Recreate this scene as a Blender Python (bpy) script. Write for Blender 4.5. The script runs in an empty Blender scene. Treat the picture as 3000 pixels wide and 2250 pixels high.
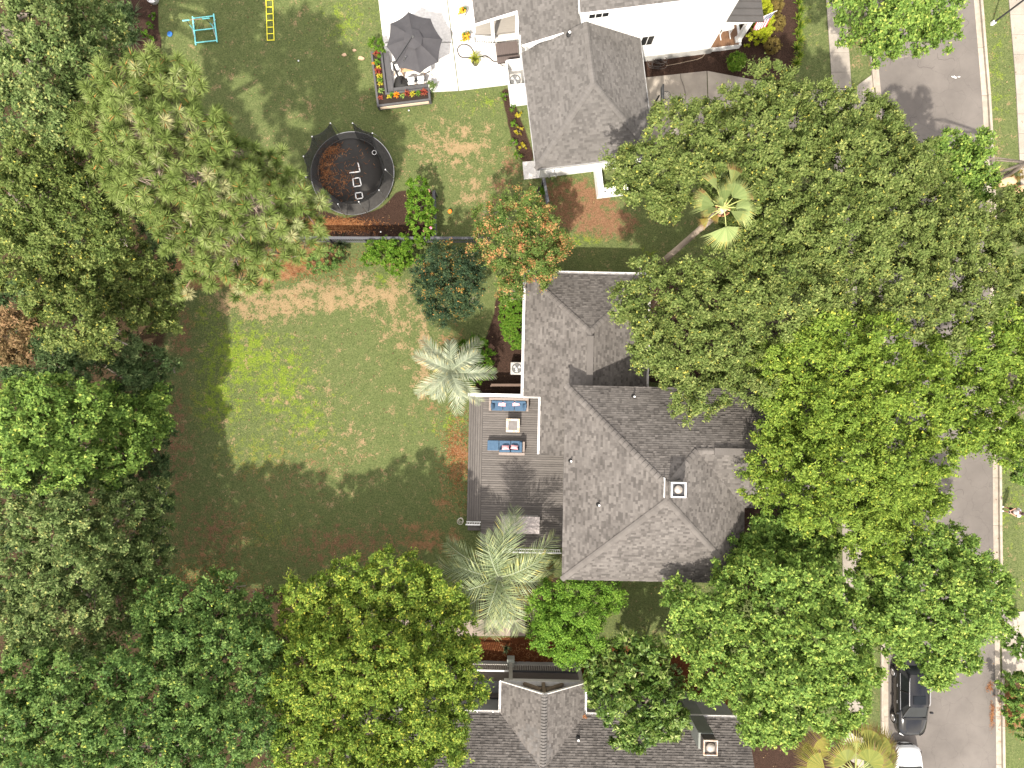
import bpy, bmesh, math, random
import numpy as np
from mathutils import Vector, Matrix

# ------------------------------------------------------------------ camera, sky, sun, exposure
SC = bpy.context.scene
COL = SC.collection
H = 43.4            # height of the drone above the ground (m)
K = 46.08           # photograph pixels per metre on the ground
cam_d = bpy.data.cameras.new("camera")
cam_d.sensor_fit = 'HORIZONTAL'; cam_d.sensor_width = 36.0
cam_d.lens = 36.0 * H * K / 3000.0
cam_d.clip_start = 0.5; cam_d.clip_end = 3000.0
cam = bpy.data.objects.new("camera", cam_d); COL.objects.link(cam)
cam.location = (0, 0, H); cam.rotation_euler = (0, 0, 0)
SC.camera = cam

SUN_EL, SUN_AZ = math.radians(54.0), math.radians(197.0)   # azimuth clockwise from image-up: the sun stands low-left of image-down
world = bpy.data.worlds.new("World"); SC.world = world; world.use_nodes = True
wn = world.node_tree
sky = wn.nodes.new("ShaderNodeTexSky"); sky.sky_type = 'NISHITA'; sky.sun_disc = False
sky.sun_elevation = SUN_EL; sky.sun_rotation = SUN_AZ
sky.air_density = 1.0; sky.dust_density = 2.5; sky.ozone_density = 1.0
bg = wn.nodes["Background"]; bg.inputs[1].default_value = 0.15
# broken white cloud over the whole sky: it softens and whitens the light in the shade
wtc = wn.nodes.new("ShaderNodeTexCoord"); wnz = wn.nodes.new("ShaderNodeTexNoise"); wnz.inputs["Scale"].default_value = 2.2; wnz.inputs["Detail"].default_value = 6
wrp = wn.nodes.new("ShaderNodeMapRange"); wrp.inputs["From Min"].default_value = 0.40; wrp.inputs["From Max"].default_value = 0.62
wmx = wn.nodes.new("ShaderNodeMix"); wmx.data_type = 'RGBA'; wmx.inputs[7].default_value = (11.0, 10.0, 8.8, 1)
wn.links.new(wtc.outputs["Generated"], wnz.inputs["Vector"]); wn.links.new(wnz.outputs[0], wrp.inputs["Value"]); wn.links.new(wrp.outputs[0], wmx.inputs[0])
wn.links.new(sky.outputs[0], wmx.inputs[6]); wn.links.new(wmx.outputs[2], bg.inputs[0])
sun_d = bpy.data.lights.new("sun", 'SUN'); sun_d.energy = 3.9; sun_d.angle = math.radians(1.0); sun_d.color = (1.0, 0.93, 0.82)
sun = bpy.data.objects.new("sun", sun_d); COL.objects.link(sun)
to_sun = Vector((math.sin(SUN_AZ) * math.cos(SUN_EL), math.cos(SUN_AZ) * math.cos(SUN_EL), math.sin(SUN_EL)))
sun.rotation_euler = to_sun.to_track_quat('Z', 'Y').to_euler(); sun.location = to_sun * 80
SC.view_settings.view_transform = 'Standard'; SC.view_settings.look = 'None'
SC.view_settings.exposure = 1.12; SC.view_settings.gamma = 1.0; SC.view_settings.use_curve_mapping = False
SC.cycles.max_bounces = 6; SC.cycles.diffuse_bounces = 3; SC.cycles.glossy_bounces = 2
SC.cycles.transparent_max_bounces = 6; SC.cycles.transmission_bounces = 3
SC.cycles.use_denoising = True
try: SC.cycles.use_adaptive_sampling = True
except Exception: pass

# ------------------------------------------------------------------ helpers
rng = np.random.default_rng(7)
random.seed(7)
def P(px, py, z=0.0):
    s = (H - z) / H / K
    return Vector(((px - 1500.0) * s, (1125.0 - py) * s, z))
VS = 3000.0 / 2212.0
def PV(x, y, z=0.0): return P(x * VS, y * VS, z)

ORG = {}
def tag(o, label=None, cat=None, group=None, kind=None):
    if label: o["label"] = label
    if cat: o["category"] = cat
    if group: o["group"] = group
    if kind: o["kind"] = kind
    return o
def thing(name, label, cat, loc, rotz=0.0, group=None):
    o = bpy.data.objects.new(name, None); COL.objects.link(o)
    o.empty_display_size = 0.3
    o.location = loc; o.rotation_euler = (0, 0, rotz)
    ORG[o.name] = Vector(loc)
    return tag(o, label, cat, group)
def org(o): return ORG.get(o.name, Vector((0, 0, 0))) if o else Vector((0, 0, 0))

class MB:
    """collects faces (world coordinates, or local ones when local=True)"""
    def __init__(s): s.v = []; s.f = []; s.t = []; s.smooth = False
    def add(s, vs, fs, tint=0.5):
        b = len(s.v); s.v += [tuple(v) for v in vs]
        for f in fs: s.f.append([b + i for i in f]); s.t.append(tint)
        return s
    def box(s, c, d, rz=0.0, tint=0.5, M=None, taper=1.0):
        hx, hy, hz = d[0] / 2, d[1] / 2, d[2] / 2
        vs = []
        for z, k in ((-hz, 1.0), (hz, taper)):
            for x, y in ((-hx, -hy), (hx, -hy), (hx, hy), (-hx, hy)):
                vs.append(Vector((x * k, y * k, z)))
        R = M if M is not None else Matrix.Rotation(rz, 3, 'Z')
        vs = [R @ v + Vector(c) for v in vs]
        return s.add(vs, [(3, 2, 1, 0), (4, 5, 6, 7), (0, 1, 5, 4), (1, 2, 6, 5), (2, 3, 7, 6), (3, 0, 4, 7)], tint)
    def prism(s, poly, z0, z1, tint=0.5):
        n = len(poly)
        if sum(poly[i][0] * poly[(i + 1) % n][1] - poly[(i + 1) % n][0] * poly[i][1] for i in range(n)) < 0: poly = poly[::-1]
        vs = [(p[0], p[1], z0) for p in poly] + [(p[0], p[1], z1) for p in poly]
        fs = [tuple(range(n - 1, -1, -1)), tuple(range(n, 2 * n))]
        fs += [(i, (i + 1) % n, n + (i + 1) % n, n + i) for i in range(n)]
        return s.add(vs, fs, tint)
    def bar(s, a, b, w, h, tint=0.5):
        a = Vector(a); b = Vector(b); d = b - a; L = d.length
        if L < 1e-6: return s
        d.normalize(); up = Vector((0, 0, 1)) if abs(d.z) < 0.95 else Vector((0, 1, 0))
        x = d.cross(up).normalized(); u = x.cross(d).normalized()
        M = Matrix((x, d, u)).transposed()
        return s.box((a + b) / 2, (w, L, h), M=M, tint=tint)
    def tube(s, pts, rad, n=6, cap=True, tint=0.5):
        pts = [Vector(p) for p in pts]
        if not hasattr(rad, '__len__'): rad = [rad] * len(pts)
        vs = []; fs = []
        ref = Vector((0.37, 0.21, 0.9))
        for i, p in enumerate(pts):
            d = (pts[min(i + 1, len(pts) - 1)] - pts[max(i - 1, 0)]).normalized()
            x = d.cross(ref)
            if x.length < 0.1: x = d.cross(Vector((1, 0, 0)))
            x.normalize(); y = d.cross(x)
            for k in range(n):
                a = 2 * math.pi * k / n
                vs.append(p + (x * math.cos(a) + y * math.sin(a)) * rad[i])
        for i in range(len(pts) - 1):
            for k in range(n):
                fs.append((i * n + k, i * n + (k + 1) % n, (i + 1) * n + (k + 1) % n, (i + 1) * n + k))
        if cap:
            fs.append(tuple(range(n - 1, -1, -1))); fs.append(tuple(range((len(pts) - 1) * n, len(pts) * n)))
        return s.add(vs, fs, tint)
    def ring(s, c, R, r, n=40, m=6, tint=0.5):
        vs = []; fs = []
        for i in range(n):
            a = 2 * math.pi * i / n
            for j in range(m):
                b = 2 * math.pi * j / m
                q = R + r * math.cos(b)
                vs.append((c[0] + q * math.cos(a), c[1] + q * math.sin(a), c[2] + r * math.sin(b)))
        for i in range(n):
            for j in range(m):
                fs.append((i * m + j, ((i + 1) % n) * m + j, ((i + 1) % n) * m + (j + 1) % m, i * m + (j + 1) % m))
        return s.add(vs, fs, tint)
    def lathe(s, c, prof, n=20, tint=0.5):
        """prof: (radius, z) from bottom to top"""
        vs = []; fs = []
        for r, z in prof:
            for k in range(n):
                a = 2 * math.pi * k / n
                vs.append((c[0] + r * math.cos(a), c[1] + r * math.sin(a), c[2] + z))
        m = len(prof)
        for i in range(m - 1):
            for k in range(n):
                fs.append((i * n + k, i * n + (k + 1) % n, (i + 1) * n + (k + 1) % n, (i + 1) * n + k))
        if prof[-1][0] > 1e-4: fs.append(tuple(range((m - 1) * n, m * n)))
        if prof[0][0] > 1e-4: fs.append(tuple(range(n - 1, -1, -1)))
        return s.add(vs, fs, tint)
    def mesh(s, name, o=Vector((0, 0, 0)), smooth=False):
        me = bpy.data.meshes.new(name)
        me.from_pydata([(v[0] - o[0], v[1] - o[1], v[2] - o[2]) for v in s.v], [], s.f)
        a = me.attributes.new("tint", 'FLOAT', 'FACE'); a.data.foreach_set("value", np.array(s.t, dtype=np.float32))
        if smooth: me.shade_smooth()
        me.update()
        return me
    def build(s, name, mat, parent=None, smooth=False, bevel=0.0):
        """mesh object in world coordinates (or in the parent's frame when the parent is rotated)"""
        me = s.mesh(name, org(parent), smooth)
        if mat: me.materials.append(mat)
        o = bpy.data.objects.new(name, me); COL.objects.link(o)
        if parent is not None:
            o.parent = parent; ORG[o.name] = org(parent)
        if bevel > 0:
            b = o.modifiers.new("bevel", 'BEVEL'); b.width = bevel; b.segments = 2; b.limit_method = 'ANGLE'
        return o
def place(name, me, parent, loc, M=None):
    """another object on a shared mesh, at a place in the parent's frame"""
    o = bpy.data.objects.new(name, me); COL.objects.link(o)
    o.parent = parent
    T = Matrix.Translation(Vector(loc) - org(parent))
    o.matrix_local = T @ (M.to_4x4() if M is not None else Matrix.Identity(4))
    return o
def copy_tree(o, parent=None):
    c = o.copy(); COL.objects.link(c); c.parent = parent
    for ch in list(o.children): copy_tree(ch, c)
    return c

# ------------------------------------------------------------------ materials
MATS = {}
def _bsdf(m): return m.node_tree.nodes["Principled BSDF"]
def mat(name, c, c2=None, scale=6.0, rough=0.8, metal=0.0, bump=0.0, bscale=40.0, spec=0.3, detail=4.0, coat=0.0, tint=None, stretch=None):
    """plain procedural paint: colour wandering between c and c2 by noise; tint=(lo,hi) scales by the face's own tint"""
    if name in MATS: return MATS[name]
    m = bpy.data.materials.new(name); m.use_nodes = True
    nt = m.node_tree; N = nt.nodes; L = nt.links; b = _bsdf(m)
    b.inputs["Roughness"].default_value = rough; b.inputs["Metallic"].default_value = metal
    b.inputs["Specular IOR Level"].default_value = spec
    b.inputs["Coat Weight"].default_value = coat
    tc = N.new("ShaderNodeNewGeometry")
    vec = tc.outputs["Position"]
    if stretch:
        mp = N.new("ShaderNodeMapping"); mp.inputs["Scale"].default_value = stretch
        L.new(vec, mp.inputs["Vector"]); vec = mp.outputs[0]
    if c2 is None: c2 = tuple(x * 0.86 for x in c)
    nz = N.new("ShaderNodeTexNoise"); nz.inputs["Scale"].default_value = scale; nz.inputs["Detail"].default_value = detail
    nz.inputs["Roughness"].default_value = 0.65
    L.new(vec, nz.inputs["Vector"])
    rp = N.new("ShaderNodeValToRGB"); rp.color_ramp.elements[0].position = 0.3; rp.color_ramp.elements[1].position = 0.7
    rp.color_ramp.elements[0].color = (*c2, 1); rp.color_ramp.elements[1].color = (*c, 1)
    L.new(nz.outputs[0], rp.inputs[0]); out = rp.outputs[0]
    if tint:
        at = N.new("ShaderNodeAttribute"); at.attribute_name = "tint"
        mr = N.new("ShaderNodeMapRange"); mr.inputs["To Min"].default_value = tint[0]; mr.inputs["To Max"].default_value = tint[1]
        L.new(at.outputs["Fac"], mr.inputs["Value"])
        vm = N.new("ShaderNodeVectorMath"); vm.operation = 'SCALE'
        L.new(out, vm.inputs[0]); L.new(mr.outputs[0], vm.inputs["Scale"]); out = vm.outputs[0]
    L.new(out, b.inputs["Base Color"])
    if bump > 0:
        n2 = N.new("ShaderNodeTexNoise"); n2.inputs["Scale"].default_value = bscale; n2.inputs["Detail"].default_value = 3
        L.new(vec, n2.inputs["Vector"])
        bp = N.new("ShaderNodeBump"); bp.inputs["Strength"].default_value = bump; bp.inputs["Distance"].default_value = 0.02
        L.new(n2.outputs[0], bp.inputs["Height"]); L.new(bp.outputs[0], b.inputs["Normal"])
    MATS[name] = m
    return m
def leafmat(name, stops, trans=0.3, rough=0.55, spec=0.12):
    """foliage: the face's own tint picks the leaf colour"""
    if name in MATS: return MATS[name]
    m = bpy.data.materials.new(name); m.use_nodes = True
    nt = m.node_tree; N = nt.nodes; L = nt.links; b = _bsdf(m)
    b.inputs["Roughness"].default_value = rough; b.inputs["Specular IOR Level"].default_value = spec
    at = N.new("ShaderNodeAttribute"); at.attribute_name = "tint"
    rp = N.new("ShaderNodeValToRGB"); e = rp.color_ramp.elements
    while len(e) < len(stops): e.new(0.5)
    for k, (p, c) in enumerate(stops): e[k].position = p; e[k].color = (*c, 1)
    L.new(at.outputs["Fac"], rp.inputs[0]); L.new(rp.outputs[0], b.inputs["Base Color"])
    tr = N.new("ShaderNodeBsdfTranslucent"); mx = N.new("ShaderNodeMixShader"); mx.inputs[0].default_value = trans
    L.new(rp.outputs[0], tr.inputs[0]); L.new(b.outputs[0], mx.inputs[1]); L.new(tr.outputs[0], mx.inputs[2])
    L.new(mx.outputs[0], N["Material Output"].inputs["Surface"])
    MATS[name] = m
    return m
def np_mesh(name, V, nper, tint, mat):
    """V: (N*nper,3) corners of N triangles or quads; tint: (N,)"""
    N_ = len(V) // nper
    me = bpy.data.meshes.new(name)
    me.vertices.add(len(V)); me.vertices.foreach_set("co", np.ascontiguousarray(V, dtype=np.float32).ravel())
    me.loops.add(len(V)); me.loops.foreach_set("vertex_index", np.arange(len(V), dtype=np.int32))
    me.polygons.add(N_); me.polygons.foreach_set("loop_start", np.arange(0, len(V), nper, dtype=np.int32))
    me.update(calc_edges=True)
    a = me.attributes.new("tint", 'FLOAT', 'FACE'); a.data.foreach_set("value", np.asarray(tint, dtype=np.float32))
    me.materials.append(mat)
    return me
def mesh_obj(name, me, parent=None):
    o = bpy.data.objects.new(name, me); COL.objects.link(o)
    if parent is not None: o.parent = parent; ORG[o.name] = org(parent)
    return o
def unit(a): return a / (np.linalg.norm(a, axis=-1, keepdims=True) + 1e-9)

WHITE = mat("white_paint", (0.80, 0.80, 0.79), (0.70, 0.70, 0.69), 3, 0.6)
WHITE2 = mat("white_siding", (0.82, 0.82, 0.81), (0.76, 0.76, 0.75), 1.2, 0.6)
GREYW = mat("grey_siding", (0.33, 0.33, 0.32), (0.28, 0.28, 0.27), 2, 0.7)
DARKG = mat("charcoal_paint", (0.045, 0.045, 0.048), (0.03, 0.03, 0.032), 8, 0.6)
GREYP = mat("slate_paint", (0.09, 0.092, 0.10), (0.07, 0.07, 0.078), 6, 0.65)
STEEL = mat("galvanised_steel", (0.45, 0.45, 0.46), (0.35, 0.35, 0.36), 9, 0.35, 0.9)
BLACK = mat("black_rubber", (0.015, 0.015, 0.016), (0.01, 0.01, 0.01), 20, 0.6)
GLASS = mat("dark_glass", (0.012, 0.014, 0.016), (0.008, 0.009, 0.01), 2, 0.08, 0.0, spec=0.22)
CONC = mat("concrete", (0.30, 0.268, 0.225), (0.22, 0.195, 0.165), 1.6, 0.9, bump=0.25, bscale=60, tint=(0.9, 1.1))
BARK = mat("bark", (0.20, 0.165, 0.135), (0.10, 0.08, 0.062), 9, 0.95, bump=0.6, bscale=30)
SHING = mat("asphalt_shingle", (0.118, 0.108, 0.100), (0.086, 0.078, 0.072), 0.8, 0.95, bump=0.3, bscale=130, spec=0.15, tint=(0.72, 1.26))
SHING2 = mat("asphalt_shingle_pale", (0.122, 0.114, 0.108), (0.092, 0.086, 0.081), 0.8, 0.95, bump=0.3, bscale=130, spec=0.15, tint=(0.80, 1.18))
# ------------------------------------------------------------------ ground: one sheet to the horizon, its soil and turf kinds laid out by real patches
def in_poly(X, Y, pts):
    r = np.zeros(X.shape, bool); n = len(pts)
    for i in range(n):
        x1, y1 = pts[i]; x2, y2 = pts[(i + 1) % n]
        c = (y1 > Y) != (y2 > Y)
        r ^= c & (X < (x2 - x1) * (Y - y1) / ((y2 - y1) if y2 != y1 else 1e-9) + x1)
    return r
def blur(a, n):
    for _ in range(n):
        a = (a + np.roll(a, 1, 0) + np.roll(a, -1, 0) + np.roll(a, 1, 1) + np.roll(a, -1, 1)) / 5.0
    return a
GS = 0.2
gx = np.arange(-37, 37.01, GS); gy = np.arange(-29, 29.01, GS)
GX, GY = np.meshgrid(gx, gy)
QX, QY = 1500 + GX * K, 1125 - GY * K
def poly_m(polys, soft=3):
    m = np.zeros(QX.shape)
    for p in polys: m = np.maximum(m, in_poly(QX, QY, p).astype(float))
    return blur(m, soft)
def blobs(lst):
    m = np.zeros(QX.shape)
    for x, y, rx, ry, s in lst: m = np.maximum(m, s * np.exp(-((QX - x) / rx) ** 2 - ((QY - y) / ry) ** 2))
    return m
MK = {}
MK["mulch"] = poly_m([
    [(365, -120), (463, -120), (466, 60), (472, 170), (450, 320), (365, 320)],
    [(905, 600), (1010, 640), (1120, 610), (1165, 555), (1210, 560), (1278, 560), (1278, 700), (840, 702)],
    [(1463, 252), (1490, 250), (1572, 474), (1530, 478), (1500, 410)],
    [(1880, 150), (2170, 120), (2180, -120), (2335, -120), (2345, 60), (2335, 235), (2210, 236), (2070, 212), (1885, 232)],
    [(1455, 860), (1545, 850), (1545, 1165), (1385, 1165), (1395, 1090), (1420, 1000), (1445, 930)],
    [(1660, 1690), (1640, 1850), (1400, 1850), (1400, 1690)],
    [(2170, 1480), (2330, 1480), (2330, 1740), (2170, 1740)], [(1890, 800), (2150, 800), (2150, 1120), (1890, 1120)],
    [(2200, 2140), (2460, 2140), (2460, 2400), (2200, 2400)]], 4)
MK["straw"] = np.maximum(poly_m([[(500, 690), (1000, 702), (1010, 745), (960, 775), (880, 812), (760, 855), (560, 850), (440, 800)],
                                 [(2928, 2005), (3080, 1990), (3080, 2140), (2948, 2130)]], 6),
    blobs([(1345, 1330, 45, 120, 0.8), (1150, 770, 140, 30, 0.55), (1300, 1480, 70, 100, 0.6), (1240, 1580, 170, 70, 0.75), (960, 665, 120, 26, 0.95), (1330, 1000, 60, 60, 0.65),
           (905, 640, 60, 50, 0.9), (1260, 1190, 60, 40, 0.5), (1020, 560, 20, 15, .8), (600, 1640, 140, 60, .5), (520, 1500, 60, 120, .5)]))
MK["red"] = poly_m([[(1375, 1866), (1640, 1866), (1760, 1890), (2130, 1900), (2140, 2100), (1375, 2100)],
                    [(1100, 1880), (1230, 1900), (1375, 1890), (1375, 2600), (1100, 2600)]], 7)
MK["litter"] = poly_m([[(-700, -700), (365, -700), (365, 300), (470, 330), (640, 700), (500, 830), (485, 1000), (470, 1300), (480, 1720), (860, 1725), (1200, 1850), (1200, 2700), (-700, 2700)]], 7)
MK["dirt"] = np.maximum(poly_m([[(1575, 528), (1745, 520), (1800, 585), (1880, 640), (1870, 690), (1780, 705), (1660, 680), (1600, 640)], [(2280, 1130), (2440, 1130), (2440, 1480), (2200, 1480)]], 9),
    blobs([(1500, 480, 45, 60, 0.8), (1460, 590, 90, 60, 0.55), (1390, 640, 70, 40, 0.5), (2530, 110, 30, 80, 0.7), (1470, 540, 60, 40, .7), (1100, 560, 60, 60, .4), (850, 1380, 330, 130, .5), (640, 1560, 200, 130, .7),
           (1000, 1600, 260, 90, .75), (510, 1280, 80, 260, .75), (530, 980, 60, 140, .75)]))
MK["dry"] = np.maximum(poly_m([[(560, 840), (880, 815), (1060, 800), (1210, 810), (1230, 900), (1000, 920), (760, 960), (600, 910)]], 16) * 0.92,
    blobs([(1330, 430, 170, 110, 0.82), (1400, 560, 110, 70, 0.75), (1170, 940, 120, 120, 0.72), (1250, 1060, 70, 170, 0.85), (900, 1180, 260, 200, 0.42), (1010, 1300, 160, 110, 0.55),
           (880, 40, 120, 60, 0.45), (560, 160, 120, 90, 0.35), (880, 310, 110, 60, 0.5), (1080, 300, 70, 50, 0.45), (640, 230, 90, 60, .4), (2520, 180, 40, 70, .55), (2930, 430, 25, 120, .6), (2925, 1650, 30, 100, .5),
           (980, 1450, 90, 60, .5), (1030, 1180, 70, 60, .45)]))
MK["clover"] = blobs([(700, 1050, 140, 130, 0.95), (820, 1110, 120, 150, 0.85), (640, 1180, 110, 110, 0.85), (900, 1230, 110, 120, 0.7), (760, 1330, 150, 90, 0.6), (600, 930, 90, 70, 0.6),
                      (1290, 1250, 90, 40, 0.55), (1330, 1240, 40, 50, 0.7), (720, 1560, 200, 80, 0.55), (1130, 820, 60, 40, 0.7), (1020, 60, 90, 90, 0.6), (1420, 300, 110, 40, 0.55), (1700, 700, 120, 30, 0.7), (1900, 740, 100, 20, .5), (2920, 240, 40, 300, 0.5), (2960, 1480, 60, 120, 0.5),
                      (2360, 60, 40, 90, .4), (1850, 1850, 110, 40, .4)])
MK["dry"] = np.maximum(MK["dry"], 0.30 * poly_m([[(470, 830), (700, 780), (1200, 790), (1400, 800), (1330, 1000), (1370, 1160), (1358, 1540), (1330, 1690), (820, 1730), (480, 1710), (460, 1200)]], 8))
MK["dry"] = np.maximum(MK["dry"], 0.22)
def grid_attrs(me, X, Y):
    """sample the masks at plan positions"""
    i = np.clip(((X - gx[0]) / GS).round().astype(int), 0, len(gx) - 1); j = np.clip(((Y - gy[0]) / GS).round().astype(int), 0, len(gy) - 1)
    for k, m in MK.items():
        a = me.attributes.new(k, 'FLOAT', 'POINT'); a.data.foreach_set("value", m[j, i].astype(np.float32).ravel())
def ground_material():
    m = bpy.data.materials.new("ground_cover"); m.use_nodes = True
    nt = m.node_tree; N = nt.nodes; L = nt.links; b = _bsdf(m)
    b.inputs["Roughness"].default_value = 0.95; b.inputs["Specular IOR Level"].default_value = 0.1
    g = N.new("ShaderNodeNewGeometry")
    def noise(scale, detail=4.0, rough=0.6, st=None):
        v = g.outputs["Position"]
        if st:
            mp = N.new("ShaderNodeMapping"); mp.inputs["Scale"].default_value = st; L.new(v, mp.inputs[0]); v = mp.outputs[0]
        n = N.new("ShaderNodeTexNoise"); n.inputs["Scale"].default_value = scale; n.inputs["Detail"].default_value = detail
        n.inputs["Roughness"].default_value = rough; L.new(v, n.inputs["Vector"]); return n.outputs[0]
    def ramp(src, a, c, p0=0.35, p1=0.65):
        r = N.new("ShaderNodeValToRGB"); r.color_ramp.elements[0].position = p0; r.color_ramp.elements[1].position = p1
        r.color_ramp.elements[0].color = (*a, 1); r.color_ramp.elements[1].color = (*c, 1); L.new(src, r.inputs[0]); return r.outputs[0]
    fine = noise(13, 5, 0.75); mid = noise(1.5, 6, 0.7); mid2 = noise(2.1, 6, 0.7, (1, 1, 1.7)); big = noise(0.3, 3, 0.6); vfine = noise(34, 3, 0.8)
    def math_(op, a, c):
        n = N.new("ShaderNodeMath"); n.operation = op
        for k, q in enumerate((a, c)):
            if isinstance(q, (int, float)): n.inputs[k].default_value = q
            else: L.new(q, n.inputs[k])
        return n.outputs[0]
    def mix(f, a, c):
        n = N.new("ShaderNodeMix"); n.data_type = 'RGBA'; L.new(f, n.inputs[0]); L.new(a, n.inputs[6]); L.new(c, n.inputs[7]); return n.outputs[2]
    def mask(attr, nz, amp, lo, hi, nz2=None):
        a = N.new("ShaderNodeAttribute"); a.attribute_name = attr
        s = math_('ADD', a.outputs["Fac"], math_('MULTIPLY', math_('SUBTRACT', nz, 0.5), amp))
        if nz2 is not None: s = math_('ADD', s, math_('MULTIPLY', math_('SUBTRACT', nz2, 0.5), amp * 0.7))
        r = N.new("ShaderNodeMapRange"); r.interpolation_type = 'SMOOTHSTEP'; r.inputs["From Min"].default_value = lo; r.inputs["From Max"].default_value = hi
        L.new(s, r.inputs["Value"]); return r.outputs[0]
    col = mix(mid, ramp(fine, (0.0365, 0.0602, 0.0164), (0.1094, 0.1368, 0.0456)), ramp(fine, (0.0638, 0.0803, 0.0292), (0.1505, 0.1596, 0.0684)))
    col = mix(mask("clover", mid2, 3.2, 0.50, 1.0, fine), col, ramp(fine, (0.0684, 0.1140, 0.0146), (0.1824, 0.2326, 0.0292)))
    col = mix(mask("dry", mid, 3.4, 0.55, 1.05, fine), col, ramp(vfine, (0.1505, 0.1049, 0.0502), (0.3374, 0.2462, 0.1414)))
    col = mix(mask("dirt", mid2, 2.6, 0.45, 1.05, fine), col, ramp(fine, (0.1049, 0.0529, 0.0274), (0.2143, 0.1231, 0.0730)))
    straws = noise(9, 6, 0.8, (1, 3.5, 1))
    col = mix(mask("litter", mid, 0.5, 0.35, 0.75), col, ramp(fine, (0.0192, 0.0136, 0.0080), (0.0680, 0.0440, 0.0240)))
    col = mix(mask("straw", mid, 2.4, 0.45, 1.0, fine), col, ramp(straws, (0.125, 0.062, 0.028), (0.300, 0.170, 0.090)))
    col = mix(mask("red", fine, 0.4, 0.4, 0.6), col, ramp(straws, (0.0400, 0.0128, 0.0056), (0.1360, 0.0480, 0.0176)))
    chips = noise(22, 4, 0.85)
    col = mix(mask("mulch", fine, 0.35, 0.42, 0.58), col, ramp(chips, (0.0144, 0.0088, 0.0064), (0.0760, 0.0440, 0.0320), 0.38, 0.68))
    L.new(col, b.inputs["Base Color"])
    bp = N.new("ShaderNodeBump"); bp.inputs["Strength"].default_value = 0.8; bp.inputs["Distance"].default_value = 0.05
    L.new(fine, bp.inputs["Height"]); L.new(bp.outputs[0], b.inputs["Normal"])
    return m
GROUND = ground_material()
gz = blur(rng.normal(0, 1, QX.shape), 6) * 0.05
gz = np.clip(gz, -0.03, 0.03) - 0.03
for p in ([(1080, -700), (1600, -700), (1600, 280), (1080, 320)], [(1870, 190), (2620, 190), (2620, 430), (1870, 430)], [(2380, -700), (3300, -700), (3300, 2700), (2430, 2700)]):
    gz[in_poly(QX, QY, p)] = -0.03
nj, ni = GX.shape
far = 900.0
V = np.stack([GX, GY, gz], -1).reshape(-1, 3)
idx = np.arange(nj * ni).reshape(nj, ni)
F = np.stack([idx[:-1, :-1], idx[:-1, 1:], idx[1:, 1:], idx[1:, :-1]], -1).reshape(-1, 4)
vl = [tuple(v) for v in V]; fl = [tuple(f) for f in F.tolist()]
# skirt out to the horizon, welded to the border
bot = idx[0, :].tolist(); top = idx[-1, :].tolist(); lef = idx[:, 0].tolist(); rig = idx[:, -1].tolist()
b0 = len(vl)
vl += [(-far, -far, -0.03), (far, -far, -0.03), (far, far, -0.03), (-far, far, -0.03)]
fl += [tuple([b0, b0 + 1] + bot[::-1]), tuple([b0 + 1, b0 + 2] + rig[::-1]), tuple([b0 + 2, b0 + 3] + top), tuple([b0 + 3, b0] + lef)]
me = bpy.data.meshes.new("ground"); me.from_pydata(vl, [], fl); me.update()
gxy = np.array([(v[0], v[1]) for v in vl])
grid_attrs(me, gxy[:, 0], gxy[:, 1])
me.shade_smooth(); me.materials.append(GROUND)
ground = mesh_obj("ground", me); tag(ground, kind="structure")

# short turf standing on the lawns: far too many blades to count
def lawn_points(n, ok):
    x = rng.uniform(gx[0] + 3, gx[-1] - 3, n); y = rng.uniform(gy[0] + 2, gy[-1] - 2, n)
    i = ((x - gx[0]) / GS).round().astype(int); j = ((y - gy[0]) / GS).round().astype(int)
    return x[ok[j, i]], y[ok[j, i]]
lawn = in_poly(QX, QY, [(465, -80), (1090, -80), (1146, 310), (1275, 310), (1480, 255), (1520, 440), (1590, 530), (1590, 690), (1130, 690), (900, 560), (800, 600), (640, 680), (480, 300)]) \
     | in_poly(QX, QY, [(470, 830), (700, 780), (1200, 790), (1400, 800), (1330, 1000), (1370, 1160), (1358, 1540), (1330, 1690), (820, 1730), (480, 1710), (460, 1200)]) \
     | in_poly(QX, QY, [(2345, -80), (2412, -80), (2428, 255), (2330, 255)]) | in_poly(QX, QY, [(2470, -80), (2545, -80), (2555, 210), (2500, 250)]) \
     | in_poly(QX, QY, [(2905, -80), (2950, -80), (2985, 500), (2985, 1780), (2945, 1780), (2940, 1300), (2912, 330)]) | in_poly(QX, QY, [(1640, 680), (1990, 680), (1990, 830), (1640, 830)]) \
     | in_poly(QX, QY, [(1720, 1705), (2200, 1705), (2200, 1870), (1720, 1870)]) | in_poly(QX, QY, [(2528, 1690), (2582, 1690), (2582, 2300), (2528, 2300)])
lawn &= (MK["mulch"] < 0.3) & (MK["litter"] < 0.4)
x, y = lawn_points(300000, lawn)
n = len(x); hgt = rng.uniform(0.025, 0.07, n); a = rng.uniform(0, 2 * np.pi, n); le = rng.uniform(0.02, 0.07, n); w = rng.uniform(0.008, 0.02, n)
dx, dy = np.cos(a), np.sin(a)
i = ((x - gx[0]) / GS).round().astype(int); j = ((y - gy[0]) / GS).round().astype(int); z0 = gz[j, i]
A = np.stack([x - dy * w, y + dx * w, z0], -1); B = np.stack([x + dy * w, y - dx * w, z0], -1); C = np.stack([x + dx * le, y + dy * le, z0 + hgt], -1)
V = np.stack([A, B, C], 1).reshape(-1, 3)
me = np_mesh("grass", V, 3, np.zeros(n), GROUND); grid_attrs(me, V[:, 0], V[:, 1])
tag(mesh_obj("grass", me), "short patchy turf covering the back and side lawns", "grass", kind="stuff")

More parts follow.
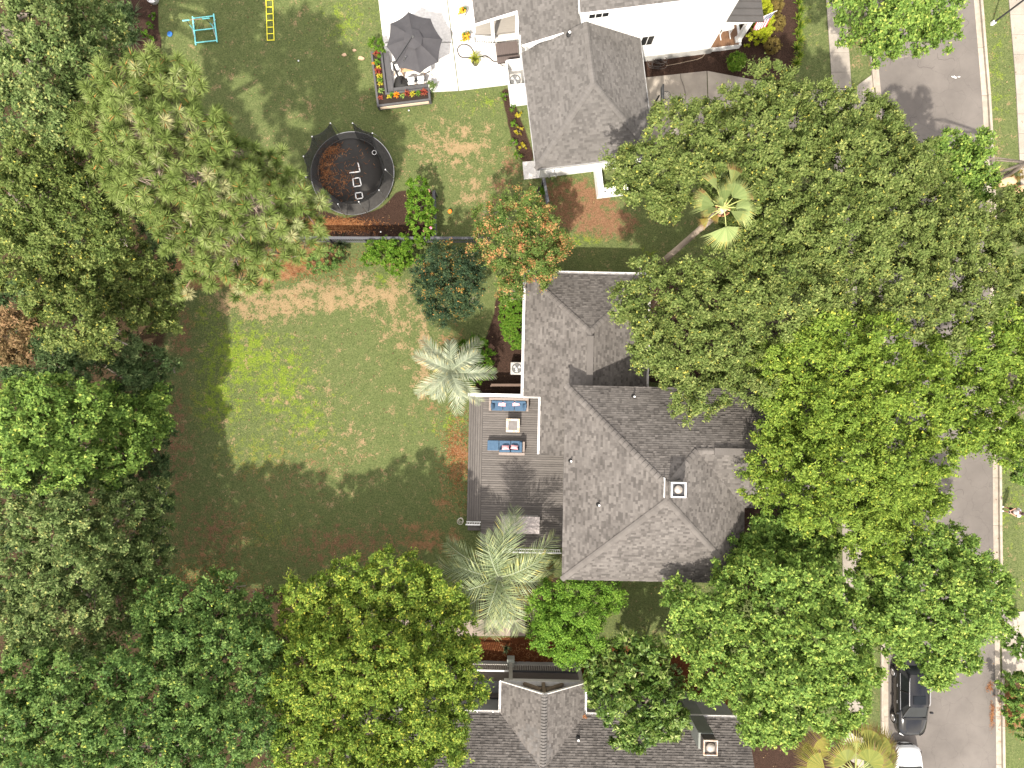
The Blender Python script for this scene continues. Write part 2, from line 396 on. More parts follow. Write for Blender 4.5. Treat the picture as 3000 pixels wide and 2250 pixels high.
# broad-leaved weeds in the clover patches, dead leaves everywhere
def scatter_cards(x, y, size, z, tilt):
    n = len(x); a = rng.uniform(0, 2 * np.pi, n); s_ = size * rng.uniform(.6, 1.3, n)
    u = np.stack([np.cos(a), np.sin(a), rng.normal(0, tilt, n)], -1) * s_[:, None]; v = np.stack([-np.sin(a), np.cos(a), rng.normal(0, tilt, n)], -1) * (s_ * .55)[:, None]
    c = np.stack([x, y, np.full(n, z) + rng.uniform(0, .02, n)], -1)
    return np.stack([c - u, c - v, c + u, c + v], 1).reshape(-1, 3)
x, y = lawn_points(60000, lawn & (MK["clover"] > .35)); k_ = rng.random(len(x)) < .8; x, y = x[k_], y[k_]
V = scatter_cards(x, y, .03, .03, .35)
tag(mesh_obj("clover", np_mesh("clover", V, 4, rng.uniform(0, 1, len(V) // 4), leafmat("clover_leaf", [(0, (.045, .095, .012)), (.5, (.11, .18, .02)), (1, (.20, .26, .035))], .25))), "lime green clover and weeds patching the back lawn", "weeds", kind="stuff")
x, y = lawn_points(6000, (MK["mulch"] < 2) & in_poly(QX, QY, [(380, -60), (3000, -60), (3000, 2300), (380, 2300)]) & ~in_poly(QX, QY, [(1100, -200), (2560, -200), (2560, 480), (1480, 480), (1480, 270), (1100, 270)]) & ~in_poly(QX, QY, [(2602, -200), (2900, -200), (2905, 2300), (2602, 2300)]) & ~in_poly(QX, QY, [(1360, 1140), (1660, 1140), (1660, 1620), (1360, 1620)]))
V = scatter_cards(x, y, .05, .03, .25)
tag(mesh_obj("fallen_leaves", np_mesh("fallen_leaves", V, 4, rng.uniform(0, 1, len(V) // 4), leafmat("fallen_leaf", [(0, (.08, .045, .022)), (.5, (.19, .115, .06)), (1, (.34, .25, .13))], .1))), "dry fallen leaves scattered over lawns and beds", "leaves", kind="stuff")

# ------------------------------------------------------------------ street: asphalt, kerbs, pavement slabs, driveways
def asphalt():
    m = mat("asphalt", (0.148, 0.132, 0.119), (0.108, 0.096, 0.087), 0.45, 0.92, bump=0.5, bscale=90, detail=9)
    nt = m.node_tree; N = nt.nodes; L = nt.links; b = _bsdf(m); src = b.inputs["Base Color"].links[0].from_socket
    g = N.new("ShaderNodeNewGeometry"); nz = N.new("ShaderNodeTexNoise"); nz.inputs["Scale"].default_value = 1.2; nz.inputs["Detail"].default_value = 4
    ad = N.new("ShaderNodeMixRGB"); ad.blend_type = 'ADD'; ad.inputs[0].default_value = .9; L.new(g.outputs["Position"], ad.inputs[1]); L.new(nz.outputs["Color"], ad.inputs[2]); L.new(g.outputs["Position"], nz.inputs["Vector"])
    v = N.new("ShaderNodeTexVoronoi"); v.feature = 'DISTANCE_TO_EDGE'; v.inputs["Scale"].default_value = .75; L.new(ad.outputs[0], v.inputs["Vector"])
    r = N.new("ShaderNodeMapRange"); r.inputs["From Min"].default_value = .004; r.inputs["From Max"].default_value = .014; r.inputs["To Min"].default_value = .86; L.new(v.outputs["Distance"], r.inputs["Value"])
    st = N.new("ShaderNodeTexNoise"); st.inputs["Scale"].default_value = .35; st.inputs["Detail"].default_value = 6; L.new(g.outputs["Position"], st.inputs["Vector"])
    r2 = N.new("ShaderNodeMapRange"); r2.inputs["From Min"].default_value = .3; r2.inputs["From Max"].default_value = .7; r2.inputs["To Min"].default_value = .84; r2.inputs["To Max"].default_value = 1.08; L.new(st.outputs[0], r2.inputs["Value"])
    mu = N.new("ShaderNodeMath"); mu.operation = 'MULTIPLY'; L.new(r.outputs[0], mu.inputs[0]); L.new(r2.outputs[0], mu.inputs[1])
    sc = N.new("ShaderNodeVectorMath"); sc.operation = 'SCALE'; L.new(src, sc.inputs[0]); L.new(mu.outputs[0], sc.inputs["Scale"]); L.new(sc.outputs[0], b.inputs["Base Color"])
    return m
ROADM = asphalt()
def lerp_x(tab, y):
    for (y0, x0), (y1, x1) in zip(tab[:-1], tab[1:]):
        if y <= y1: return x0 + (x1 - x0) * (y - y0) / (y1 - y0)
    return tab[-1][1]
EL = [(-900, 2470), (0, 2551), (145, 2569), (280, 2582), (700, 2594), (1900, 2602), (3200, 2606)]     # asphalt's west edge
ER = [(-900, 2770), (0, 2853), (335, 2881), (800, 2900), (1300, 2908), (1500, 2909), (3200, 2932)]    # asphalt's east edge
ys = list(range(-900, 3201, 60))
b = MB()
for y0, y1 in zip(ys[:-1], ys[1:]):
    q = [P(lerp_x(EL, y0) - 4, y0), P(lerp_x(ER, y0) + 4, y0), P(lerp_x(ER, y1) + 4, y1), P(lerp_x(EL, y1) - 4, y1)]
    b.add([(v.x, v.y, -0.004) for v in q], [(3, 2, 1, 0)])
road = b.build("road", ROADM); tag(road, kind="structure")
CRACK = mat("tar_crack", (0.07, 0.06, 0.055), None, 20, 0.9)
b = MB()
for k in range(26):
    y0 = rng.uniform(-100, 2300); x0 = lerp_x(EL, y0) + rng.uniform(20, 280); a = rng.uniform(0, 6.28)
    pts = []
    for s in range(9):
        pts.append((x0, y0)); a += rng.normal(0, 0.6); x0 += 9 * math.cos(a); y0 += 9 * math.sin(a)
        x0 = min(max(x0, lerp_x(EL, y0) + 6), lerp_x(ER, y0) - 6)
    for p, q in zip(pts[:-1], pts[1:]):
        u, v = P(*p), P(*q); d = (v - u).normalized() * 0.02; nn = Vector((-d.y, d.x, 0)) * 0.5
        b.add([(w_.x, w_.y, 0.0) for w_ in (u - nn, v - nn, v + nn, u + nn)], [(0, 1, 2, 3)])
cr = b.build("crack", CRACK, road)
def slab_quad(corners, z0, z1, parent, name="slab", m=CONC, gap=0.012, tint=None):
    c = sum((Vector((q.x, q.y, 0)) for q in corners), Vector()) / len(corners)
    ps = []
    for q in corners:
        v = Vector((q.x, q.y, 0)); d = (c - v); ps.append(v + d.normalized() * gap)
    return MB().prism([(p.x, p.y) for p in ps], z0, z1, rng.uniform(0, 1) if tint is None else tint).build(name, m, parent)
def strip(parent, name, f0, f1, y0, y1, step, z0, z1, m=CONC, gap=0.012):
    y = y0
    while y < y1 - 1:
        ye = min(y + step, y1)
        slab_quad([P(f0(y), y), P(f1(y), y), P(f1(ye), ye), P(f0(ye), ye)], z0, z1, parent, name, m, gap); y = ye
KERBM = mat("kerb_concrete", (0.36, 0.315, 0.26), (0.25, 0.215, 0.175), 2.5, 0.9, bump=0.25, bscale=50, tint=(0.88, 1.1))
for nm, tab, sg, gaps in (("west", EL, -1, [(258, 430)]), ("east", ER, 1, [(1790, 1985)])):
    kb = bpy.data.objects.new("kerb_" + nm, None); COL.objects.link(kb); tag(kb, kind="structure")
    strip(kb, "gutter_slab", lambda y: lerp_x(tab, y), lambda y: lerp_x(tab, y) + sg * 15, -420, 2640, 140, -0.08, 0.006, KERBM)
    for ya, yb in ((-420, gaps[0][0]), (gaps[0][1], 2640)):
        strip(kb, "kerb_stone", lambda y: lerp_x(tab, y) + sg * 16, lambda y: lerp_x(tab, y) + sg * 23, ya, yb, 140, -0.08, 0.13, KERBM)
SWL = [(-500, 2390), (0, 2420), (260, 2438), (700, 2450), (1570, 2467), (2640, 2478)]
pv = bpy.data.objects.new("pavement_west", None); COL.objects.link(pv); tag(pv, kind="structure")
strip(pv, "slab", lambda y: lerp_x(SWL, y), lambda y: lerp_x(SWL, y) + 57, -130, 259, 57, -0.08, 0.03)
strip(pv, "slab", lambda y: lerp_x(SWL, y), lambda y: lerp_x(SWL, y) + 57, 1480, 2394, 64, -0.08, 0.03)
strip(pv, "slab", lambda y: lerp_x(SWL, y), lambda y: lerp_x(SWL, y) + 57, 388, 1480, 182, -0.08, 0.03)
SWR = [(-500, 2920), (0, 2955), (240, 2975), (540, 2990), (1500, 3010), (2600, 3020)]
pv = bpy.data.objects.new("pavement_east", None); COL.objects.link(pv); tag(pv, kind="structure")
strip(pv, "slab", lambda y: lerp_x(SWR, y), lambda y: lerp_x(SWR, y) + 60, -130, 620, 58, -0.08, 0.03)
dw = bpy.data.objects.new("driveway", None); COL.objects.link(dw); tag(dw, kind="structure")
DRV = mat("driveway_concrete", (0.33, 0.295, 0.25), (0.22, 0.19, 0.16), 0.7, 0.9, bump=0.25, bscale=50, tint=(0.92, 1.08))
for q in ([(1886, 228), (2070, 208), (2076, 405), (1892, 425)], [(2072, 208), (2204, 233), (2210, 400), (2078, 405)], [(2206, 233), (2330, 263), (2335, 395), (2212, 400)],
          [(2332, 263), (2426, 262), (2432, 386), (2337, 395)], [(2428, 262), (2496, 260), (2502, 384), (2434, 386)], [(2498, 260), (2553, 219), (2566, 300), (2572, 420), (2504, 384)]):
    slab_quad([P(*c) for c in q], -0.08, 0.035, dw, m=DRV)
dw = bpy.data.objects.new("driveway_east", None); COL.objects.link(dw); tag(dw, kind="structure")
for q in ([(2934, 1795), (3010, 1790), (3010, 1972), (2936, 1982)], [(3012, 1790), (3120, 1790), (3120, 1972), (3012, 1972)]): slab_quad([P(*c) for c in q], -0.08, 0.03, dw, m=DRV)
pt = bpy.data.objects.new("path", None); COL.objects.link(pt); tag(pt, kind="structure")
for k in range(8): slab_quad([P(1060 + k * 60, 1815), P(1119 + k * 60, 1815), P(1119 + k * 60, 1863), P(1060 + k * 60, 1863)], -0.08, 0.03, pt, gap=0.008, m=mat("path_concrete", (0.28, 0.23, 0.19), (0.22, 0.18, 0.15), 2, 0.9, bump=.3, bscale=50))
PATM = mat("patio_concrete", (0.66, 0.645, 0.62), (0.46, 0.445, 0.425), 7, 0.85, bump=0.3, bscale=45, detail=7)
pa = bpy.data.objects.new("patio", None); COL.objects.link(pa); tag(pa, kind="structure")
for q in ([(1092, -150), (1290, -150), (1325, 124), (1123, 124)], [(1123, 126), (1325, 126), (1343, 266), (1148, 276)], [(1292, -150), (1570, -150), (1590, 124), (1327, 124)], [(1327, 126), (1590, 126), (1590, 236), (1480, 250), (1345, 266)]):
    slab_quad([P(*c) for c in q], -0.08, 0.06, pa, m=PATM, gap=0.008)
pd = slab_quad([P(1530, 475), P(1600, 468), P(1600, 520), P(1535, 526)], -0.08, 0.06, None, "concrete_pad", PATM)
tag(pd, kind="structure")
# ------------------------------------------------------------------ houses
class Frame:
    """a house's own straight axes: turned by ang (radians, anticlockwise) about the point under the camera"""
    def __init__(s, ang): s.a = ang; s.R = Matrix.Rotation(-ang, 3, 'Z')
    def __call__(s, px, py, z=0.0): return s.R @ P(px, py, z)
    def thing(s, name, label, cat, c):
        o = thing(name, label, cat, Matrix.Rotation(s.a, 3, 'Z') @ Vector(c), s.a); ORG[o.name] = Vector(c); return o
def roof_plane(poly, name, roof, shm, tabs, expo=0.135):
    """poly: convex outline in 3-D, first edge = the eave. Lays the deck sheet now and returns shingle tabs in `tabs`"""
    poly = [Vector(p) for p in poly]
    u = (poly[1] - poly[0]).normalized()
    n = Vector((0, 0, 0))
    for i in range(len(poly)): n += poly[i].cross(poly[(i + 1) % len(poly)])
    n.normalize()
    if n.z < 0: n = -n
    v = n.cross(u).normalized()
    c = sum(poly, Vector()) / len(poly)
    if (c - poly[0]).dot(v) < 0: v = -v
    o = poly[0]
    P2 = [((p - o).dot(u), (p - o).dot(v)) for p in poly]
    def span(h):
        xs = []
        for i in range(len(P2)):
            (x1, y1), (x2, y2) = P2[i], P2[(i + 1) % len(P2)]
            if abs(y2 - y1) < 1e-6:
                if abs(y1 - h) < 1e-4: xs += [x1, x2]
            elif min(y1, y2) - 1e-5 <= h <= max(y1, y2) + 1e-5: xs.append(x1 + (x2 - x1) * (h - y1) / (y2 - y1))
        return (min(xs), max(xs)) if xs else None
    vmax = max(q[1] for q in P2); vmin = min(q[1] for q in P2)
    under = MB().add([p - n * 0.02 for p in poly], [tuple(range(len(poly)))]).add([p - n * 0.16 for p in poly], [tuple(range(len(poly)))])
    m = len(poly)
    for i in range(m): under.add([poly[i] - n * 0.02, poly[(i + 1) % m] - n * 0.02, poly[(i + 1) % m] - n * 0.16, poly[i] - n * 0.16], [(0, 1, 2, 3)])
    under.build("decking", mat("roof_felt", (0.10, 0.092, 0.085), None, 5, 0.95), roof)
    W = (0.11, 0.15, 0.20, 0.27)
    h = vmin; row = 0
    while h < vmax - 0.02:
        h1 = min(h + expo, vmax)
        s0, s1 = span(h + 1e-4), span(h1 - 1e-4)
        if s0 and s1:
            lo, hi = min(s0[0], s1[0]), max(s0[1], s1[1])
            x = lo - rng.uniform(0, 0.25)
            while x < hi:
                wi = int(rng.integers(0, 4)); w = W[wi]; x1 = x + w
                a0, a1 = max(x, s0[0]), min(x1, s0[1]); c0, c1 = max(x, s1[0]), min(x1, s1[1])
                full = a0 == x and c0 == x and a1 == x1 and c1 == x1 and h1 - h > expo - 1e-4
                if a1 > a0 + 0.01 or c1 > c0 + 0.01:
                    if a1 < a0: a0 = a1 = (max(min(x, s0[1]), s0[0]))
                    if c1 < c0: c0 = c1 = (max(min(x, s1[1]), s1[0]))
                    ti = int(rng.choice(5, p=[0.16, 0.14, 0.25, 0.31, 0.14]))
                    lift = 0.012 + 0.016 * (rng.random() < 0.45)
                    tabs.append((o, u, v, n, a0, a1, c0, c1, h, h1, ti, wi, lift, full, shm))
                x = x1
        h = h1; row += 1
def tab_geo(mb, o, u, v, n, a0, a1, c0, c1, h, h1, ti, lift):
    q = [o + u * a0 + v * h, o + u * a1 + v * h, o + u * c1 + v * h1, o + u * c0 + v * h1]
    t = [q[0] + n * (0.012 + lift), q[1] + n * (0.012 + lift), q[2] + n * 0.004, q[3] + n * 0.004]
    b = [q[0] - n * 0.01, q[1] - n * 0.01, q[2] - n * 0.01, q[3] - n * 0.01]
    mb.add(t + b, [(0, 1, 2, 3), (4, 5, 1, 0), (5, 6, 2, 1), (7, 4, 0, 3)], ti / 4.0)
def lay_shingles(tabs, roof, first, campos=Vector((0, 0, H))):
    """the nearest full tabs are pieces of their own on shared meshes; the rest is one part"""
    full = [t for t in tabs if t[13]]
    full.sort(key=first)
    own = full[:290]; ids = set(id(t) for t in own)
    shared = {}
    for t in own:
        o, u, v, n, a0, a1, c0, c1, h, h1, ti, wi, lift, _, shm = t
        key = (ti, wi, lift > 0.015)
        if key not in shared:
            mb = MB(); tab_geo(mb, Vector(), Vector((1, 0, 0)), Vector((0, 1, 0)), Vector((0, 0, 1)), 0, a1 - a0, 0, c1 - c0, 0, h1 - h, ti, lift)
            me = mb.mesh("shingle"); me.materials.append(shm); shared[key] = me
        M = Matrix((u, v, n)).transposed()
        place("shingle", shared[key], roof, o + u * a0 + v * h, M)
    mb = MB()
    for t in tabs:
        if id(t) in ids: continue
        o, u, v, n, a0, a1, c0, c1, h, h1, ti, wi, lift, _, shm = t
        tab_geo(mb, o, u, v, n, a0, a1, c0, c1, h, h1, ti, lift)
    tag(mb.build("shingle_courses", tabs[0][14], roof), kind="stuff")
CAPS = {}
def caps(roof, a, b, n1, n2, shm, step=0.2, w=0.17, first=True):
    """ridge or hip line from a (low) to b (high): folded cap shingles, each its own piece"""
    a = Vector(a); b = Vector(b); d = (b - a).normalized(); L = (b - a).length
    up = (n1 + n2).normalized(); k = max(1, int(round(L / step))); st = L / k
    s1 = d.cross(n1); s2 = d.cross(n2)
    if s1.dot(n2) > 0: s1 = -s1
    if s2.dot(n1) > 0: s2 = -s2
    X = (s1 - s2).normalized(); X = (X - d * X.dot(d)).normalized(); U = X.cross(d).normalized()
    if U.z < 0: X = -X; U = X.cross(d).normalized()
    fall = max(0.12, -(s1.normalized()).dot(U)); run = math.sqrt(max(0.05, 1 - fall * fall))
    key0 = (round(fall, 2), round(st, 2), w, shm.name)
    for i in range(k):
        ti = int(rng.integers(1, 5)); key = key0 + (ti,)
        if key not in CAPS:
            mb = MB(); e = st * 1.04
            vs = []
            for y, lf in ((0, 0.075), (e, 0.022)):
                for x in (-w, -w * 0.28, w * 0.28, w):
                    vs.append((x * run, y, lf - max(0, abs(x) - w * 0.28) * fall - 0.0))
            vs += [(v[0], v[1], v[2] - 0.03) for v in vs[:4]]
            mb.add(vs, [(0, 1, 5, 4), (1, 2, 6, 5), (2, 3, 7, 6), (8, 9, 1, 0), (9, 10, 2, 1), (10, 11, 3, 2)], 0.45 + ti * 0.13)
            me = mb.mesh("ridge_cap"); me.materials.append(shm); CAPS[key] = me
        place("ridge_cap", CAPS[key], roof, a + d * (st * i), Matrix((X, d, U)).transposed())
def plane_n(poly):
    n = Vector()
    for i in range(len(poly)): n += Vector(poly[i]).cross(Vector(poly[(i + 1) % len(poly)]))
    n.normalize(); return n if n.z > 0 else -n
GUT = mat("white_gutter", (0.78, 0.76, 0.75), (0.62, 0.60, 0.58), 4, 0.5)
def gutter(house, a, b, out, w=0.13):
    """open trough along an eave with straps"""
    a = Vector(a); b = Vector(b); out = Vector(out).normalized(); d = (b - a).normalized()
    m = MB()
    o1 = out * 0.02; o2 = out * (w + 0.02); up = Vector((0, 0, 1))
    for p, q, hh in ((o1, o1 + out * 0.015, 0.12), (o2, o2 + out * 0.02, 0.12)):
        m.bar(a + p - up * 0.07, b + p - up * 0.07, 0.022, hh)
    m.bar(a + (o1 + o2) / 2 - up * 0.135, b + (o1 + o2) / 2 - up * 0.135, w, 0.012)
    g = m.build("gutter", GUT, house)
    L = (b - a).length; k = max(2, int(L / 0.9))
    s = MB()
    for i in range(k): s.bar(a + d * (L * (i + 0.5) / k) + o1 - up * 0.01, a + d * (L * (i + 0.5) / k) + o2 - up * 0.01, 0.03, 0.008)
    s.build("strap", STEEL, g)
def wall_box(house, x0, x1, y0, y1, z0, z1, m, name="wall"):
    return MB().box(((x0 + x1) / 2, (y0 + y1) / 2, (z0 + z1) / 2), (abs(x1 - x0), abs(y1 - y0), z1 - z0)).build(name, m, house)
def vent_pipe(house, p, r=0.05, h=0.35):
    p = Vector(p); v = MB().tube([p - Vector((0, 0, .1)), p + Vector((0, 0, h))], r, 10).build("vent_pipe", STEEL, house)
    MB().lathe(p + Vector((0, 0, 0.0)), [(r * 2.6, -0.05), (r * 2.2, 0.03), (r * 1.1, 0.09)], 12).build("flashing", BLACK, v)
    MB().lathe(p + Vector((0, 0, h)), [(r * 1.05, 0), (r * 1.05, 0.012), (r * .5, 0.014), (r * .5, 0.0)], 12).build("pipe_mouth", WHITE, v)

# ---- the house in the middle
FM = Frame(math.radians(-1.2))
xW = FM(1650, 1515, 6.2).x; xE = FM(2180, 1500, 6.2).x; yN = FM(1790, 1132, 6.2).y; yS = FM(1890, 1702, 6.2).y
hw = (xE - xW) / 2; SL = 0.65; zE = 6.2; zT = zE + SL * hw; rx = (xW + xE) / 2
rN = Vector((rx, yN - hw, zT)); rS = Vector((rx, yS + hw, zT))
if rN.y < rS.y: rN.y = rS.y = (rN.y + rS.y) / 2
yv = FM(2178, 1487, 6.2).y; half = (yN - yv) / 2; yr = yN - half; zr = zE + SL * half; xend = 16.3
J = Vector((xE - half, yr, zr)); Vv = Vector((xE, yv, zE))
hc = (rx, (yN + yS) / 2, 0)
house = FM.thing("grey_roofed_house", "central house with large brown-grey hipped shingle roof beside the timber deck", "house", hc)
roof = bpy.data.objects.new("roof", None); COL.objects.link(roof); roof.parent = house; ORG[roof.name] = org(house)
tabs = []
A = lambda x, y, z: Vector((x, y, z))
pW = [A(xW, yS, zE), A(xW, yN, zE), rN, rS]; pS = [A(xE, yS, zE), A(xW, yS, zE), rS]
pNa = [A(xW, yN, zE), A(J.x, yN, zE), J, rN]; pNb = [A(J.x, yN, zE), A(xend, yN, zE), A(xend, yr, zr), J]
pEm = [A(xE, yv, zE), A(xE, yS, zE), rS, rN, J]; pSw = [Vv, A(xend, yv, zE), A(xend, yr, zr), J]
for p in (pW, pS, pNa, pNb, pEm, pSw): roof_plane(p, "plane", roof, SHING, tabs)
z2 = 2.9; x0 = FM(1537, 1000, z2).x; x1 = FM(1896, 960, z2).x; y2 = FM(1755, 804, z2).y; h2 = (x1 - x0) / 2; r2 = (x0 + x1) / 2; zt2 = z2 + SL * h2
ap = A(r2, y2 - h2, zt2); yw = yN - 0.35; yj = FM(1560, 1162, 3).y; xm = xW + 0.45
xp = FM(1582, 1250, 3.4).x; yp = FM(1616, 1333, 3.8).y
zx = lambda x: z2 + SL * (x - x0)
q1 = [A(x0, yw, z2), A(x0, y2, z2), ap, A(r2, yw, zt2)]; q2 = [A(x0, y2, z2), A(x1, y2, z2), ap]
q3 = [A(x1, y2, z2), A(x1, yw, z2), A(r2, yw, zt2), ap]
q4 = [A(x0, yj, z2), A(x0, yw, z2), A(xm, yw, zx(xm)), A(xm, yj, zx(xm))]
q5 = [A(xp, yp, zx(xp)), A(xp, yj, zx(xp)), A(xm, yj, zx(xm)), A(xm, yp, zx(xm))]
for p in (q1, q2, q3, q4, q5): roof_plane(p, "plane", roof, SHING, tabs)
pref = Vector((xW + 2.2, (yN + yS) / 2 + 1.5, 0))
lay_shingles(tabs, roof, lambda t: ((t[0] + t[1] * t[4] + t[2] * t[8]).to_2d() - pref.to_2d()).length)
nW, nS_, nN, nE = plane_n(pW), plane_n(pS), plane_n(pNa), plane_n(pEm)
for a, b_, m1, m2 in ((A(xW, yN, zE), rN, nW, nN), (A(xW, yS, zE), rS, nW, nS_), (A(xE, yS, zE), rS, nS_, nE), (J, rN, nN, nE), (A(xend, yr, zr), J, nN, nS_),
                      (A(x0, y2, z2), ap, nW, nN), (A(x1, y2, z2), ap, nE, nN), (A(r2, yw, zt2), ap, nW, nE)):
    caps(roof, a, b_, m1, m2, SHING, 0.28)
rv = MB().bar(A(r2, FM(1722, 984, 5.2).y, zt2 + 0.06), A(r2, yw, zt2 + 0.06), 0.36, 0.07); rv.build("ridge_vent", SHING, roof)
MB().bar(A(J.x + 0.9, yr, zr + 0.06), A(xend - 0.3, yr, zr + 0.06), 0.36, 0.07).build("ridge_vent", SHING, roof)
wall_box(house, xW + .42, xE - .42, yS + .42, yN - .42, -0.1, zE - 0.05, GREYW)
wall_box(house, xE - .5, xend - .3, yv + .42, yN - .44, -0.1, zE - 0.08, GREYW)
wall_box(house, x0 + .42, x1 - .42, yw - .1, y2 - .42, -0.1, z2 - 0.03, GREYW)
wall_box(house, xp + .05, xW + .6, yp + .05, yw, -0.1, z2 - 0.02, GREYW)
gab = MB().add([A(xend - .3, yv + .42, zE - .1), A(xend - .3, yN - .44, zE - .1), A(xend - .3, yr, zr - .2)], [(0, 1, 2)]); gab.build("gable_wall", GREYW, house)
gutter(house, A(x0, y2, z2), A(x0, yj, z2), (-1, 0, 0)); gutter(house, A(x0, y2, z2), A(x1, y2, z2), (0, 1, 0)); gutter(house, A(x1, y2, z2), A(x1, yw, z2), (1, 0, 0))
gutter(house, A(xp, yj, zx(xp)), A(xp, yp, zx(xp)), (-1, 0, 0), 0.1); gutter(house, A(x0, yj + .0, z2), A(xp, yj, z2 + .1), (0, -1, 0), .06)
def zplane(x, y):
    return zE + SL * min(x - xW, xE - x, y - yS, yN - y)
for px, py in ((1858, 1162), (1673, 1351), (1755, 1480)):
    z = 7.0
    for _ in range(6): w_ = FM(px, py, z); z = zplane(w_.x, w_.y) + .25
    vent_pipe(house, (w_.x, w_.y, z - .25))
# chimney with an open white frame and a metal cowl
c1, c2 = FM(1968, 1414, 10.0), FM(2007, 1456, 10.0)
ch = MB().box(((c1.x + c2.x) / 2, (c1.y + c2.y) / 2, 9.2), (c2.x - c1.x, c1.y - c2.y, 1.5)).build("chimney", mat("chimney_siding", (0.24, 0.22, 0.20), (0.19, 0.175, 0.16), 3, 0.8), roof)
cxm, cym, wx, wy = (c1.x + c2.x) / 2, (c1.y + c2.y) / 2, c2.x - c1.x, c1.y - c2.y
m = MB()
for k in range(4): 
    for zz in (8.7 + k * .35,): m.box((cxm, cym, zz), (wx + .03, wy + .03, .02))
m.build("siding_groove", BLACK, ch)
m = MB(); 
for sx, sy, dx, dy in ((0, wy / 2, wx + .06, .06), (0, -wy / 2, wx + .06, .06), (wx / 2, 0, .06, wy - .06), (-wx / 2, 0, .06, wy - .06)): m.box((cxm + sx, cym + sy, 10.02), (dx, dy, .16))
m.build("chimney_frame", WHITE, ch)
MB().box((cxm, cym, 9.96), (wx - .05, wy - .05, .03)).build("chimney_pan", DARKG, ch)
MB().lathe((cxm - .02, cym + .02, 9.97), [(.16, 0), (.16, .08), (.21, .09), (.2, .14), (.12, .19), (0.0, .21)], 24).build("chimney_cowl", mat("tarnished_metal", (.42, .38, .34), (.3, .26, .22), 8, .45, .6), ch, smooth=True)
MB().box((cxm - wx / 2 - .22, cym, zT - .12), (.03, wy + .3, .35)).build("flashing", WHITE, ch)

# ---- the white house along the top of the photograph
FT = Frame(math.radians(7.0))
ST = 0.76; zg = 3.0
gW = (FT(1570, 495, zg).x + FT(1527, 138, zg).x) / 2; gE = (FT(1873, 108, zg).x + FT(1909, 384, zg).x) / 2; gS = (FT(1570, 495, zg).y + FT(1771, 472, zg).y) / 2
gh = (gE - gW) / 2; gr = (gW + gE) / 2; gzt = zg + ST * gh; wv = 893.0 / K
thouse = FT.thing("white_house", "white two-storey house with grey hipped garage roof at the patio", "house", (gr + 3, wv, 0))
troof = bpy.data.objects.new("roof", None); COL.objects.link(troof); troof.parent = thouse; ORG[troof.name] = org(thouse)
tabs = []
gap_ = A(gr, gS + gh, gzt)
tW = [A(gW, gS, zg), A(gW, wv, zg), A(gr, wv, gzt), gap_]; tE = [A(gE, wv, zg), A(gE, gS, zg), gap_, A(gr, wv, gzt)]; tS = [A(gE, gS, zg), A(gW, gS, zg), gap_]
for p in (tW, tE, tS): roof_plane(p, "plane", troof, SHING2, tabs)
uA = FT(1388, 35, 3.0).x; vA = FT(1455, 55, 3.3).y; uB = gW; uC = 291.0 / K; PR = 0.35; zr_ = lambda u: 3.0 + PR * (u - uA)
vTop = wv + 9.0
rA = [A(uA, vA, 3.0), A(uA, vTop, 3.0), A(uB, vTop, zr_(uB)), A(uB, vA, zr_(uB))]; rB = [A(uB, wv, zr_(uB)), A(uB, vTop, zr_(uB)), A(uC, vTop, zr_(uC)), A(uC, wv, zr_(uC))]
for p in (rA, rB): roof_plane(p, "plane", troof, SHING2, tabs)
z7 = 7.25; u7 = 275.0 / K; v7 = 877.0 / K; uE7 = 687.0 / K
rU = [A(u7, v7, z7), A(uE7 + .4, v7, z7), A(uE7 + .4, v7 + 6, z7 + 3.2), A(u7, v7 + 6, z7 + 3.2)]
roof_plane(rU, "plane", troof, SHING2, tabs)
pref = Vector((gr, gS + 3.0, 0))
lay_shingles(tabs, troof, lambda t: ((t[0] + t[1] * t[4] + t[2] * t[8]).to_2d() - pref.to_2d()).length)
n1, n2, n3 = plane_n(tW), plane_n(tE), plane_n(tS)
caps(troof, A(gr, wv - .05, gzt), gap_, n1, n2, SHING2, 0.2, 0.2); caps(troof, A(gW, gS, zg), gap_, n1, n3, SHING2, 0.22, .19); caps(troof, A(gE, gS, zg), gap_, n2, n3, SHING2, 0.22, .19)
wall_box(thouse, gW + .35, gE - .35, gS + .35, wv, -.1, zg - .04, WHITE2)
wall_box(thouse, uC, uE7, wv, vTop, -.1, z7 - .06, WHITE2)
wall_box(thouse, uB + .5, uC, wv + .25, vTop, -.1, 2.9, WHITE2)
MB().box(((uC + uE7) / 2 + .3, wv - .02, .3), (uE7 - uC - .2, .06, .7)).build("foundation", mat("foundation_block", (.45, .44, .42), (.36, .35, .33), 3, .9), thouse)
m = MB(); m.bar(A(u7, v7 - .02, z7 - .06), A(uE7 + .4, v7 - .02, z7 - .06), .05, .2); m.bar(A(u7 - .03, v7, z7 - .04), A(u7 - .03, v7 + 6, z7 + 3.16), .05, .2); m.build("fascia", WHITE, thouse)
m = MB(); m.bar(A(uA - .05, vA - .03, 2.94), A(uB, vA - .03, zr_(uB) - .06), .06, .2); m.bar(A(uB + .03, wv - .03, zr_(uB) - .04), A(gr - .9, wv - .03, zr_(gr - .9) - .02), .06, .22); m.build("fascia", WHITE, thouse)
m = MB(); m.bar(A(gW - .03, gS - .03, zg - .06), A(gE + .03, gS - .03, zg - .06), .05, .16); m.bar(A(gE + .03, gS, zg - .06), A(gE + .03, wv, zg - .06), .05, .16); m.bar(A(gW - .03, gS, zg - .06), A(gW - .03, wv, zg - .06), .05, .16); m.build("fascia", mat("grey_fascia", (.3, .3, .3)), thouse)
gutter(thouse, A(uA, vA, 3.0), A(uA, vTop, 3.0), (-1, 0, 0))
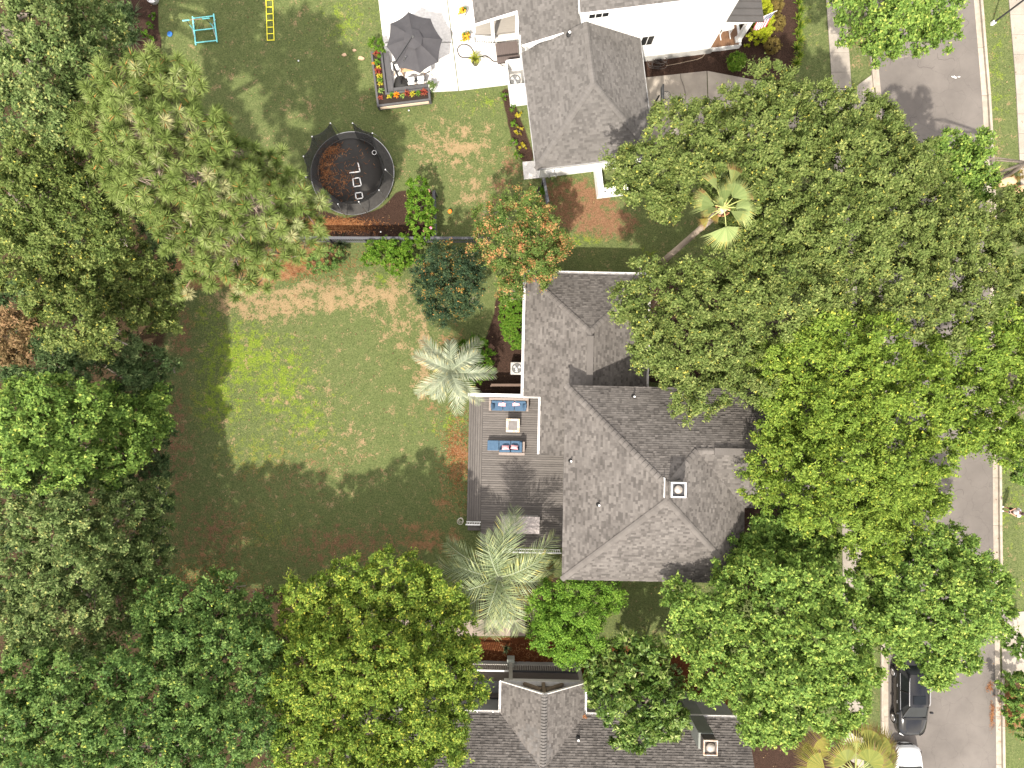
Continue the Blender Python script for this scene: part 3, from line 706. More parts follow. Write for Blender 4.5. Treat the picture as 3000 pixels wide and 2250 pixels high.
for px, py, z in ((1670, 90, 5.4),):
    w_ = FT(px, py, z); vent_pipe(thouse, (w_.x, w_.y, zg + ST * (w_.x - gW)), .07, .25)
def window_s(cx_, cz, w, h, npane):
    f = MB().box((cx_, wv - .03, cz), (w + .14, .08, h + .14)).build("window", WHITE, thouse)
    for k in range(npane): MB().box((cx_ - w / 2 + w * (k + .5) / npane, wv - .075, cz), (w / npane - .05, .02, h - .04)).build("pane", GLASS, f)
wc = FT(1755, 41, 6.4); window_s(wc.x, 6.35, 1.1, .5, 3)
wc = FT(1894, 120, 2.6); window_s(wc.x, 2.75, .75, 1.0, 2)
MB().box(((gE + .35 - .35), gS + 2.2, 1.2), (.06, 2.6, 2.3)).build("garage_door", WHITE, thouse)
# rear screened porch: floor, posts, landing, steps and rails
pf = 0.85
fl_ = MB().box(((uA + uB) / 2 + .1, vA + 3.6, pf - .1), (uB - uA + .2, 6.4, .2)).build("porch_floor", mat("porch_boards", (.27, .25, .22), (.22, .20, .18), 3, .8, stretch=(1, 12, 1)), thouse)
def rail_run(house, a, b, h=.95, step=.13, m=WHITE, nm="railing"):
    a = Vector(a); b = Vector(b); d = b - a; L = d.length; up = Vector((0, 0, 1))
    r = MB().bar(a + up * h, b + up * h, .07, .06).bar(a + up * .12, b + up * .12, .05, .05).build(nm, m, house)
    k = max(1, int(L / step)); bm_ = MB().box((0, 0, h / 2 + .04), (.035, .035, h - .12)).mesh("picket"); bm_.materials.append(m)
    for i in range(k): place("picket", bm_, r, a + d * ((i + .5) / k))
    return r
def pw(px, py, z): return FT(px, py, z)
for px, py in ((1445, 117), (1514, 103)):
    w_ = pw(px, py, pf); MB().box((w_.x, vA + .12, (pf + 3.15) / 2), (.2, .2, 3.15 - pf)).build("post", WHITE, thouse)
MB().bar(A(uA + .1, vA + .12, 2.86), A(uB, vA + .12, zr_(uB) - .32), .16, .22).build("beam", WHITE, thouse)
l0 = pw(1449, 116, .55); l1 = pw(1514, 104, .55)
BRN = mat("brown_decking", (.115, .092, .085), (.085, .066, .06), 3, .7, stretch=(10, 1, 1))
for y_, dz, zt_, nm in ((.0, .75, .55, "landing"), (-.76, .36, .3, "step")):
    nb = 10; wd = (l1.x - l0.x)
    ld = MB().box(((l0.x + l1.x) / 2, vA - .05 + y_ - dz / 2, zt_ / 2 - .03), (wd - .05, dz - .04, zt_ - .05)).build(nm, mat("riser", (.05, .04, .038)), thouse)
    for k in range(nb): MB().box((l0.x + wd * (k + .5) / nb, vA - .05 + y_ - dz / 2, zt_ - .02), (wd / nb - .008, dz, .05)).build("board", BRN, ld)
a_ = pw(1387, 128, .05); b_ = pw(1444, 117, .05); rail_run(thouse, A(a_.x, a_.y, .06), A(b_.x, vA - .05, .4), .95, .15)
rail_run(thouse, A(l1.x + .1, vA - .1, .3), A(l1.x + .1, vA - 1.35, .06), .95, .14)
for x_ in (l1.x + .1, a_.x): MB().box((x_, vA - 1.35 if x_ > a_.x else a_.y, .55), (.12, .12, 1.1)).build("newel_post", WHITE, thouse)
MB().box(((l0.x + l1.x) / 2 - .1, vA + 2.2, .95), (1.1, 1.4, .04)).build("porch_rug", mat("rug_stripe", (.42, .36, .28), (.12, .1, .09), 2, .9, stretch=(.2, 9, 1)), thouse)
# front porch on the right
fw, fe = uE7, FT(2174, 137, .5).x; fs = wv + .05
fpo = MB().box(((fw + fe) / 2, fs + 3.5, .2), (fe - fw, 7.0, .5)).build("front_porch", WHITE, thouse)
PBD = mat("stained_boards", (.20, .11, .062), (.14, .075, .04), 2.5, .6, stretch=(14, 1, 1))
nb = int((fe - fw - .1) / .14)
bmsh = MB().box((0, 3.45, .0), (.132, 6.9, .04)).mesh("board"); bmsh.materials.append(PBD)
for k in range(nb): place("board", bmsh, fpo, A(fw + .1 + k * .14, fs + .03, .475))
MB().box((fe - .22, fs + .3, 1.7), (.28, .28, 2.45)).build("column", WHITE, thouse); MB().box((fe - .22, fs + .3, .55), (.36, .36, .16)).build("column", WHITE, thouse)
MB().box((fe - .22, fs + 5.2, 1.7), (.28, .28, 2.45)).build("column", WHITE, thouse)
MB().box(((fw + fe) / 2, fs + .3, 3.05), (fe - fw + .1, .3, .45)).build("beam", WHITE, thouse); MB().box((fe - .22, fs + 3.6, 3.05), (.3, 6.4, .45)).build("beam", WHITE, thouse)
MET = mat("standing_seam_metal", (.10, .092, .086), (.08, .075, .07), 1.5, .5, .3)
pr = MB().add([A(fw, fs - .1, 3.9), A(fe + .35, fs - .1, 3.32), A(fe + .35, vTop, 3.32), A(fw, vTop, 3.9), A(fw, fs - .1, 3.8), A(fe + .35, fs - .1, 3.22), A(fe + .35, vTop, 3.22), A(fw, vTop, 3.8)],
              [(0, 1, 2, 3), (7, 6, 5, 4), (0, 4, 5, 1), (1, 5, 6, 2)]).build("porch_roof", MET, thouse)
for k in range(12): MB().bar(A(fw, fs + .25 + k * .42, 3.915), A(fe + .35, fs + .25 + k * .42, 3.335), .03, .05).build("seam", MET, pr)

# ---- the house along the bottom of the photograph
FB = Frame(math.radians(-1.2)); ze = 3.2
e0 = FB(1400, 2088, ze); ye = e0.y; xl = -9.5; xr = 656.0 / K
bhouse = FB.thing("porch_gable_house", "house with gabled porch wing and weathered grey shingles at the bottom", "house", (2.0, ye - 3, 0))
broof = bpy.data.objects.new("roof", None); COL.objects.link(broof); broof.parent = bhouse; ORG[broof.name] = org(bhouse)
tabs = []; depth = 6.0
bm1 = [A(xl, ye, ze), A(xr, ye, ze), A(xr, ye - depth, ze + SL * depth), A(xl, ye - depth, ze + SL * depth)]
roof_plane(bm1, "plane", broof, SHING, tabs)
gl = FB(1469, 1995, ze).x; grr = FB(1714, 2002, ze).x; gy_ = (FB(1469, 1995, ze).y + FB(1712, 2002, ze).y) / 2; bh = (grr - gl) / 2; br = (gl + grr) / 2; zb = ze + SL * bh
yb = ye - bh     # where the wing's ridge runs into the main slope
wl = [A(gl, ye, ze), A(gl, gy_, ze), A(br, gy_, zb), A(br, yb, zb)]; wr = [A(grr, gy_, ze), A(grr, ye, ze), A(br, yb, zb), A(br, gy_, zb)]
up3 = Vector((0, 0, .012))
for p in (wl, wr): roof_plane([q + up3 for q in p], "plane", broof, SHING2, tabs)
pref = Vector((br - .5, yb + 1.2, 0))
lay_shingles(tabs, broof, lambda t: ((t[0] + t[1] * t[4] + t[2] * t[8]).to_2d() - pref.to_2d()).length)
caps(broof, A(br, gy_, zb + .02), A(br, yb - .1, zb + .02), plane_n(wl), plane_n(wr), SHING2, .18, .2)
wall_box(bhouse, xl + .4, xr - .4, ye - depth, ye - .4, -.1, ze - .04, GREYW)
wall_box(bhouse, gl + .35, grr - .35, ye - .3, gy_ - 1.9, -.1, ze - .04, GREYW)
GB = lambda a, b: gutter(bhouse, a, b[0], b[1])
gutter(bhouse, A(gl, gy_, ze), A(gl, ye, ze), (-1, 0, 0), .1); gutter(bhouse, A(grr, gy_, ze), A(grr, ye, ze), (1, 0, 0), .1)
gutter(bhouse, A(xl, ye, ze), A(gl, ye, ze), (0, 1, 0), .1); gutter(bhouse, A(grr, ye, ze), A(xr, ye, ze), (0, 1, 0), .1)
# open gable: fascia boards, tie beam, king post and curved struts
m = MB(); m.bar(A(gl, gy_ + .02, ze - .02), A(br, gy_ + .02, zb - .02), .05, .16); m.bar(A(grr, gy_ + .02, ze - .02), A(br, gy_ + .02, zb - .02), .05, .16); m.build("bargeboard", mat("pale_trim", (.62, .6, .57)), bhouse)
MB().box((br, gy_ - .1, ze - .18), (grr - gl - .3, .26, .34)).build("tie_beam", mat("pale_trim", (.62, .6, .57)), bhouse)
TIM = mat("weathered_timber", (.22, .17, .12), (.15, .115, .08), 4, .85)
MB().box((br, gy_ - .06, (ze + zb) / 2 - .05), (.2, .16, zb - ze - .2)).build("king_post", TIM, bhouse)
for s_ in (-1, 1): MB().bar(A(br + s_ * 1.15, gy_ - .05, ze + .12), A(br + s_ * .15, gy_ - .05, zb - .75), .14, .16).build("strut", TIM, bhouse)
# timber porch floor, rail and footings
py0 = FB(1550, 1944, .5).y; pz = .62; pxl = FB(1385, 1960, pz).x; pxr = FB(1697, 1960, pz).x
pbx = bpy.data.objects.new("porch", None); COL.objects.link(pbx); pbx.parent = bhouse; ORG[pbx.name] = org(bhouse)
nb = int((py0 - ye + .3) / .14); bmsh = MB().box((0, 0, 0), (pxr - pxl + 1.6, .132, .04)).mesh("board"); bmsh.materials.append(mat("grey_porch_boards", (.22, .185, .16), (.17, .145, .125), 3, .8, stretch=(1, 14, 1)))
for k in range(nb): place("board", bmsh, pbx, A((pxl + pxr) / 2 - .8, py0 - .1 - k * .14, pz))
MB().box(((pxl + pxr) / 2 - .8, (py0 + ye) / 2, .25), (pxr - pxl + 1.5, py0 - ye - .2, .6)).build("skirting", GREYW, pbx)
PALE = mat("pale_rail", (.42, .40, .36), (.34, .32, .29), 4, .7)
pmx = FB(1496, 1960, .6).x
for a_, b_ in ((pxl - 1.2, pmx - .12), (pmx + .12, pxr)):
    r_ = rail_run(bhouse, A(a_, py0, pz), A(b_, py0, pz), 1.0, .135, PALE)
    if a_ > pmx: MB().bar(A(a_, py0 + .0, pz + 1.06), A(b_, py0, pz + 1.06), .12, .04).build("top_rail", DARKG, bhouse)
    else: MB().bar(A(a_, py0 + .0, pz + 1.06), A(b_, py0, pz + 1.06), .09, .04).build("top_rail", WHITE, bhouse)
for x_ in (pmx, pxr - .1):
    MB().box((x_, py0, 1.6), (.22, .22, 3.0)).build("post", PALE, bhouse); MB().box((x_, py0 + .05, .32), (.46, .46, .66)).build("footing", mat("pale_block", (.4, .42, .37)), bhouse)
    MB().bar(A(x_, py0, 3.02), A(x_, gy_ - .1, 3.05), .16, .2).build("beam", PALE, bhouse)
MB().box((gl - 1.0, ye + .42, pz + .05), (2.0, .72, .06)).build("landing", mat("grey_stone", (.25, .25, .25)), bhouse)
# chimney chase with an open cap
cu0, cu1, cv0, cv1 = 500 / K, 538 / K, -889 / K, -930 / K
cb = MB().box(((cu0 + cu1) / 2, (cv0 + cv1) / 2, 2.6), (cu1 - cu0, cv0 - cv1, 5.2)).build("chimney", mat("sage_siding", (.21, .225, .205), (.17, .18, .165), 2, .7), broof)
MB().box(((cu0 + cu1) / 2 + .05, (cv0 + cv1) / 2, 5.5), (cu1 - cu0 - .12, cv0 - cv1 - .12, .66)).build("chimney_shaft", mat("dark_siding", (.09, .08, .075)), cb)
cxm, cym = (cu0 + cu1) / 2 + .05, (cv0 + cv1) / 2; wx, wy = cu1 - cu0 - .1, cv0 - cv1 - .1
m = MB()
for sx, sy, dx, dy in ((0, wy / 2, wx + .05, .05), (0, -wy / 2, wx + .05, .05), (wx / 2, 0, .05, wy - .05), (-wx / 2, 0, .05, wy - .05)): m.box((cxm + sx, cym + sy, 5.9), (dx, dy, .14))
m.build("chimney_frame", mat("rusting_white", (.6, .55, .5), (.35, .2, .12), 5, .6), cb)
MB().lathe((cxm, cym + .02, 5.83), [(.2, 0), (.2, .08), (.26, .09), (.25, .15), (.15, .22), (0.0, .25)], 24).build("chimney_cowl", mat("tarnished_metal", (.5, .45, .4)), cb, smooth=True)
w_ = FB(1696, 2176, 4.4); vent_pipe(bhouse, (w_.x, w_.y, ze + SL * (ye - w_.y)), .06, .3)
m = MB()
for k in range(30):
    c_ = A(grr + .02 + rng.normal(0, .07), ye - .05 + rng.normal(-.12, .12), ze + .12); m.box(c_, (.1, .02, .01), rng.uniform(0, 3), rng.uniform(0, 1))
tag(m.build("leaf_litter", mat("dead_leaf", (.35, .15, .06), (.2, .08, .03), 12, .9, tint=(.6, 1.4)), broof), kind="stuff")
# ------------------------------------------------------------------ deck and its furniture
DB = mat("deck_board", (.135, .122, .113), (.092, .082, .075), 2.2, .8, stretch=(1, 9, 1), bump=.2, bscale=30, tint=(.86, 1.12))
DBV = mat("deck_border_board", (.130, .117, .108), (.092, .082, .075), 2.2, .8, stretch=(9, 1, 1), bump=.2, bscale=30, tint=(.86, 1.12))
dz = .55
dx0 = FM(1371, 1340, dz).x; dx1 = FM(1412, 1340, dz).x; dyt = FM(1450, 1160, dz).y; dyb = FM(1520, 1605, dz).y; dyl = FM(1390, 1527, dz).y
deck = FM.thing("timber_deck", "grey-brown timber deck with border boards along the central house", "deck", ((dx0 + xW) / 2, (dyt + dyb) / 2, 0))
hb = [MB().box((0, 0, 0), (xW + .5 - dx1, .124, .04), tint=t).mesh("board") for t in (.0, .3, .6, 1.0)]
vb = [MB().box((0, 0, 0), (.124, dyt - dyl, .04), tint=t).mesh("board") for t in (.0, .3, .6, 1.0)]
for m_ in hb: m_.materials.append(DB)
for m_ in vb: m_.materials.append(DBV)
k = 0; y_ = dyt - .08
while y_ > dyb: place("board", hb[rng.integers(0, 4)], deck, A((dx1 + xW + .5) / 2, y_, dz - .02)); y_ -= .145
x_ = dx0 + .07
while x_ < dx1 - .05: place("border_board", vb[rng.integers(0, 4)], deck, A(x_, (dyt + dyl) / 2, dz - .02)); x_ += .145
MB().box(((dx0 + xW) / 2 + .2, (dyt + dyl) / 2, .24), (xW - dx0 + .3, dyt - dyl - .1, .5)).build("skirt", DARKG, deck)
MB().box(((dx1 + xW) / 2 + .2, (dyl + dyb) / 2, .24), (xW - dx1 + .2, dyl - dyb - .05, .5)).build("skirt", DARKG, deck)
MB().box(((dx0 + x0) / 2 + .05, dyt + .06, dz + .42), (x0 - dx0 + .1, .12, .84)).build("rail_wall", WHITE, deck)
MB().box(((dx0 + x0) / 2 + .05, dyt + .06, dz + .86), (x0 - dx0 + .14, .2, .05)).build("rail_cap", WHITE, deck)
rail_run(deck, A(FM(1507, 1604, 1).x - .8, dyb - .05, dz), A(xW + .3, dyb - .05, dz), .95, .13)
rail_run(deck, A(dx0, dyl - .02, dz), A(dx1 + .02, dyl - .02, dz), .95, .13)
for q in range(2): MB().box(((dx0 + dx1) / 2, dyl - .2 - q * .3, .38 - q * .19), (dx1 - dx0 - .1, .3, .05)).build("step", DB, deck)
BLUE = mat("blue_cushion", (.062, .112, .175), (.045, .085, .14), 5, .9, bump=.15, bscale=60)
WICK = mat("grey_wicker", (.29, .24, .215), (.2, .165, .145), 30, .85, bump=.5, bscale=120)
PINK = mat("pink_print", (.75, .16, .20), (.80, .66, .66), 22, .9)
def pillow(parent_thing, c, s, rz, tilt, m, label=None):
    """plump square cushion"""
    n = 8; v = []; f = []
    for k, sg in enumerate((1, -1)):
        for i in range(n + 1):
            for j in range(n + 1):
                a_, b_ = i / n * 2 - 1, j / n * 2 - 1
                e = (1 - a_ * a_) * (1 - b_ * b_); pinch = 1 - .10 * (1 - abs(a_)) * abs(b_) - .10 * (1 - abs(b_)) * abs(a_)
                v.append(Vector((a_ * s[0] / 2 * pinch, b_ * s[1] / 2 * pinch, sg * s[2] / 2 * e ** .45)))
        o_ = k * (n + 1) ** 2
        for i in range(n):
            for j in range(n):
                q = [o_ + i * (n + 1) + j, o_ + (i + 1) * (n + 1) + j, o_ + (i + 1) * (n + 1) + j + 1, o_ + i * (n + 1) + j + 1]
                f.append(q if sg > 0 else q[::-1])
    R = Matrix.Rotation(rz, 3, 'Z') @ Matrix.Rotation(tilt, 3, 'X')
    mb = MB().add([R @ w + Vector(c) for w in v], f)
    return mb
def fx(px, py, z): return FM(px, py, z)
def cush(thing_, name, a, b, z0, z1, m=BLUE, bev=.05):
    return MB().box(((a.x + b.x) / 2, (a.y + b.y) / 2, (z0 + z1) / 2), (abs(b.x - a.x) - .015, abs(b.y - a.y) - .015, z1 - z0)).build(name, m, thing_, bevel=bev)
# three-seat sofa under the white rail wall
s0, s1 = fx(1433, 1164, 1.1), fx(1548, 1205, .9)
sofa = FM.thing("sofa", "long blue-cushioned wicker sofa against the white deck rail", "sofa", ((s0.x + s1.x) / 2, (s0.y + s1.y) / 2, dz))
MB().box(((s0.x + s1.x) / 2, s0.y - .08, dz + .36), (s1.x - s0.x, .17, .72)).build("backrest", WICK, sofa, bevel=.02)
for xx in (s0.x + .07, s1.x - .07): MB().box((xx, (s0.y + s1.y) / 2 - .09, dz + .3), (.14, s0.y - s1.y - .18, .6)).build("arm", WICK, sofa, bevel=.02)
MB().box(((s0.x + s1.x) / 2, (s0.y + s1.y) / 2 - .08, dz + .14), (s1.x - s0.x - .3, s0.y - s1.y - .2, .28)).build("seat_frame", WICK, sofa)
w3 = (s1.x - s0.x - .3) / 3
for k in range(3):
    xa = s0.x + .15 + k * w3
    cush(sofa, "seat_cushion", A(xa, s0.y - .18, 0), A(xa + w3, s1.y + .0, 0), dz + .28, dz + .44)
    cush(sofa, "back_cushion", A(xa, s0.y - .16, 0), A(xa + w3, s0.y - .34, 0), dz + .44, dz + .80, bev=.07)
for k, xx in enumerate((s0.x + .24, s1.x - .24)): 
    o_ = pillow(sofa, (xx, (s0.y + s1.y) / 2 - .1, dz + .6), (.5, .42, .16), 0, 0, BLUE); o_.v = [tuple(Matrix.Rotation(1.15 * (1 if k == 0 else -1), 3, 'Y') @ (Vector(q) - Vector((xx, (s0.y + s1.y) / 2 - .1, dz + .6))) + Vector((xx, (s0.y + s1.y) / 2 - .1, dz + .6))) for q in o_.v]; o_.build("side_cushion", BLUE, sofa, smooth=True)
def throw_pillow(px, py, z, rz, tilt, label):
    c = FM(px, py, z); w_ = Matrix.Rotation(FM.a, 3, 'Z') @ c
    t = pillow(None, w_, (.46, .34, .17), rz, tilt, PINK).build("throw_pillow", PINK, None, smooth=True); tag(t, label, "pillow", "pink patterned pillows on the deck seats")
throw_pillow(1471, 1184, dz + .62, -.1, .75, "pink patterned pillow at the left end of the long blue sofa")
throw_pillow(1512, 1183, dz + .62, .1, .75, "pink patterned pillow at the right end of the long blue sofa")
# chaise loveseat
s0, s1 = fx(1428, 1289, .95), fx(1537, 1333, 1.0); xm_ = fx(1462, 1300, .95).x
lv = FM.thing("chaise_sofa", "blue-cushioned loveseat with open ottoman end below the fire table", "sofa", ((s0.x + s1.x) / 2, (s0.y + s1.y) / 2, dz))
MB().box(((xm_ + s1.x) / 2, s1.y + .08, dz + .34), (s1.x - xm_, .17, .68)).build("backrest", WICK, lv, bevel=.02)
MB().box((s1.x - .07, (s0.y + s1.y) / 2 + .05, dz + .3), (.14, s0.y - s1.y - .2, .6)).build("arm", WICK, lv, bevel=.02)
MB().box(((s0.x + s1.x) / 2 - .07, (s0.y + s1.y) / 2 + .08, dz + .14), (s1.x - s0.x - .2, s0.y - s1.y - .2, .28)).build("seat_frame", WICK, lv)
w2 = (s1.x - .15 - xm_) / 2
cush(lv, "ottoman_cushion", A(s0.x, s0.y, 0), A(xm_, s1.y + .22, 0), dz + .28, dz + .45)
for k in range(2):
    xa = xm_ + k * w2
    cush(lv, "seat_cushion", A(xa, s0.y, 0), A(xa + w2, s1.y + .18, 0), dz + .28, dz + .45)
    cush(lv, "back_cushion", A(xa, s1.y + .36, 0), A(xa + w2, s1.y + .17, 0), dz + .45, dz + .8, bev=.07)
o_ = MB().box((s1.x - .25, (s0.y + s1.y) / 2 + .12, dz + .62), (.18, .55, .36)); o_.build("side_cushion", BLUE, lv, bevel=.07)
throw_pillow(1481, 1311, dz + .66, .0, -.8, "pink patterned pillow on the loveseat beside its ottoman")
throw_pillow(1507, 1310, dz + .66, -.1, -.8, "pink patterned pillow on the loveseat at its arm end")
# tiled fire table
a_, b_ = fx(1483, 1227, 1.15), fx(1522, 1266, 1.15); cx_, cy_ = (a_.x + b_.x) / 2, (a_.y + b_.y) / 2; sz = b_.x - a_.x
ft = FM.thing("fire_table", "square fire table with pale stone tile rim between the two sofas", "fire table", (cx_, cy_, dz))
MB().box((cx_, cy_, dz + .28), (sz - .16, sz - .16, .56)).build("base", mat("bronze_panel", (.10, .085, .075)), ft)
MB().box((cx_, cy_, dz + .565), (sz - .02, sz - .02, .03)).build("table_top", mat("grout", (.35, .32, .29)), ft)
TILE = [mat("slate_tile_%d" % k, c, tuple(q * .75 for q in c), 6, .7) for k, c in enumerate(((.60, .53, .44), (.50, .44, .40), (.62, .46, .30), (.55, .54, .52)))]
tw = sz / 6
for i in range(6):
    for j in range(6):
        if i in (0, 5) or j in (0, 5): MB().box((cx_ - sz / 2 + (i + .5) * tw, cy_ - sz / 2 + (j + .5) * tw, dz + .595), (tw - .012, tw - .012, .03)).build("tile", TILE[rng.integers(0, 4)], ft)
MB().box((cx_, cy_, dz + .585), (sz - 2 * tw - .02, sz - 2 * tw - .02, .03)).build("burner_lid", mat("burner_metal", (.17, .155, .15), (.12, .11, .105), 5, .5), ft)
# granite counter by the big palm
a_, b_ = fx(1470, 1512, 1.5), fx(1580, 1564, 1.5)
ct = FM.thing("outdoor_counter", "speckled granite-topped counter at the palm end of the deck", "counter", ((a_.x + b_.x) / 2, (a_.y + b_.y) / 2, dz))
MB().box(((a_.x + b_.x) / 2, (a_.y + b_.y) / 2, dz + .955), (b_.x - a_.x, a_.y - b_.y, .05)).build("counter_top", mat("granite", (.50, .45, .43), (.2, .17, .17), 26, .35, detail=6), ct)
MB().box(((a_.x + b_.x) / 2, (a_.y + b_.y) / 2, dz + .465), (b_.x - a_.x - .14, a_.y - b_.y - .14, .93)).build("cabinet", GREYW, ct)
for k in range(3): MB().box((a_.x + .4 + k * .75, a_.y - .06, dz + .45), (.66, .02, .75)).build("door", mat("counter_door", (.25, .24, .23)), ct)

def ac_unit(c, s, h, rz, label, m, fr=None):
    t = thing("ac_unit", label, "ac unit", c, rz, "outdoor condenser units"); ORG[t.name] = Vector((0, 0, 0))
    b_ = MB().box((0, 0, h / 2), (s, s, h)).build("cabinet", m, t, bevel=.05)
    MB().lathe((0, 0, h - .06), [(s * .40, 0), (s * .40, .075), (s * .36, .078), (s * .36, .0)], 28).build("fan_ring", mat("dark_metal_grill", (.06, .06, .06)), t)
    MB().lathe((0, 0, h - .02), [(s * .36, 0), (s * .36, .028), (0, .03)], 28).build("fan_well", mat("fan_well", (.16, .16, .155)), t)
    f = MB().lathe((0, 0, h + .01), [(s * .12, 0), (s * .12, .04), (0, .06)], 16).build("fan_hub", STEEL, t)
    for k in range(3):
        a_ = k * 2.094 + .5; mb = MB()
        v = [Vector((math.cos(a_ + da) * r, math.sin(a_ + da) * r, h + zz)) for r, da, zz in ((s * .11, -.5, .015), (s * .33, -.45, .015), (s * .34, .35, .05), (s * .11, .35, .05))]
        mb.add(v + [w + Vector((0, 0, .01)) for w in v], [(3, 2, 1, 0), (4, 5, 6, 7), (0, 1, 5, 4), (1, 2, 6, 5), (2, 3, 7, 6), (3, 0, 4, 7)]).build("fan_blade", mat("fan_blade", (.55, .55, .54)), t)
    g = MB()
    for k in range(5): g.ring((0, 0, h + .075), s * (.08 + .07 * k), .004, 28, 4)
    g.build("grille", STEEL, t)
    return t
PUT = mat("putty_enamel", (.40, .38, .35), (.33, .31, .29), 4, .5)
p_ = P(1514, 1079, .85); ac_unit((p_.x, p_.y, 0), .78, .8, FM.a, "beige condenser unit on mulch beside the central house wall", PUT)
p_ = P(1509, 236, .8); ac_unit((p_.x, p_.y, 0.06), .86, .8, FT.a, "grey condenser unit inside the white screen by the garage", PUT)
# white screen walls round the neighbours' condenser
w0 = FT(1482, 200, .1)
scn = FT.thing("white_screen_wall", "white boarded screen enclosing the condenser at the garage corner", "screen", (w0.x + .6, w0.y - .9, 0))
MB().box((w0.x + .03, w0.y - 1.2, .55), (.08, 2.4, 1.1)).build("panel", WHITE, scn); MB().box((w0.x + .75, w0.y, .55), (1.4, .08, 1.1)).build("panel", WHITE, scn)
MB().box((w0.x + .75, w0.y - 1.55, .55), (1.34, .08, 1.1)).build("panel", WHITE, scn); MB().box((w0.x + .75, w0.y - 2.0, 1.0), (1.34, .85, .06)).build("lid", WHITE, scn)
MB().box((w0.x + .75, w0.y - 2.4, .5), (1.34, .06, 1.0)).build("panel", WHITE, scn)
# bin enclosure on the garage's south side
w0 = FT(1742, 525, .1); w1 = FT(1752, 581, .1)
be = FT.thing("white_bin_enclosure", "low white open-topped enclosure below the garage gable, half under the oak", "enclosure", (w0.x + .8, w1.y + .6, 0))
hh = 1.1; ylen = w0.y - w1.y + .9
MB().box((w1.x + .1, w1.y + ylen / 2, hh / 2), (.34, ylen, hh)).build("wall", WHITE, be); MB().box((w1.x + 1.1, w1.y + .18, hh / 2), (1.6, .36, hh)).build("wall", WHITE, be); MB().box((w1.x + 1.9, w1.y + ylen / 2, hh / 2), (.2, ylen, hh)).build("wall", WHITE, be)
for k in range(2): MB().box((w1.x + .35 + .0, w1.y + .1 + k * .28, hh + .01), (.12, .06, .02)).build("hinge", BLACK, be)
# meters on the garage wall
for px, wd, ht, zz, lb in ((1612, .45, .3, 1.3, "wide grey meter box on the garage's white south wall"), (1634, .34, .5, 1.5, "tall grey meter box nearer the bin enclosure on the garage wall")):
    w_ = FT(px, 505, zz); t = FT.thing("meter_box", lb, "meter box", (w_.x, gS + .28, zz)); 
    MB().box((w_.x, gS + .28, zz), (wd, .2, ht)).build("cabinet", mat("meter_grey", (.62, .62, .62)), t, bevel=.01); MB().tube([A(w_.x, gS + .28, zz - ht / 2), A(w_.x, gS + .28, .02)], .03, 8).build("conduit", mat("meter_grey", (.62, .62, .62)), t)

# ------------------------------------------------------------------ trampoline
c0 = P(1036, 512, 0); cx, cy = c0.x, c0.y
tr = thing("trampoline", "round black trampoline with sagging net, white taped letters and pine straw", "trampoline", (cx, cy, 0))
mz = .95; mr = 2.02
MATB = mat("jump_mat", (.036, .033, .030), (.027, .025, .023), 2.5, .75, bump=.15, bscale=90)
NETC = bpy.data.materials.new("black_netting"); NETC.use_nodes = True
_n = NETC.node_tree; _b = _bsdf(NETC); _b.inputs["Base Color"].default_value = (.02, .02, .02, 1); _b.inputs["Roughness"].default_value = .8
_t = _n.nodes.new("ShaderNodeBsdfTransparent"); _m = _n.nodes.new("ShaderNodeMixShader"); _m.inputs[0].default_value = .80
_n.links.new(_t.outputs[0], _m.inputs[1]); _n.links.new(_b.outputs[0], _m.inputs[2]); _n.links.new(_m.outputs[0], _n.nodes["Material Output"].inputs[0])
mm = P(1029, 501, mz); mx, my = mm.x, mm.y
MB().lathe((mx, my, mz), [(mr, -.03), (mr, 0), (mr * .6, -.025), (0.0, -.04)], 56).build("jump_mat", MATB, tr, smooth=True)
MB().ring((mx, my, mz), mr, .02, 56, 5).build("mat_edge", BLACK, tr)
sk = MB(); n = 56; vs = []
for i in range(n):
    a = 2 * math.pi * i / n; fr = 2.62 + .03 * math.sin(7 * a)
    vs += [(mx + (mr + .02) * math.cos(a), my + (mr + .02) * math.sin(a), mz - .03), (cx + (mr + .3) * math.cos(a), cy + (mr + .3) * math.sin(a), .62), (cx + fr * math.cos(a), cy + fr * math.sin(a), .3)]
sk.add(vs, [(3 * i + j, 3 * ((i + 1) % n) + j, 3 * ((i + 1) % n) + j + 1, 3 * i + j + 1) for i in range(n) for j in (0, 1)])
sk.build("spring_skirt", mat("grey_mesh_skirt", (.055, .052, .048), (.034, .032, .03), 7, .8), tr, smooth=True)
MB().ring((cx, cy, .3), 2.62, .03, 64, 6).build("frame_ring", STEEL, tr)
for k in range(8):
    a = k * math.pi / 4 + .2; m = MB().tube([(cx + 2.62 * math.cos(a), cy + 2.62 * math.sin(a), .3), (cx + 2.62 * math.cos(a), cy + 2.62 * math.sin(a), .0)], .03, 8); m.build("leg", STEEL, tr)
tops = [(968, 361), (1033, 361), (1091, 390), (1129, 497), (1110, 557), (1051, 591), (990, 598), (896, 519), (889, 458), (914, 400)]   # pole heads in order, the doorway between the first two
tz = 2.55; tp = [P(x, y, tz) for x, y in tops]
cT = sum(tp, Vector()) / len(tp)
feet = []
for q in tp:
    d = Vector((q.x - cx, q.y - cy, 0)).normalized(); feet.append(Vector((cx + d.x * 2.72, cy + d.y * 2.72, .22)))
for q, f_ in zip(tp, feet):
    pl = MB().tube([f_, f_ + (q - f_) * .5 + Vector((q.x - cx, q.y - cy, 0)).normalized() * .12, q], [.024, .02, .016], 7).build("net_pole", STEEL, tr, smooth=True)
    MB().lathe(q, [(.035, -.03), (.045, .0), (.03, .04), (0, .05)], 8).build("pole_cap", WHITE, pl)
net = MB(); N_ = len(tp); st = 7
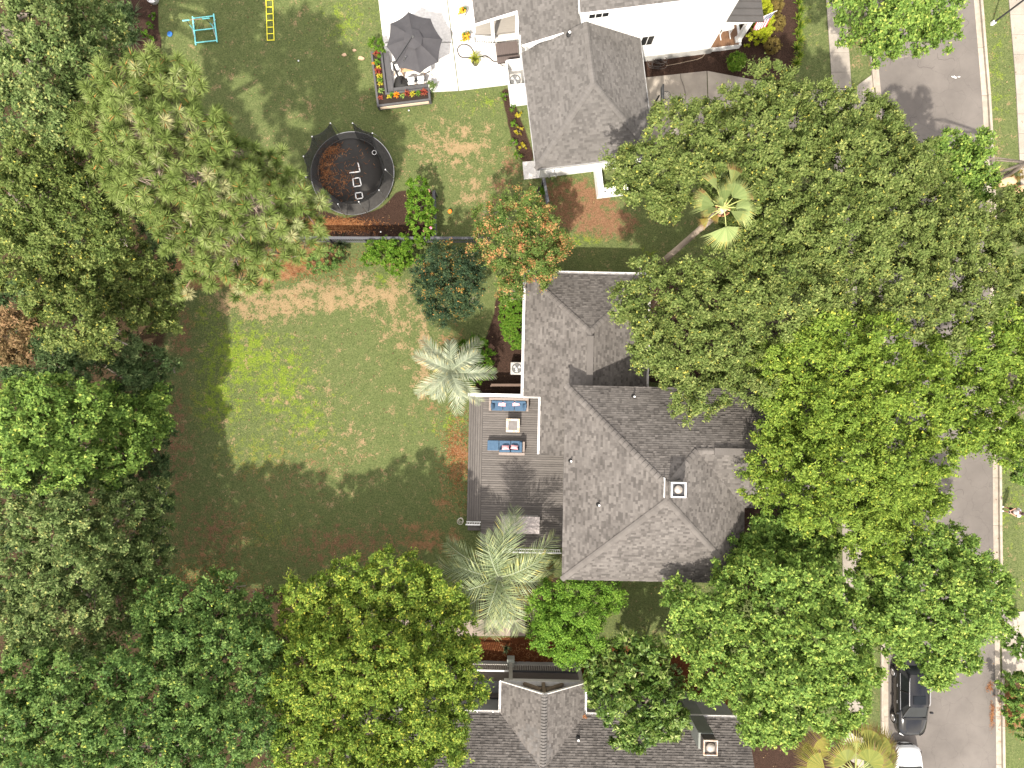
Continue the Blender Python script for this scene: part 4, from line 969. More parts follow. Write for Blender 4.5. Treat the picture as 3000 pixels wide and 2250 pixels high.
for k in range(1, N_):
    a_, b_ = tp[k], tp[(k + 1) % N_]; vs = []
    for i in range(st + 1):
        t = i / st; top = a_.lerp(b_, t); inw = (cT - top); inw.z = 0; sag = 4 * t * (1 - t)
        top = top + inw.normalized() * (.10 * sag) - Vector((0, 0, .12 * sag))
        d = Vector((top.x - mx, top.y - my, 0)).normalized(); bot = Vector((mx + d.x * (mr + .05), my + d.y * (mr + .05), mz))
        for j in range(5): 
            s = j / 4; q = top.lerp(bot, s); q += inw.normalized() * (.1 * math.sin(math.pi * s)); vs.append(q)
    net.add(vs, [(5 * i + j, 5 * (i + 1) + j, 5 * (i + 1) + j + 1, 5 * i + j + 1) for i in range(st) for j in range(4)])
net.build("safety_net", NETC, tr, smooth=True)
rp_ = MB()
for k in range(1, N_):
    a_, b_ = tp[k], tp[(k + 1) % N_]; pts = []
    for i in range(9):
        t = i / 8; q = a_.lerp(b_, t); inw = (cT - q); inw.z = 0; sag = 4 * t * (1 - t); pts.append(q + inw.normalized() * (.10 * sag) - Vector((0, 0, .12 * sag)))
    rp_.tube(pts, .014, 5)
rp_.build("net_rope", BLACK, tr)
TAPE = mat("white_tape", (.82, .81, .79), (.72, .71, .69), 8, .6)
def tp_px(zx, zy): return P(860 + zx / 4.366, 340 + zy / 4.366, mz + .01)
for seq in ([(825, 600), (850, 710), (720, 725)], [(757, 800), (845, 787), (868, 888), (770, 905), (757, 800)], [(790, 985), (873, 975), (888, 1048), (803, 1062), (790, 985)]):
    m = MB()
    for p, q in zip(seq[:-1], seq[1:]):
        u_, w_ = tp_px(*p), tp_px(*q); d = (w_ - u_).normalized(); m.bar(u_ - d * .03, w_ + d * .03, .065, .006)
    m.build("tape_letter", TAPE, tr)
h_ = P(1096, 446, 1.15); MB().ring((h_.x, h_.y, 1.1), .13, .018, 20, 6).build("ball_hoop", WHITE, tr)
MB().bar((h_.x + .05, h_.y + .14, 1.1), (h_.x + .1, h_.y + .5, 1.9), .03, .03).build("hoop_strut", STEEL, tr)
def straws(n, px, py, rx, ry, z, L=.2, spread=1.0):
    x = rng.normal(0, .5, n) * rx; y = rng.normal(0, .5, n) * ry; c = np.array([P(px + a_, py + b_, z) for a_, b_ in zip(x, y)])
    a_ = rng.uniform(0, np.pi, n); d = np.stack([np.cos(a_), np.sin(a_), rng.normal(0, .08, n)], -1) * rng.uniform(.5, 1.2, n)[:, None] * L; s = np.stack([-np.sin(a_), np.cos(a_), np.zeros(n)], -1) * .009
    c[:, 2] += rng.uniform(0.005, .03, n)
    return np.stack([c - d / 2 - s, c + d / 2 - s, c + d / 2 + s, c - d / 2 + s], 1).reshape(-1, 3)
STRAW = leafmat("pine_straw", [(0, (.09, .032, .012)), (.5, (.20, .08, .03)), (1, (.34, .17, .08))], .05, .9)
Vn = np.concatenate([straws(420, 955, 500, 26, 70, mz), straws(180, 975, 440, 40, 22, mz), straws(160, 1000, 540, 40, 50, mz), straws(60, 1030, 500, 60, 70, mz)]) - np.array(org(tr))
g_ = mesh_obj("pine_straw", np_mesh("pine_straw", Vn, 4, rng.uniform(0, 1, len(Vn) // 4), STRAW), tr); tag(g_, kind="stuff")
Vn = np.concatenate([straws(2600, 960, 660, 130, 22, 0), straws(1500, 850, 770, 210, 50, 0), straws(900, 1340, 1340, 50, 130, 0), straws(900, 2962, 2065, 35, 65, .0), straws(160, 2906, 2095, 6, 42, .01, .14), straws(90, 2900, 2012, 9, 14, .01, .14), straws(900, 1600, 1920, 240, 40, 0), straws(700, 600, 1700, 140, 60, 0)])
tag(mesh_obj("pine_straw_litter", np_mesh("pine_straw_litter", Vn, 4, rng.uniform(0, 1, len(Vn) // 4), STRAW)), "loose orange pine straw scattered over beds and lawn edges", "pine straw", kind="stuff")

# ------------------------------------------------------------------ dark picket fences
def picket_fence(label, pts, h=1.5, step=.135, m=GREYP, group="dark picket fences"):
    a0 = P(*pts[0]); t = thing("picket_fence", label, "fence", a0, 0, group)
    pk = MB().box((0, 0, h / 2), (.075, .02, h - .12)).mesh("picket"); pk.materials.append(m)
    for p, q in zip(pts[:-1], pts[1:]):
        u_, w_ = P(*p), P(*q); d = w_ - u_; L = d.length; d.normalize(); nrm = Vector((-d.y, d.x, 0)); k = int(L / step); R = Matrix.Rotation(math.atan2(d.y, d.x), 3, 'Z')
        for i in range(k): place("picket", pk, t, u_ + d * ((i + .5) * L / k) + nrm * .03 + Vector((0, 0, .06)), R)
        for zz, hh_ in ((.3, .09), (h - .25, .09)): MB().bar(u_ + Vector((0, 0, zz)), w_ + Vector((0, 0, zz)), .05, hh_).build("rail", m, t)
        MB().bar(u_ + Vector((0, 0, h)), w_ + Vector((0, 0, h)), .16, .045).build("cap_rail", m, t)
        np_ = max(1, int(round(L / 2.3)))
        for i in range(np_ + 1): MB().box(u_ + d * (L * i / np_) - nrm * .05 + Vector((0, 0, h / 2 - .01)), (.1, .1, h - .04), math.atan2(d.y, d.x)).build("post", m, t)
    return t
picket_fence("long dark picket fence behind the trampoline between the two back yards", [(560, 708), (1080, 712), (1420, 712)])
picket_fence("short dark fence panel with cap rail beside the pink rose shrub", [(1281, 708), (1277, 575)], 1.2)
picket_fence("dark fence stub running from the garage corner towards the orange-tipped tree", [(1590, 545), (1602, 612)], 1.6)
picket_fence("low fence half hidden behind the pale palm beside the condenser", [(1440, 1128), (1530, 1128)], 1.0, m=mat("brown_fence", (.12, .08, .06)))

# ------------------------------------------------------------------ neighbours' patio
# L-shaped planter bench
PLNT = mat("planter_grey", (.085, .083, .085), (.065, .063, .065), 4, .7)
plt_ = FT.thing("planter_bench", "grey L-shaped planter bench round the patio corner", "planter", tuple(FT(1120, 285, 0)))
ph = .62
def tbox(x0_, x1_, y0_, y1_, z0_, z1_): return MB().box(((x0_ + x1_) / 2, (y0_ + y1_) / 2, (z0_ + z1_) / 2), (abs(x1_ - x0_), abs(y1_ - y0_), z1_ - z0_))
vL, vR = FT(1084, 149, ph).x, FT(1122, 147, ph).x; vT = FT(1103, 149, ph).y; vB = (FT(1105, 305, ph).y + FT(1265, 300, ph).y) / 2; hT = FT(1200, 262, ph).y; hR = FT(1261, 285, ph).x
vL = (vL + FT(1105, 305, ph).x) / 2; vR = vL + .72; hT = vB + .80
wl_ = .12
for a_ in ((vL, vL + wl_, vB, vT), (vR - wl_, vR, hT, vT), (vL + wl_, vR - wl_, vT - wl_, vT), (vL + wl_, hR, vB, vB + wl_), (vR - wl_, hR, hT - wl_, hT - .002), (hR - wl_, hR, vB + wl_, hT - wl_)):
    tbox(*a_, 0.02, ph).build("planter_wall", PLNT, plt_)
SOIL = mat("potting_soil", (.03, .02, .015), (.018, .012, .009), 14, .95)
tbox(vL + wl_, vR - wl_, vB + wl_, vT - wl_, .3, ph - .08).build("soil", SOIL, plt_); tbox(vR - wl_, hR - wl_, vB + wl_, hT - wl_, .3, ph - .082).build("soil", SOIL, plt_)
tbox(vL + .15, hR - .15, vB - .03, vB, .2, .48).build("front_panel", mat("tan_panel", (.62, .48, .36)), plt_)
sb = tbox(vR + .01, vR + .40, hT + .05, vT - .02, .38, .44).build("bench_seat", PLNT, plt_); tbox(vR + .1, vR + .35, hT + .1, vT - .1, .06, .375).build("bench_base", DARKG, plt_)
tbox(vR + .41, hR, hT + .01, hT + .33, .38, .44).build("bench_seat", PLNT, plt_)
# octagonal cantilever parasol
tips = [(605, 155), (890, 240), (1045, 515), (995, 805), (755, 950), (480, 880), (320, 605), (368, 305)]
zu = 2.35; pt_ = [P(1060 + x / 4.424, y / 4.424, zu) for x, y in tips]; cc = sum(pt_, Vector()) / 8; apx = Vector((cc.x, cc.y, 2.95))
um = thing("patio_umbrella", "charcoal octagonal cantilever umbrella over the patio dining set", "umbrella", P(1177, 251, 0.06))
UMB = mat("umbrella_cloth", (.058, .056, .060), (.048, .046, .05), 3, .85, bump=.1, bscale=200)
for k in range(8):
    a_, b_ = pt_[k], pt_[(k + 1) % 8]; m = MB(); vs = []; R_ = 6; C_ = 6
    for i in range(R_ + 1):
        s = i / R_
        for j in range(C_ + 1):
            t = j / C_; e = a_.lerp(b_, t); q = apx.lerp(e, s); sag = 4 * t * (1 - t)
            q = q + (apx - e) * (.045 * sag * s) + Vector((0, 0, .10 * math.sin(math.pi * s) * (1 - .7 * sag) - .05 * sag * s)); vs.append(q)
    m.add(vs, [(i * (C_ + 1) + j, i * (C_ + 1) + j + 1, (i + 1) * (C_ + 1) + j + 1, (i + 1) * (C_ + 1) + j) for i in range(R_) for j in range(C_)]).build("canopy_panel", UMB, um, smooth=True)
    MB().tube([apx, apx.lerp(a_, .5) + Vector((0, 0, .06)), a_], .012, 5).build("rib", DARKG, um)
m = MB(); vs = []
for k in range(8):
    a_ = pt_[k]; vs.append(apx.lerp(a_, .34) + Vector((0, 0, .13)))
m.add([apx + Vector((0, 0, .17))] + vs, [(0, 1 + k, 1 + (k + 1) % 8) for k in range(8)]).build("vent_cap", UMB, um)
MB().lathe(apx + Vector((0, 0, .14)), [(.07, 0), (.08, .05), (.05, .1), (0, .11)], 12).build("finial", mat("finial_grey", (.13, .13, .13)), um)
ba = P(1177, 249, .25); bt = P(1153, 192, 2.3); b3 = P(1189, 166, 2.9)
MB().bar((ba.x, ba.y, .06), (bt.x, bt.y, 2.4), .09, .09).build("mast", DARKG, um); MB().bar((bt.x, bt.y, 2.4), (apx.x, apx.y, 3.2), .06, .08).build("arm", DARKG, um); MB().bar((ba.x * .45 + bt.x * .55, ba.y * .45 + bt.y * .55, 1.45), b3, .035, .035).build("brace", STEEL, um)
MB().bar((apx.x, apx.y, 3.2), (apx.x, apx.y, 2.9), .05, .05).build("hanger", DARKG, um)
tb = MB(); n = 26; prof = [(.58, .06), (.60, .12), (.40, .26), (.12, .34), (.0, .36)]; vs = []
for i, (r, z) in enumerate(prof):
    for k in range(n):
        a = 2 * math.pi * k / n; rr = r * (1 + .14 * math.cos(3 * a + .4) + .04 * math.sin(9 * a) * (r > .3)); vs.append((ba.x + rr * math.cos(a), ba.y + rr * math.sin(a), z))
tb.add(vs, [(i * n + k, i * n + (k + 1) % n, (i + 1) * n + (k + 1) % n, (i + 1) * n + k) for i in range(4) for k in range(n)]).build("base_cover", mat("tarp_black", (.035, .034, .033), (.02, .02, .019), 9, .6, bump=.5, bscale=14), um, smooth=True)
# dining table and chairs
tc_ = P(1207, 185, .75)
dt = thing("dining_table", "light wood slatted dining table under the charcoal umbrella", "table", (tc_.x, tc_.y, .06), FT.a); ORG[dt.name] = Vector((0, 0, 0))
WOODM = mat("teak", (.52, .33, .19), (.43, .26, .14), 3, .6, stretch=(1, 12, 1))
for k in range(9): MB().box((0, -.44 + k * .11, .70), (1.5, .1, .035)).build("slat", WOODM, dt)
for sx in (-1, 1):
    for sy in (-1, 1): MB().box((sx * .65, sy * .4, .34), (.07, .07, .68)).build("leg", WOODM, dt)
def shell_chair(px, py, rz, label):
    c = P(px, py, .06); t = thing("dining_chair", label, "chair", (c.x, c.y, .06), rz, "white-seated patio dining chairs"); ORG[t.name] = Vector((0, 0, 0))
    m = MB(); n = 16; vs = []
    for r, z in ((.0, .42), (.2, .42), (.27, .47), (.31, .60), (.32, .74)):
        for k in range(n):
            a = 2 * math.pi * k / n; zz = z if (math.sin(a) < .35 or r < .25) else min(z, .5 + .1 * (z - .47)); vs.append((r * math.cos(a), r * .95 * math.sin(a), zz))
    m.add(vs, [(i * n + k, i * n + (k + 1) % n, (i + 1) * n + (k + 1) % n, (i + 1) * n + k) for i in range(4) for k in range(n)]).build("shell", mat("rope_shell", (.13, .13, .13), (.07, .07, .07), 30, .8), t, smooth=True)
    MB().box((0, .02, .47), (.44, .42, .09)).build("seat_cushion", WHITE, t, bevel=.04); MB().box((0, -.25, .66), (.42, .10, .28)).build("back_cushion", WHITE, t, bevel=.04)
    for sx in (-1, 1):
        for sy in (-1, 1): MB().tube([(sx * .17, sy * .15, .42), (sx * .27, sy * .27, 0)], .018, 6).build("leg", WOODM, t)
shell_chair(1208, 246, FT.a, "white-cushioned patio chair nearest the umbrella base, table's near side"); shell_chair(1236, 243, FT.a, "white-cushioned patio chair on the table's near side, beside the white pot")
shell_chair(1166, 208, FT.a - 1.57, "white-cushioned patio chair at the table end beside the umbrella mast"); shell_chair(1253, 212, FT.a + 1.57, "white-cushioned patio chair at the table end farther from the mast")
# door mat, garden hose
q = [FT(1347, 62, .07), FT(1376, 60, .07), FT(1378, 100, .07), FT(1352, 104, .07)]
c_ = sum(q, Vector()) / 4; t = FT.thing("door_mat", "pale grey-green doormat between two orange flower pots", "mat", (c_.x, c_.y, .06)); MB().box((c_.x, c_.y, .068), (.6, .95, .016)).build("mat_pile", mat("mat_green", (.42, .45, .40), (.34, .37, .33), 25, .95), t)
def hose(label, pts, r, m, z=.08, nm="garden_hose", cat="hose", base=None):
    w = [P(1060 + x / 4.424, y / 4.424, z) for x, y in pts]; sm = []
    for i in range(len(w) - 1):
        p0, p1, p2, p3 = w[max(i - 1, 0)], w[i], w[i + 1], w[min(i + 2, len(w) - 1)]
        for k in range(5):
            t_ = k / 5; sm.append(.5 * ((2 * p1) + (p2 - p0) * t_ + (2 * p0 - 5 * p1 + 4 * p2 - p3) * t_ ** 2 + (3 * p1 - p0 - 3 * p2 + p3) * t_ ** 3))
    sm.append(w[-1]); o_ = MB().tube(sm, r, 6).build(nm, m, None, smooth=True); return tag(o_, label, cat)
HOSE = mat("hose_grey", (.045, .038, .034))
hose("dark garden hose looping across the white patio past the potted grass", [(1475, 715), (1400, 600), (1300, 575), (1240, 640), (1280, 735), (1400, 745), (1540, 735), (1600, 720), (1660, 755), (1710, 795), (1800, 785), (1880, 750), (1930, 690), (1975, 665)], .034, HOSE)
hose("thin dark cable from the patio hose towards the condenser screen", [(1560, 740), (1640, 745), (1700, 790), (1760, 800), (1830, 855), (1900, 850), (1975, 870)], .024, HOSE, .075, "garden_cable", "cable")
# ------------------------------------------------------------------ play things on the neighbours' lawn
TURQ = mat("turquoise_tube", (.20, .62, .62), (.16, .52, .54), 6, .4)
def g4(x, y, z=0.0): return P(400 + x / 7.373, y / 7.373, z)
kb = thing("gymnastics_bar", "turquoise gymnastics bar on a ladder-shaped base frame on the lawn", "gym bar", g4(1470, 640, 0))
for a_, b_ in (((1210, 360), (1280, 970)), ((1665, 300), (1740, 910))): MB().tube([g4(*a_, .05), g4(*b_, .05)], .045, 8).build("skid", TURQ, kb)
for a_, b_ in (((1222, 395), (1660, 345)), ((1248, 660), (1690, 612)), ((1285, 922), (1730, 875))): MB().tube([g4(*a_, .05), g4(*b_, .05)], .035, 8).build("cross_bar", TURQ, kb)
hb_ = 1.15; e1, e2 = g4(1070, 440, hb_), g4(1500, 400, hb_)
for bx_, e_ in ((g4(1240, 650, .05), e1), (g4(1685, 608, .05), e2)):
    md = bx_.lerp(e_, .55); MB().tube([bx_, md], .038, 8).build("upright", TURQ, kb); MB().tube([md, e_], .026, 8).build("upright_post", DARKG, kb)
    for k in (-1, 1): MB().tube([bx_ + Vector((0.07, k * .55, 0)), bx_.lerp(e_, .3)], .015, 6).build("brace", STEEL, kb)
    dd = (e2 - e1).normalized(); MB().tube([e_ - dd * .22, e_ + dd * .22], .04, 8).build("bar_sleeve", TURQ, kb)
MB().tube([e1, e2], .022, 8).build("bar", mat("bar_wood", (.50, .34, .25)), kb)
YEL = mat("yellow_strap", (.75, .68, .05), (.65, .58, .03), 6, .6)
ld = thing("agility_ladder", "yellow agility ladder lying flat on the lawn", "ladder", P(792, 60, 0))
yr_ = [-130, -60, 0, 21, 41, 60, 80, 99, 118]
for xa, xb in ((779, 783), (798, 803)): MB().bar(P(xa - 4, -130, .055), P(xb, 119, .055), .045, .01).build("side_strap", YEL, ld)
for k, y_ in enumerate(yr_): MB().bar(P(779 + k * .5, y_, .066), P(799 + k * .5, y_ - 1, .066), .045, .012).build("rung", YEL, ld)
d_ = P(498, 100, 0); tag(MB().lathe((d_.x, d_.y, -.02), [(.15, 0), (.165, .03), (.165, .06), (.13, .085), (0, .08)], 24).build("blue_disc", mat("blue_plastic", (.03, .14, .42))), "blue plastic disc lying on grass beside the gym bar", "disc")
w_ = P(452, 0, 0); tb_ = thing("white_tub", "white plastic tub with handle holes at the mulch edge", "tub", w_)
MB().lathe(w_, [(.30, -.02), (.33, .3), (.35, .32), (.31, .31), (.27, .06), (0, .05)], 28).build("tub_wall", mat("white_plastic", (.66, .65, .66)), tb_, smooth=True)
for s_ in (-1, 1): MB().box((w_.x + s_ * .22, w_.y - .20, .325), (.1, .05, .02), s_ * .7).build("handle", BLACK, tb_)
p_ = P(1318, 619, .12); tag(MB().lathe((p_.x, p_.y, -.02), [(.05, 0), (.12, .06), (.14, .13), (.12, .2), (.05, .25), (0, .25)], 18).build("orange_ball", mat("orange_rubber", (.75, .2, .03)), smooth=True), "orange ball on dry grass near the rose shrub", "ball")
for px, py, lb in ((875, 179, "white ball on the shaded lawn between the ladder and the planter"), (1198, 324, "white ball on the grass just below the planter bench"), (1116, 680, "white ball in fence shadow behind the trampoline")):
    p_ = P(px, py, 0); tag(MB().lathe((p_.x, p_.y, -.02), [(.0, 0), (.04, .02), (.055, .06), (.04, .1), (0, .12)], 10).build("small_ball", WHITE, smooth=True), lb, "ball")
st_ = P(1052, 171, 0)
for px, py, s_, lb in ((1058, 171, .2, "largest flat tan stepping stone left of the planter"), (1038, 148, .12, "small flat tan stone farthest from the planter"), (1009, 161, .15, "flat tan stone left of the other two by the planter")):
    p_ = P(px, py, 0); m = MB(); n = 11; pp = [(p_.x + s_ * (1 + .25 * math.sin(3 * a + px)) * math.cos(a), p_.y + s_ * .6 * (1 + .2 * math.cos(2 * a + py)) * math.sin(a)) for a in [2 * math.pi * k / n for k in range(n)]]
    tag(m.prism(pp, -.03, .06).build("flat_stone", mat("tan_stone", (.42, .29, .19), (.34, .23, .15), 5, .9)), lb, "stone")
# basketball hoop at the driveway
bh_ = FT(1903, 330, .05); bb = thing("basketball_hoop", "black basketball hoop with netted rim standing beside the driveway", "basketball hoop", P(1895, 345, .04))
b0_ = P(1893, 348, .04); bp_ = P(1914, 300, 3.0)
base = Vector((b0_.x, b0_.y, .04)); tpx = Vector((b0_.x + .25, b0_.y + .35, 2.7))
MB().box(base + Vector((0, 0, .1)), (.8, .6, .2)).build("base", BLACK, bb); MB().tube([base + Vector((0, 0, .1)), tpx], .05, 8).build("pole", BLACK, bb)
MB().box(tpx + Vector((.12, 0, .25)), (.05, .9, .6)).build("backboard", mat("smoked_board", (.10, .10, .10)), bb)
MB().bar(tpx + Vector((.15, -.45, .53)), tpx + Vector((.15, .45, .53)), .06, .05).build("board_edge", BLACK, bb)
MB().ring(tpx + Vector((.42, 0, .05)), .24, .018, 24, 6).build("rim", DARKG, bb)
m = MB()
for k in range(12):
    a = k * math.pi / 6; m.tube([tpx + Vector((.42 + .24 * math.cos(a), .24 * math.sin(a), .05)), tpx + Vector((.42 + .13 * math.cos(a + .4), .13 * math.sin(a + .4), -.35))], .008, 4)
m.build("net", WHITE, bb)
# hose heap at the wall, long cord across mulch and drive
m = MB(); hc_ = P(1925, 180, .05)
for k in range(6):
    r_ = .28 + .12 * rng.random(); ox, oy = rng.normal(0, .14, 2)
    m.tube([(hc_.x + ox + r_ * math.cos(a) * 1.2, hc_.y + oy + r_ * .7 * math.sin(a), .03 + .03 * k + .02 * math.sin(3 * a)) for a in np.linspace(0, 6.1, 22)], .022, 5)
tag(m.build("coiled_hose", mat("hose_taupe", (.07, .058, .052)), smooth=True), "tangled grey hose heap on mulch at the white wall", "hose")
cpts = [P(1500 + x / 2.212, y / 2.212, .055) for x, y in ((1093, 480), (1095, 510), (1115, 560), (1127, 620), (1120, 670), (1085, 710), (1065, 760), (1045, 840))]
tag(MB().tube(cpts, .014, 5).build("driveway_cord", mat("hose_taupe", (.07, .058, .052))), "thin brown cord trailing across the concrete driveway", "cord")
cpts = [P(1500 + x / 2.212, y / 2.212, .03) for x, y in ((1000, 425), (1060, 415), (1130, 400), (1200, 385), (1235, 370), (1250, 350))]
tag(MB().tube(cpts, .016, 5).build("ground_cable", mat("cord_tan", (.35, .28, .21))), "tan cord lying on mulch along the white wall", "cord")
# porch chair, flag
pc = FT(2122, 92, .5); ch = FT.thing("rocking_chair", "white rocking chair on the brown-boarded front porch", "chair", (pc.x, pc.y, .5))
MB().box((pc.x, pc.y + .1, .95), (.62, .58, .06)).build("seat", WHITE, ch); 
for k in range(6): MB().box((pc.x - .26 + k * .104, pc.y + .44, 1.35), (.07, .03, .8)).build("back_slat", WHITE, ch)
for s_ in (-1, 1):
    MB().tube([(pc.x + s_ * .3, pc.y - .55, .56), (pc.x + s_ * .3, pc.y - .2, .52), (pc.x + s_ * .3, pc.y + .3, .52), (pc.x + s_ * .3, pc.y + .7, .62)], .03, 6).build("rocker", WHITE, ch)
    MB().box((pc.x + s_ * .32, pc.y + .1, 1.2), (.1, .62, .04)).build("arm", WHITE, ch)
    for y_ in (-.2, .36): MB().box((pc.x + s_ * .3, pc.y + y_, .85), (.05, .05, .68)).build("leg", WHITE, ch)
fl0 = FT(2207, 62, 2.3); fp0 = P(2210, 60, 2.35); fp1 = P(2277, 31, 3.1)
fg = thing("porch_flag", "striped red and white flag on an angled pole at the porch column", "flag", fp0)
MB().tube([fp0 + (fp0 - fp1) * .12, fp1], .016, 6).build("pole", WHITE, fg)
RED = mat("flag_red", (.55, .04, .08)); NAVY = mat("flag_navy", (.03, .04, .12))
L_ = fp1 - fp0; ns = 13
def fq(s, t):   # s along the pole, t down the drop
    q = fp0 + L_ * (.18 + .72 * s); return q + Vector((.06 * math.sin(6 * s + 2 * t) * t - .12 * t, -.28 * t + .05 * math.sin(9 * s) * t, -1.25 * t * (.75 + .25 * s)))
for k in range(ns):
    m = MB(); vs = []
    for i in range(9):
        t = i / 8
        for s in (k / ns, (k + 1) / ns): vs.append(fq(s, t))
    m.add(vs, [(2 * i, 2 * i + 1, 2 * i + 3, 2 * i + 2) for i in range(8)]).build("stripe", RED if k % 2 == 0 else WHITE, fg)
m = MB(); vs = []
for i in range(5):
    for j in range(5): vs.append(fq(1 - .54 * j / 4, .42 * i / 4) + Vector((.0, -.012, .012)))
cn = m.add(vs, [(i * 5 + j, i * 5 + j + 1, (i + 1) * 5 + j + 1, (i + 1) * 5 + j) for i in range(4) for j in range(4)]).build("canton", NAVY, fg)
m = MB()
for i in range(5):
    for j in range(6):
        q = fq(1 - .54 * (j + .5) / 6, .42 * (i + .5) / 5) + Vector((0, -.03, .03)); m.box(q, (.03, .03, .004))
m.build("star", WHITE, cn)
# wire obelisks beside the deck
for px, py, lb in ((1352, 1168, "round wire plant hoop on the soil beside the deck's upper corner"), (1351, 1521, "round wire plant hoop on the soil at the deck's lower corner")):
    p_ = P(px, py, 0); t = thing("plant_hoop", lb, "plant support", p_, 0, "wire plant hoops beside the deck")
    for zz, r_ in ((.75, .19), (.45, .16), (.2, .13)): MB().ring((p_.x, p_.y, zz), r_, .012, 20, 5).build("hoop", mat("pale_wire", (.6, .55, .5)), t)
    for k in range(3): a = k * 2.09; MB().tube([(p_.x + .19 * math.cos(a), p_.y + .19 * math.sin(a), .76), (p_.x + .1 * math.cos(a), p_.y + .1 * math.sin(a), -.02)], .01, 5).build("stake", mat("pale_wire", (.6, .55, .5)), t)
# ------------------------------------------------------------------ trees
OAK = leafmat("oak_leaf", [(0, (0.050, 0.080, 0.020)), (0.35, (0.110, 0.156, 0.038)), (0.65, (0.185, 0.230, 0.066)), (0.88, (0.310, 0.340, 0.110)), (1, (0.500, 0.440, 0.070))])
LIMEOAK = leafmat("lime_oak_leaf", [(0, (0.052, 0.100, 0.016)), (0.35, (0.122, 0.196, 0.028)), (0.65, (0.205, 0.286, 0.044)), (0.88, (0.330, 0.390, 0.065)), (1, (0.500, 0.470, 0.060))])
MAPLE = leafmat("maple_leaf", [(0, (0.052, 0.105, 0.024)), (0.35, (0.120, 0.205, 0.040)), (0.65, (0.205, 0.310, 0.062)), (0.88, (0.330, 0.420, 0.090)), (1, (0.460, 0.480, 0.100))])
MIDG = leafmat("sweetgum_leaf", [(0, (0.036, 0.080, 0.022)), (0.35, (0.086, 0.160, 0.040)), (0.65, (0.158, 0.246, 0.062)), (0.88, (0.270, 0.350, 0.100)), (1, (0.440, 0.440, 0.070))])
GREYG = leafmat("grey_oak_leaf", [(0, (0.044, 0.078, 0.024)), (0.35, (0.100, 0.152, 0.045)), (0.65, (0.178, 0.236, 0.078)), (0.88, (0.310, 0.360, 0.140)), (1, (0.480, 0.430, 0.120))])
DARKL = leafmat("holly_leaf", [(0, (0.030, 0.060, 0.022)), (0.4, (0.065, 0.110, 0.040)), (0.75, (0.130, 0.185, 0.068)), (1, (0.220, 0.270, 0.110))])
FINEL = leafmat("lime_fine_leaf", [(0, (0.041, 0.101, 0.014)), (.4, (0.101, 0.203, 0.024)), (.75, (0.189, 0.317, 0.041)), (1, (0.223, 0.314, 0.051))])
MAGN = leafmat("magnolia_leaf", [(0, (0.024, 0.060, 0.012)), (0.4, (0.075, 0.135, 0.022)), (0.75, (0.165, 0.235, 0.045)), (1, (0.340, 0.370, 0.140))], .2, .5, .25)
CRAPE = leafmat("orange_tipped_leaf", [(0, (0.045, 0.085, 0.018)), (0.4, (0.105, 0.165, 0.036)), (0.72, (0.190, 0.235, 0.065)), (0.84, (0.400, 0.280, 0.110)), (1, (0.520, 0.200, 0.090))])
CRAPED = leafmat("dark_myrtle_leaf", [(0, (0.016, 0.035, 0.019)), (.45, (0.038, 0.070, 0.035)), (.78, (0.080, 0.120, 0.048)), (.9, (0.289, 0.223, 0.052)), (1, (0.504, 0.216, 0.072))])
DEADG = leafmat("brown_vine_leaf", [(0, (0.072, 0.060, 0.024)), (.5, (0.192, 0.132, 0.060)), (1, (0.306, 0.189, 0.099))])
HEDGEL = leafmat("hedge_leaf", [(0, (0.030, 0.081, 0.011)), (.4, (0.074, 0.169, 0.016)), (.8, (0.133, 0.232, 0.024)), (1, (0.243, 0.304, 0.051))])
YELH = leafmat("gold_hedge_leaf", [(0, (.12, .17, .010)), (.5, (.27, .32, .015)), (1, (.42, .42, .04))])
OLIVEB = leafmat("bronze_shrub_leaf", [(0, (.06, .05, .015)), (.5, (.16, .12, .035)), (1, (.26, .20, .06))])
NEED = leafmat("pine_needle", [(0, (0.085, 0.125, 0.030)), (0.4, (0.165, 0.225, 0.056)), (0.75, (0.260, 0.320, 0.100)), (0.92, (0.400, 0.420, 0.220)), (1, (0.500, 0.220, 0.070))], .25)

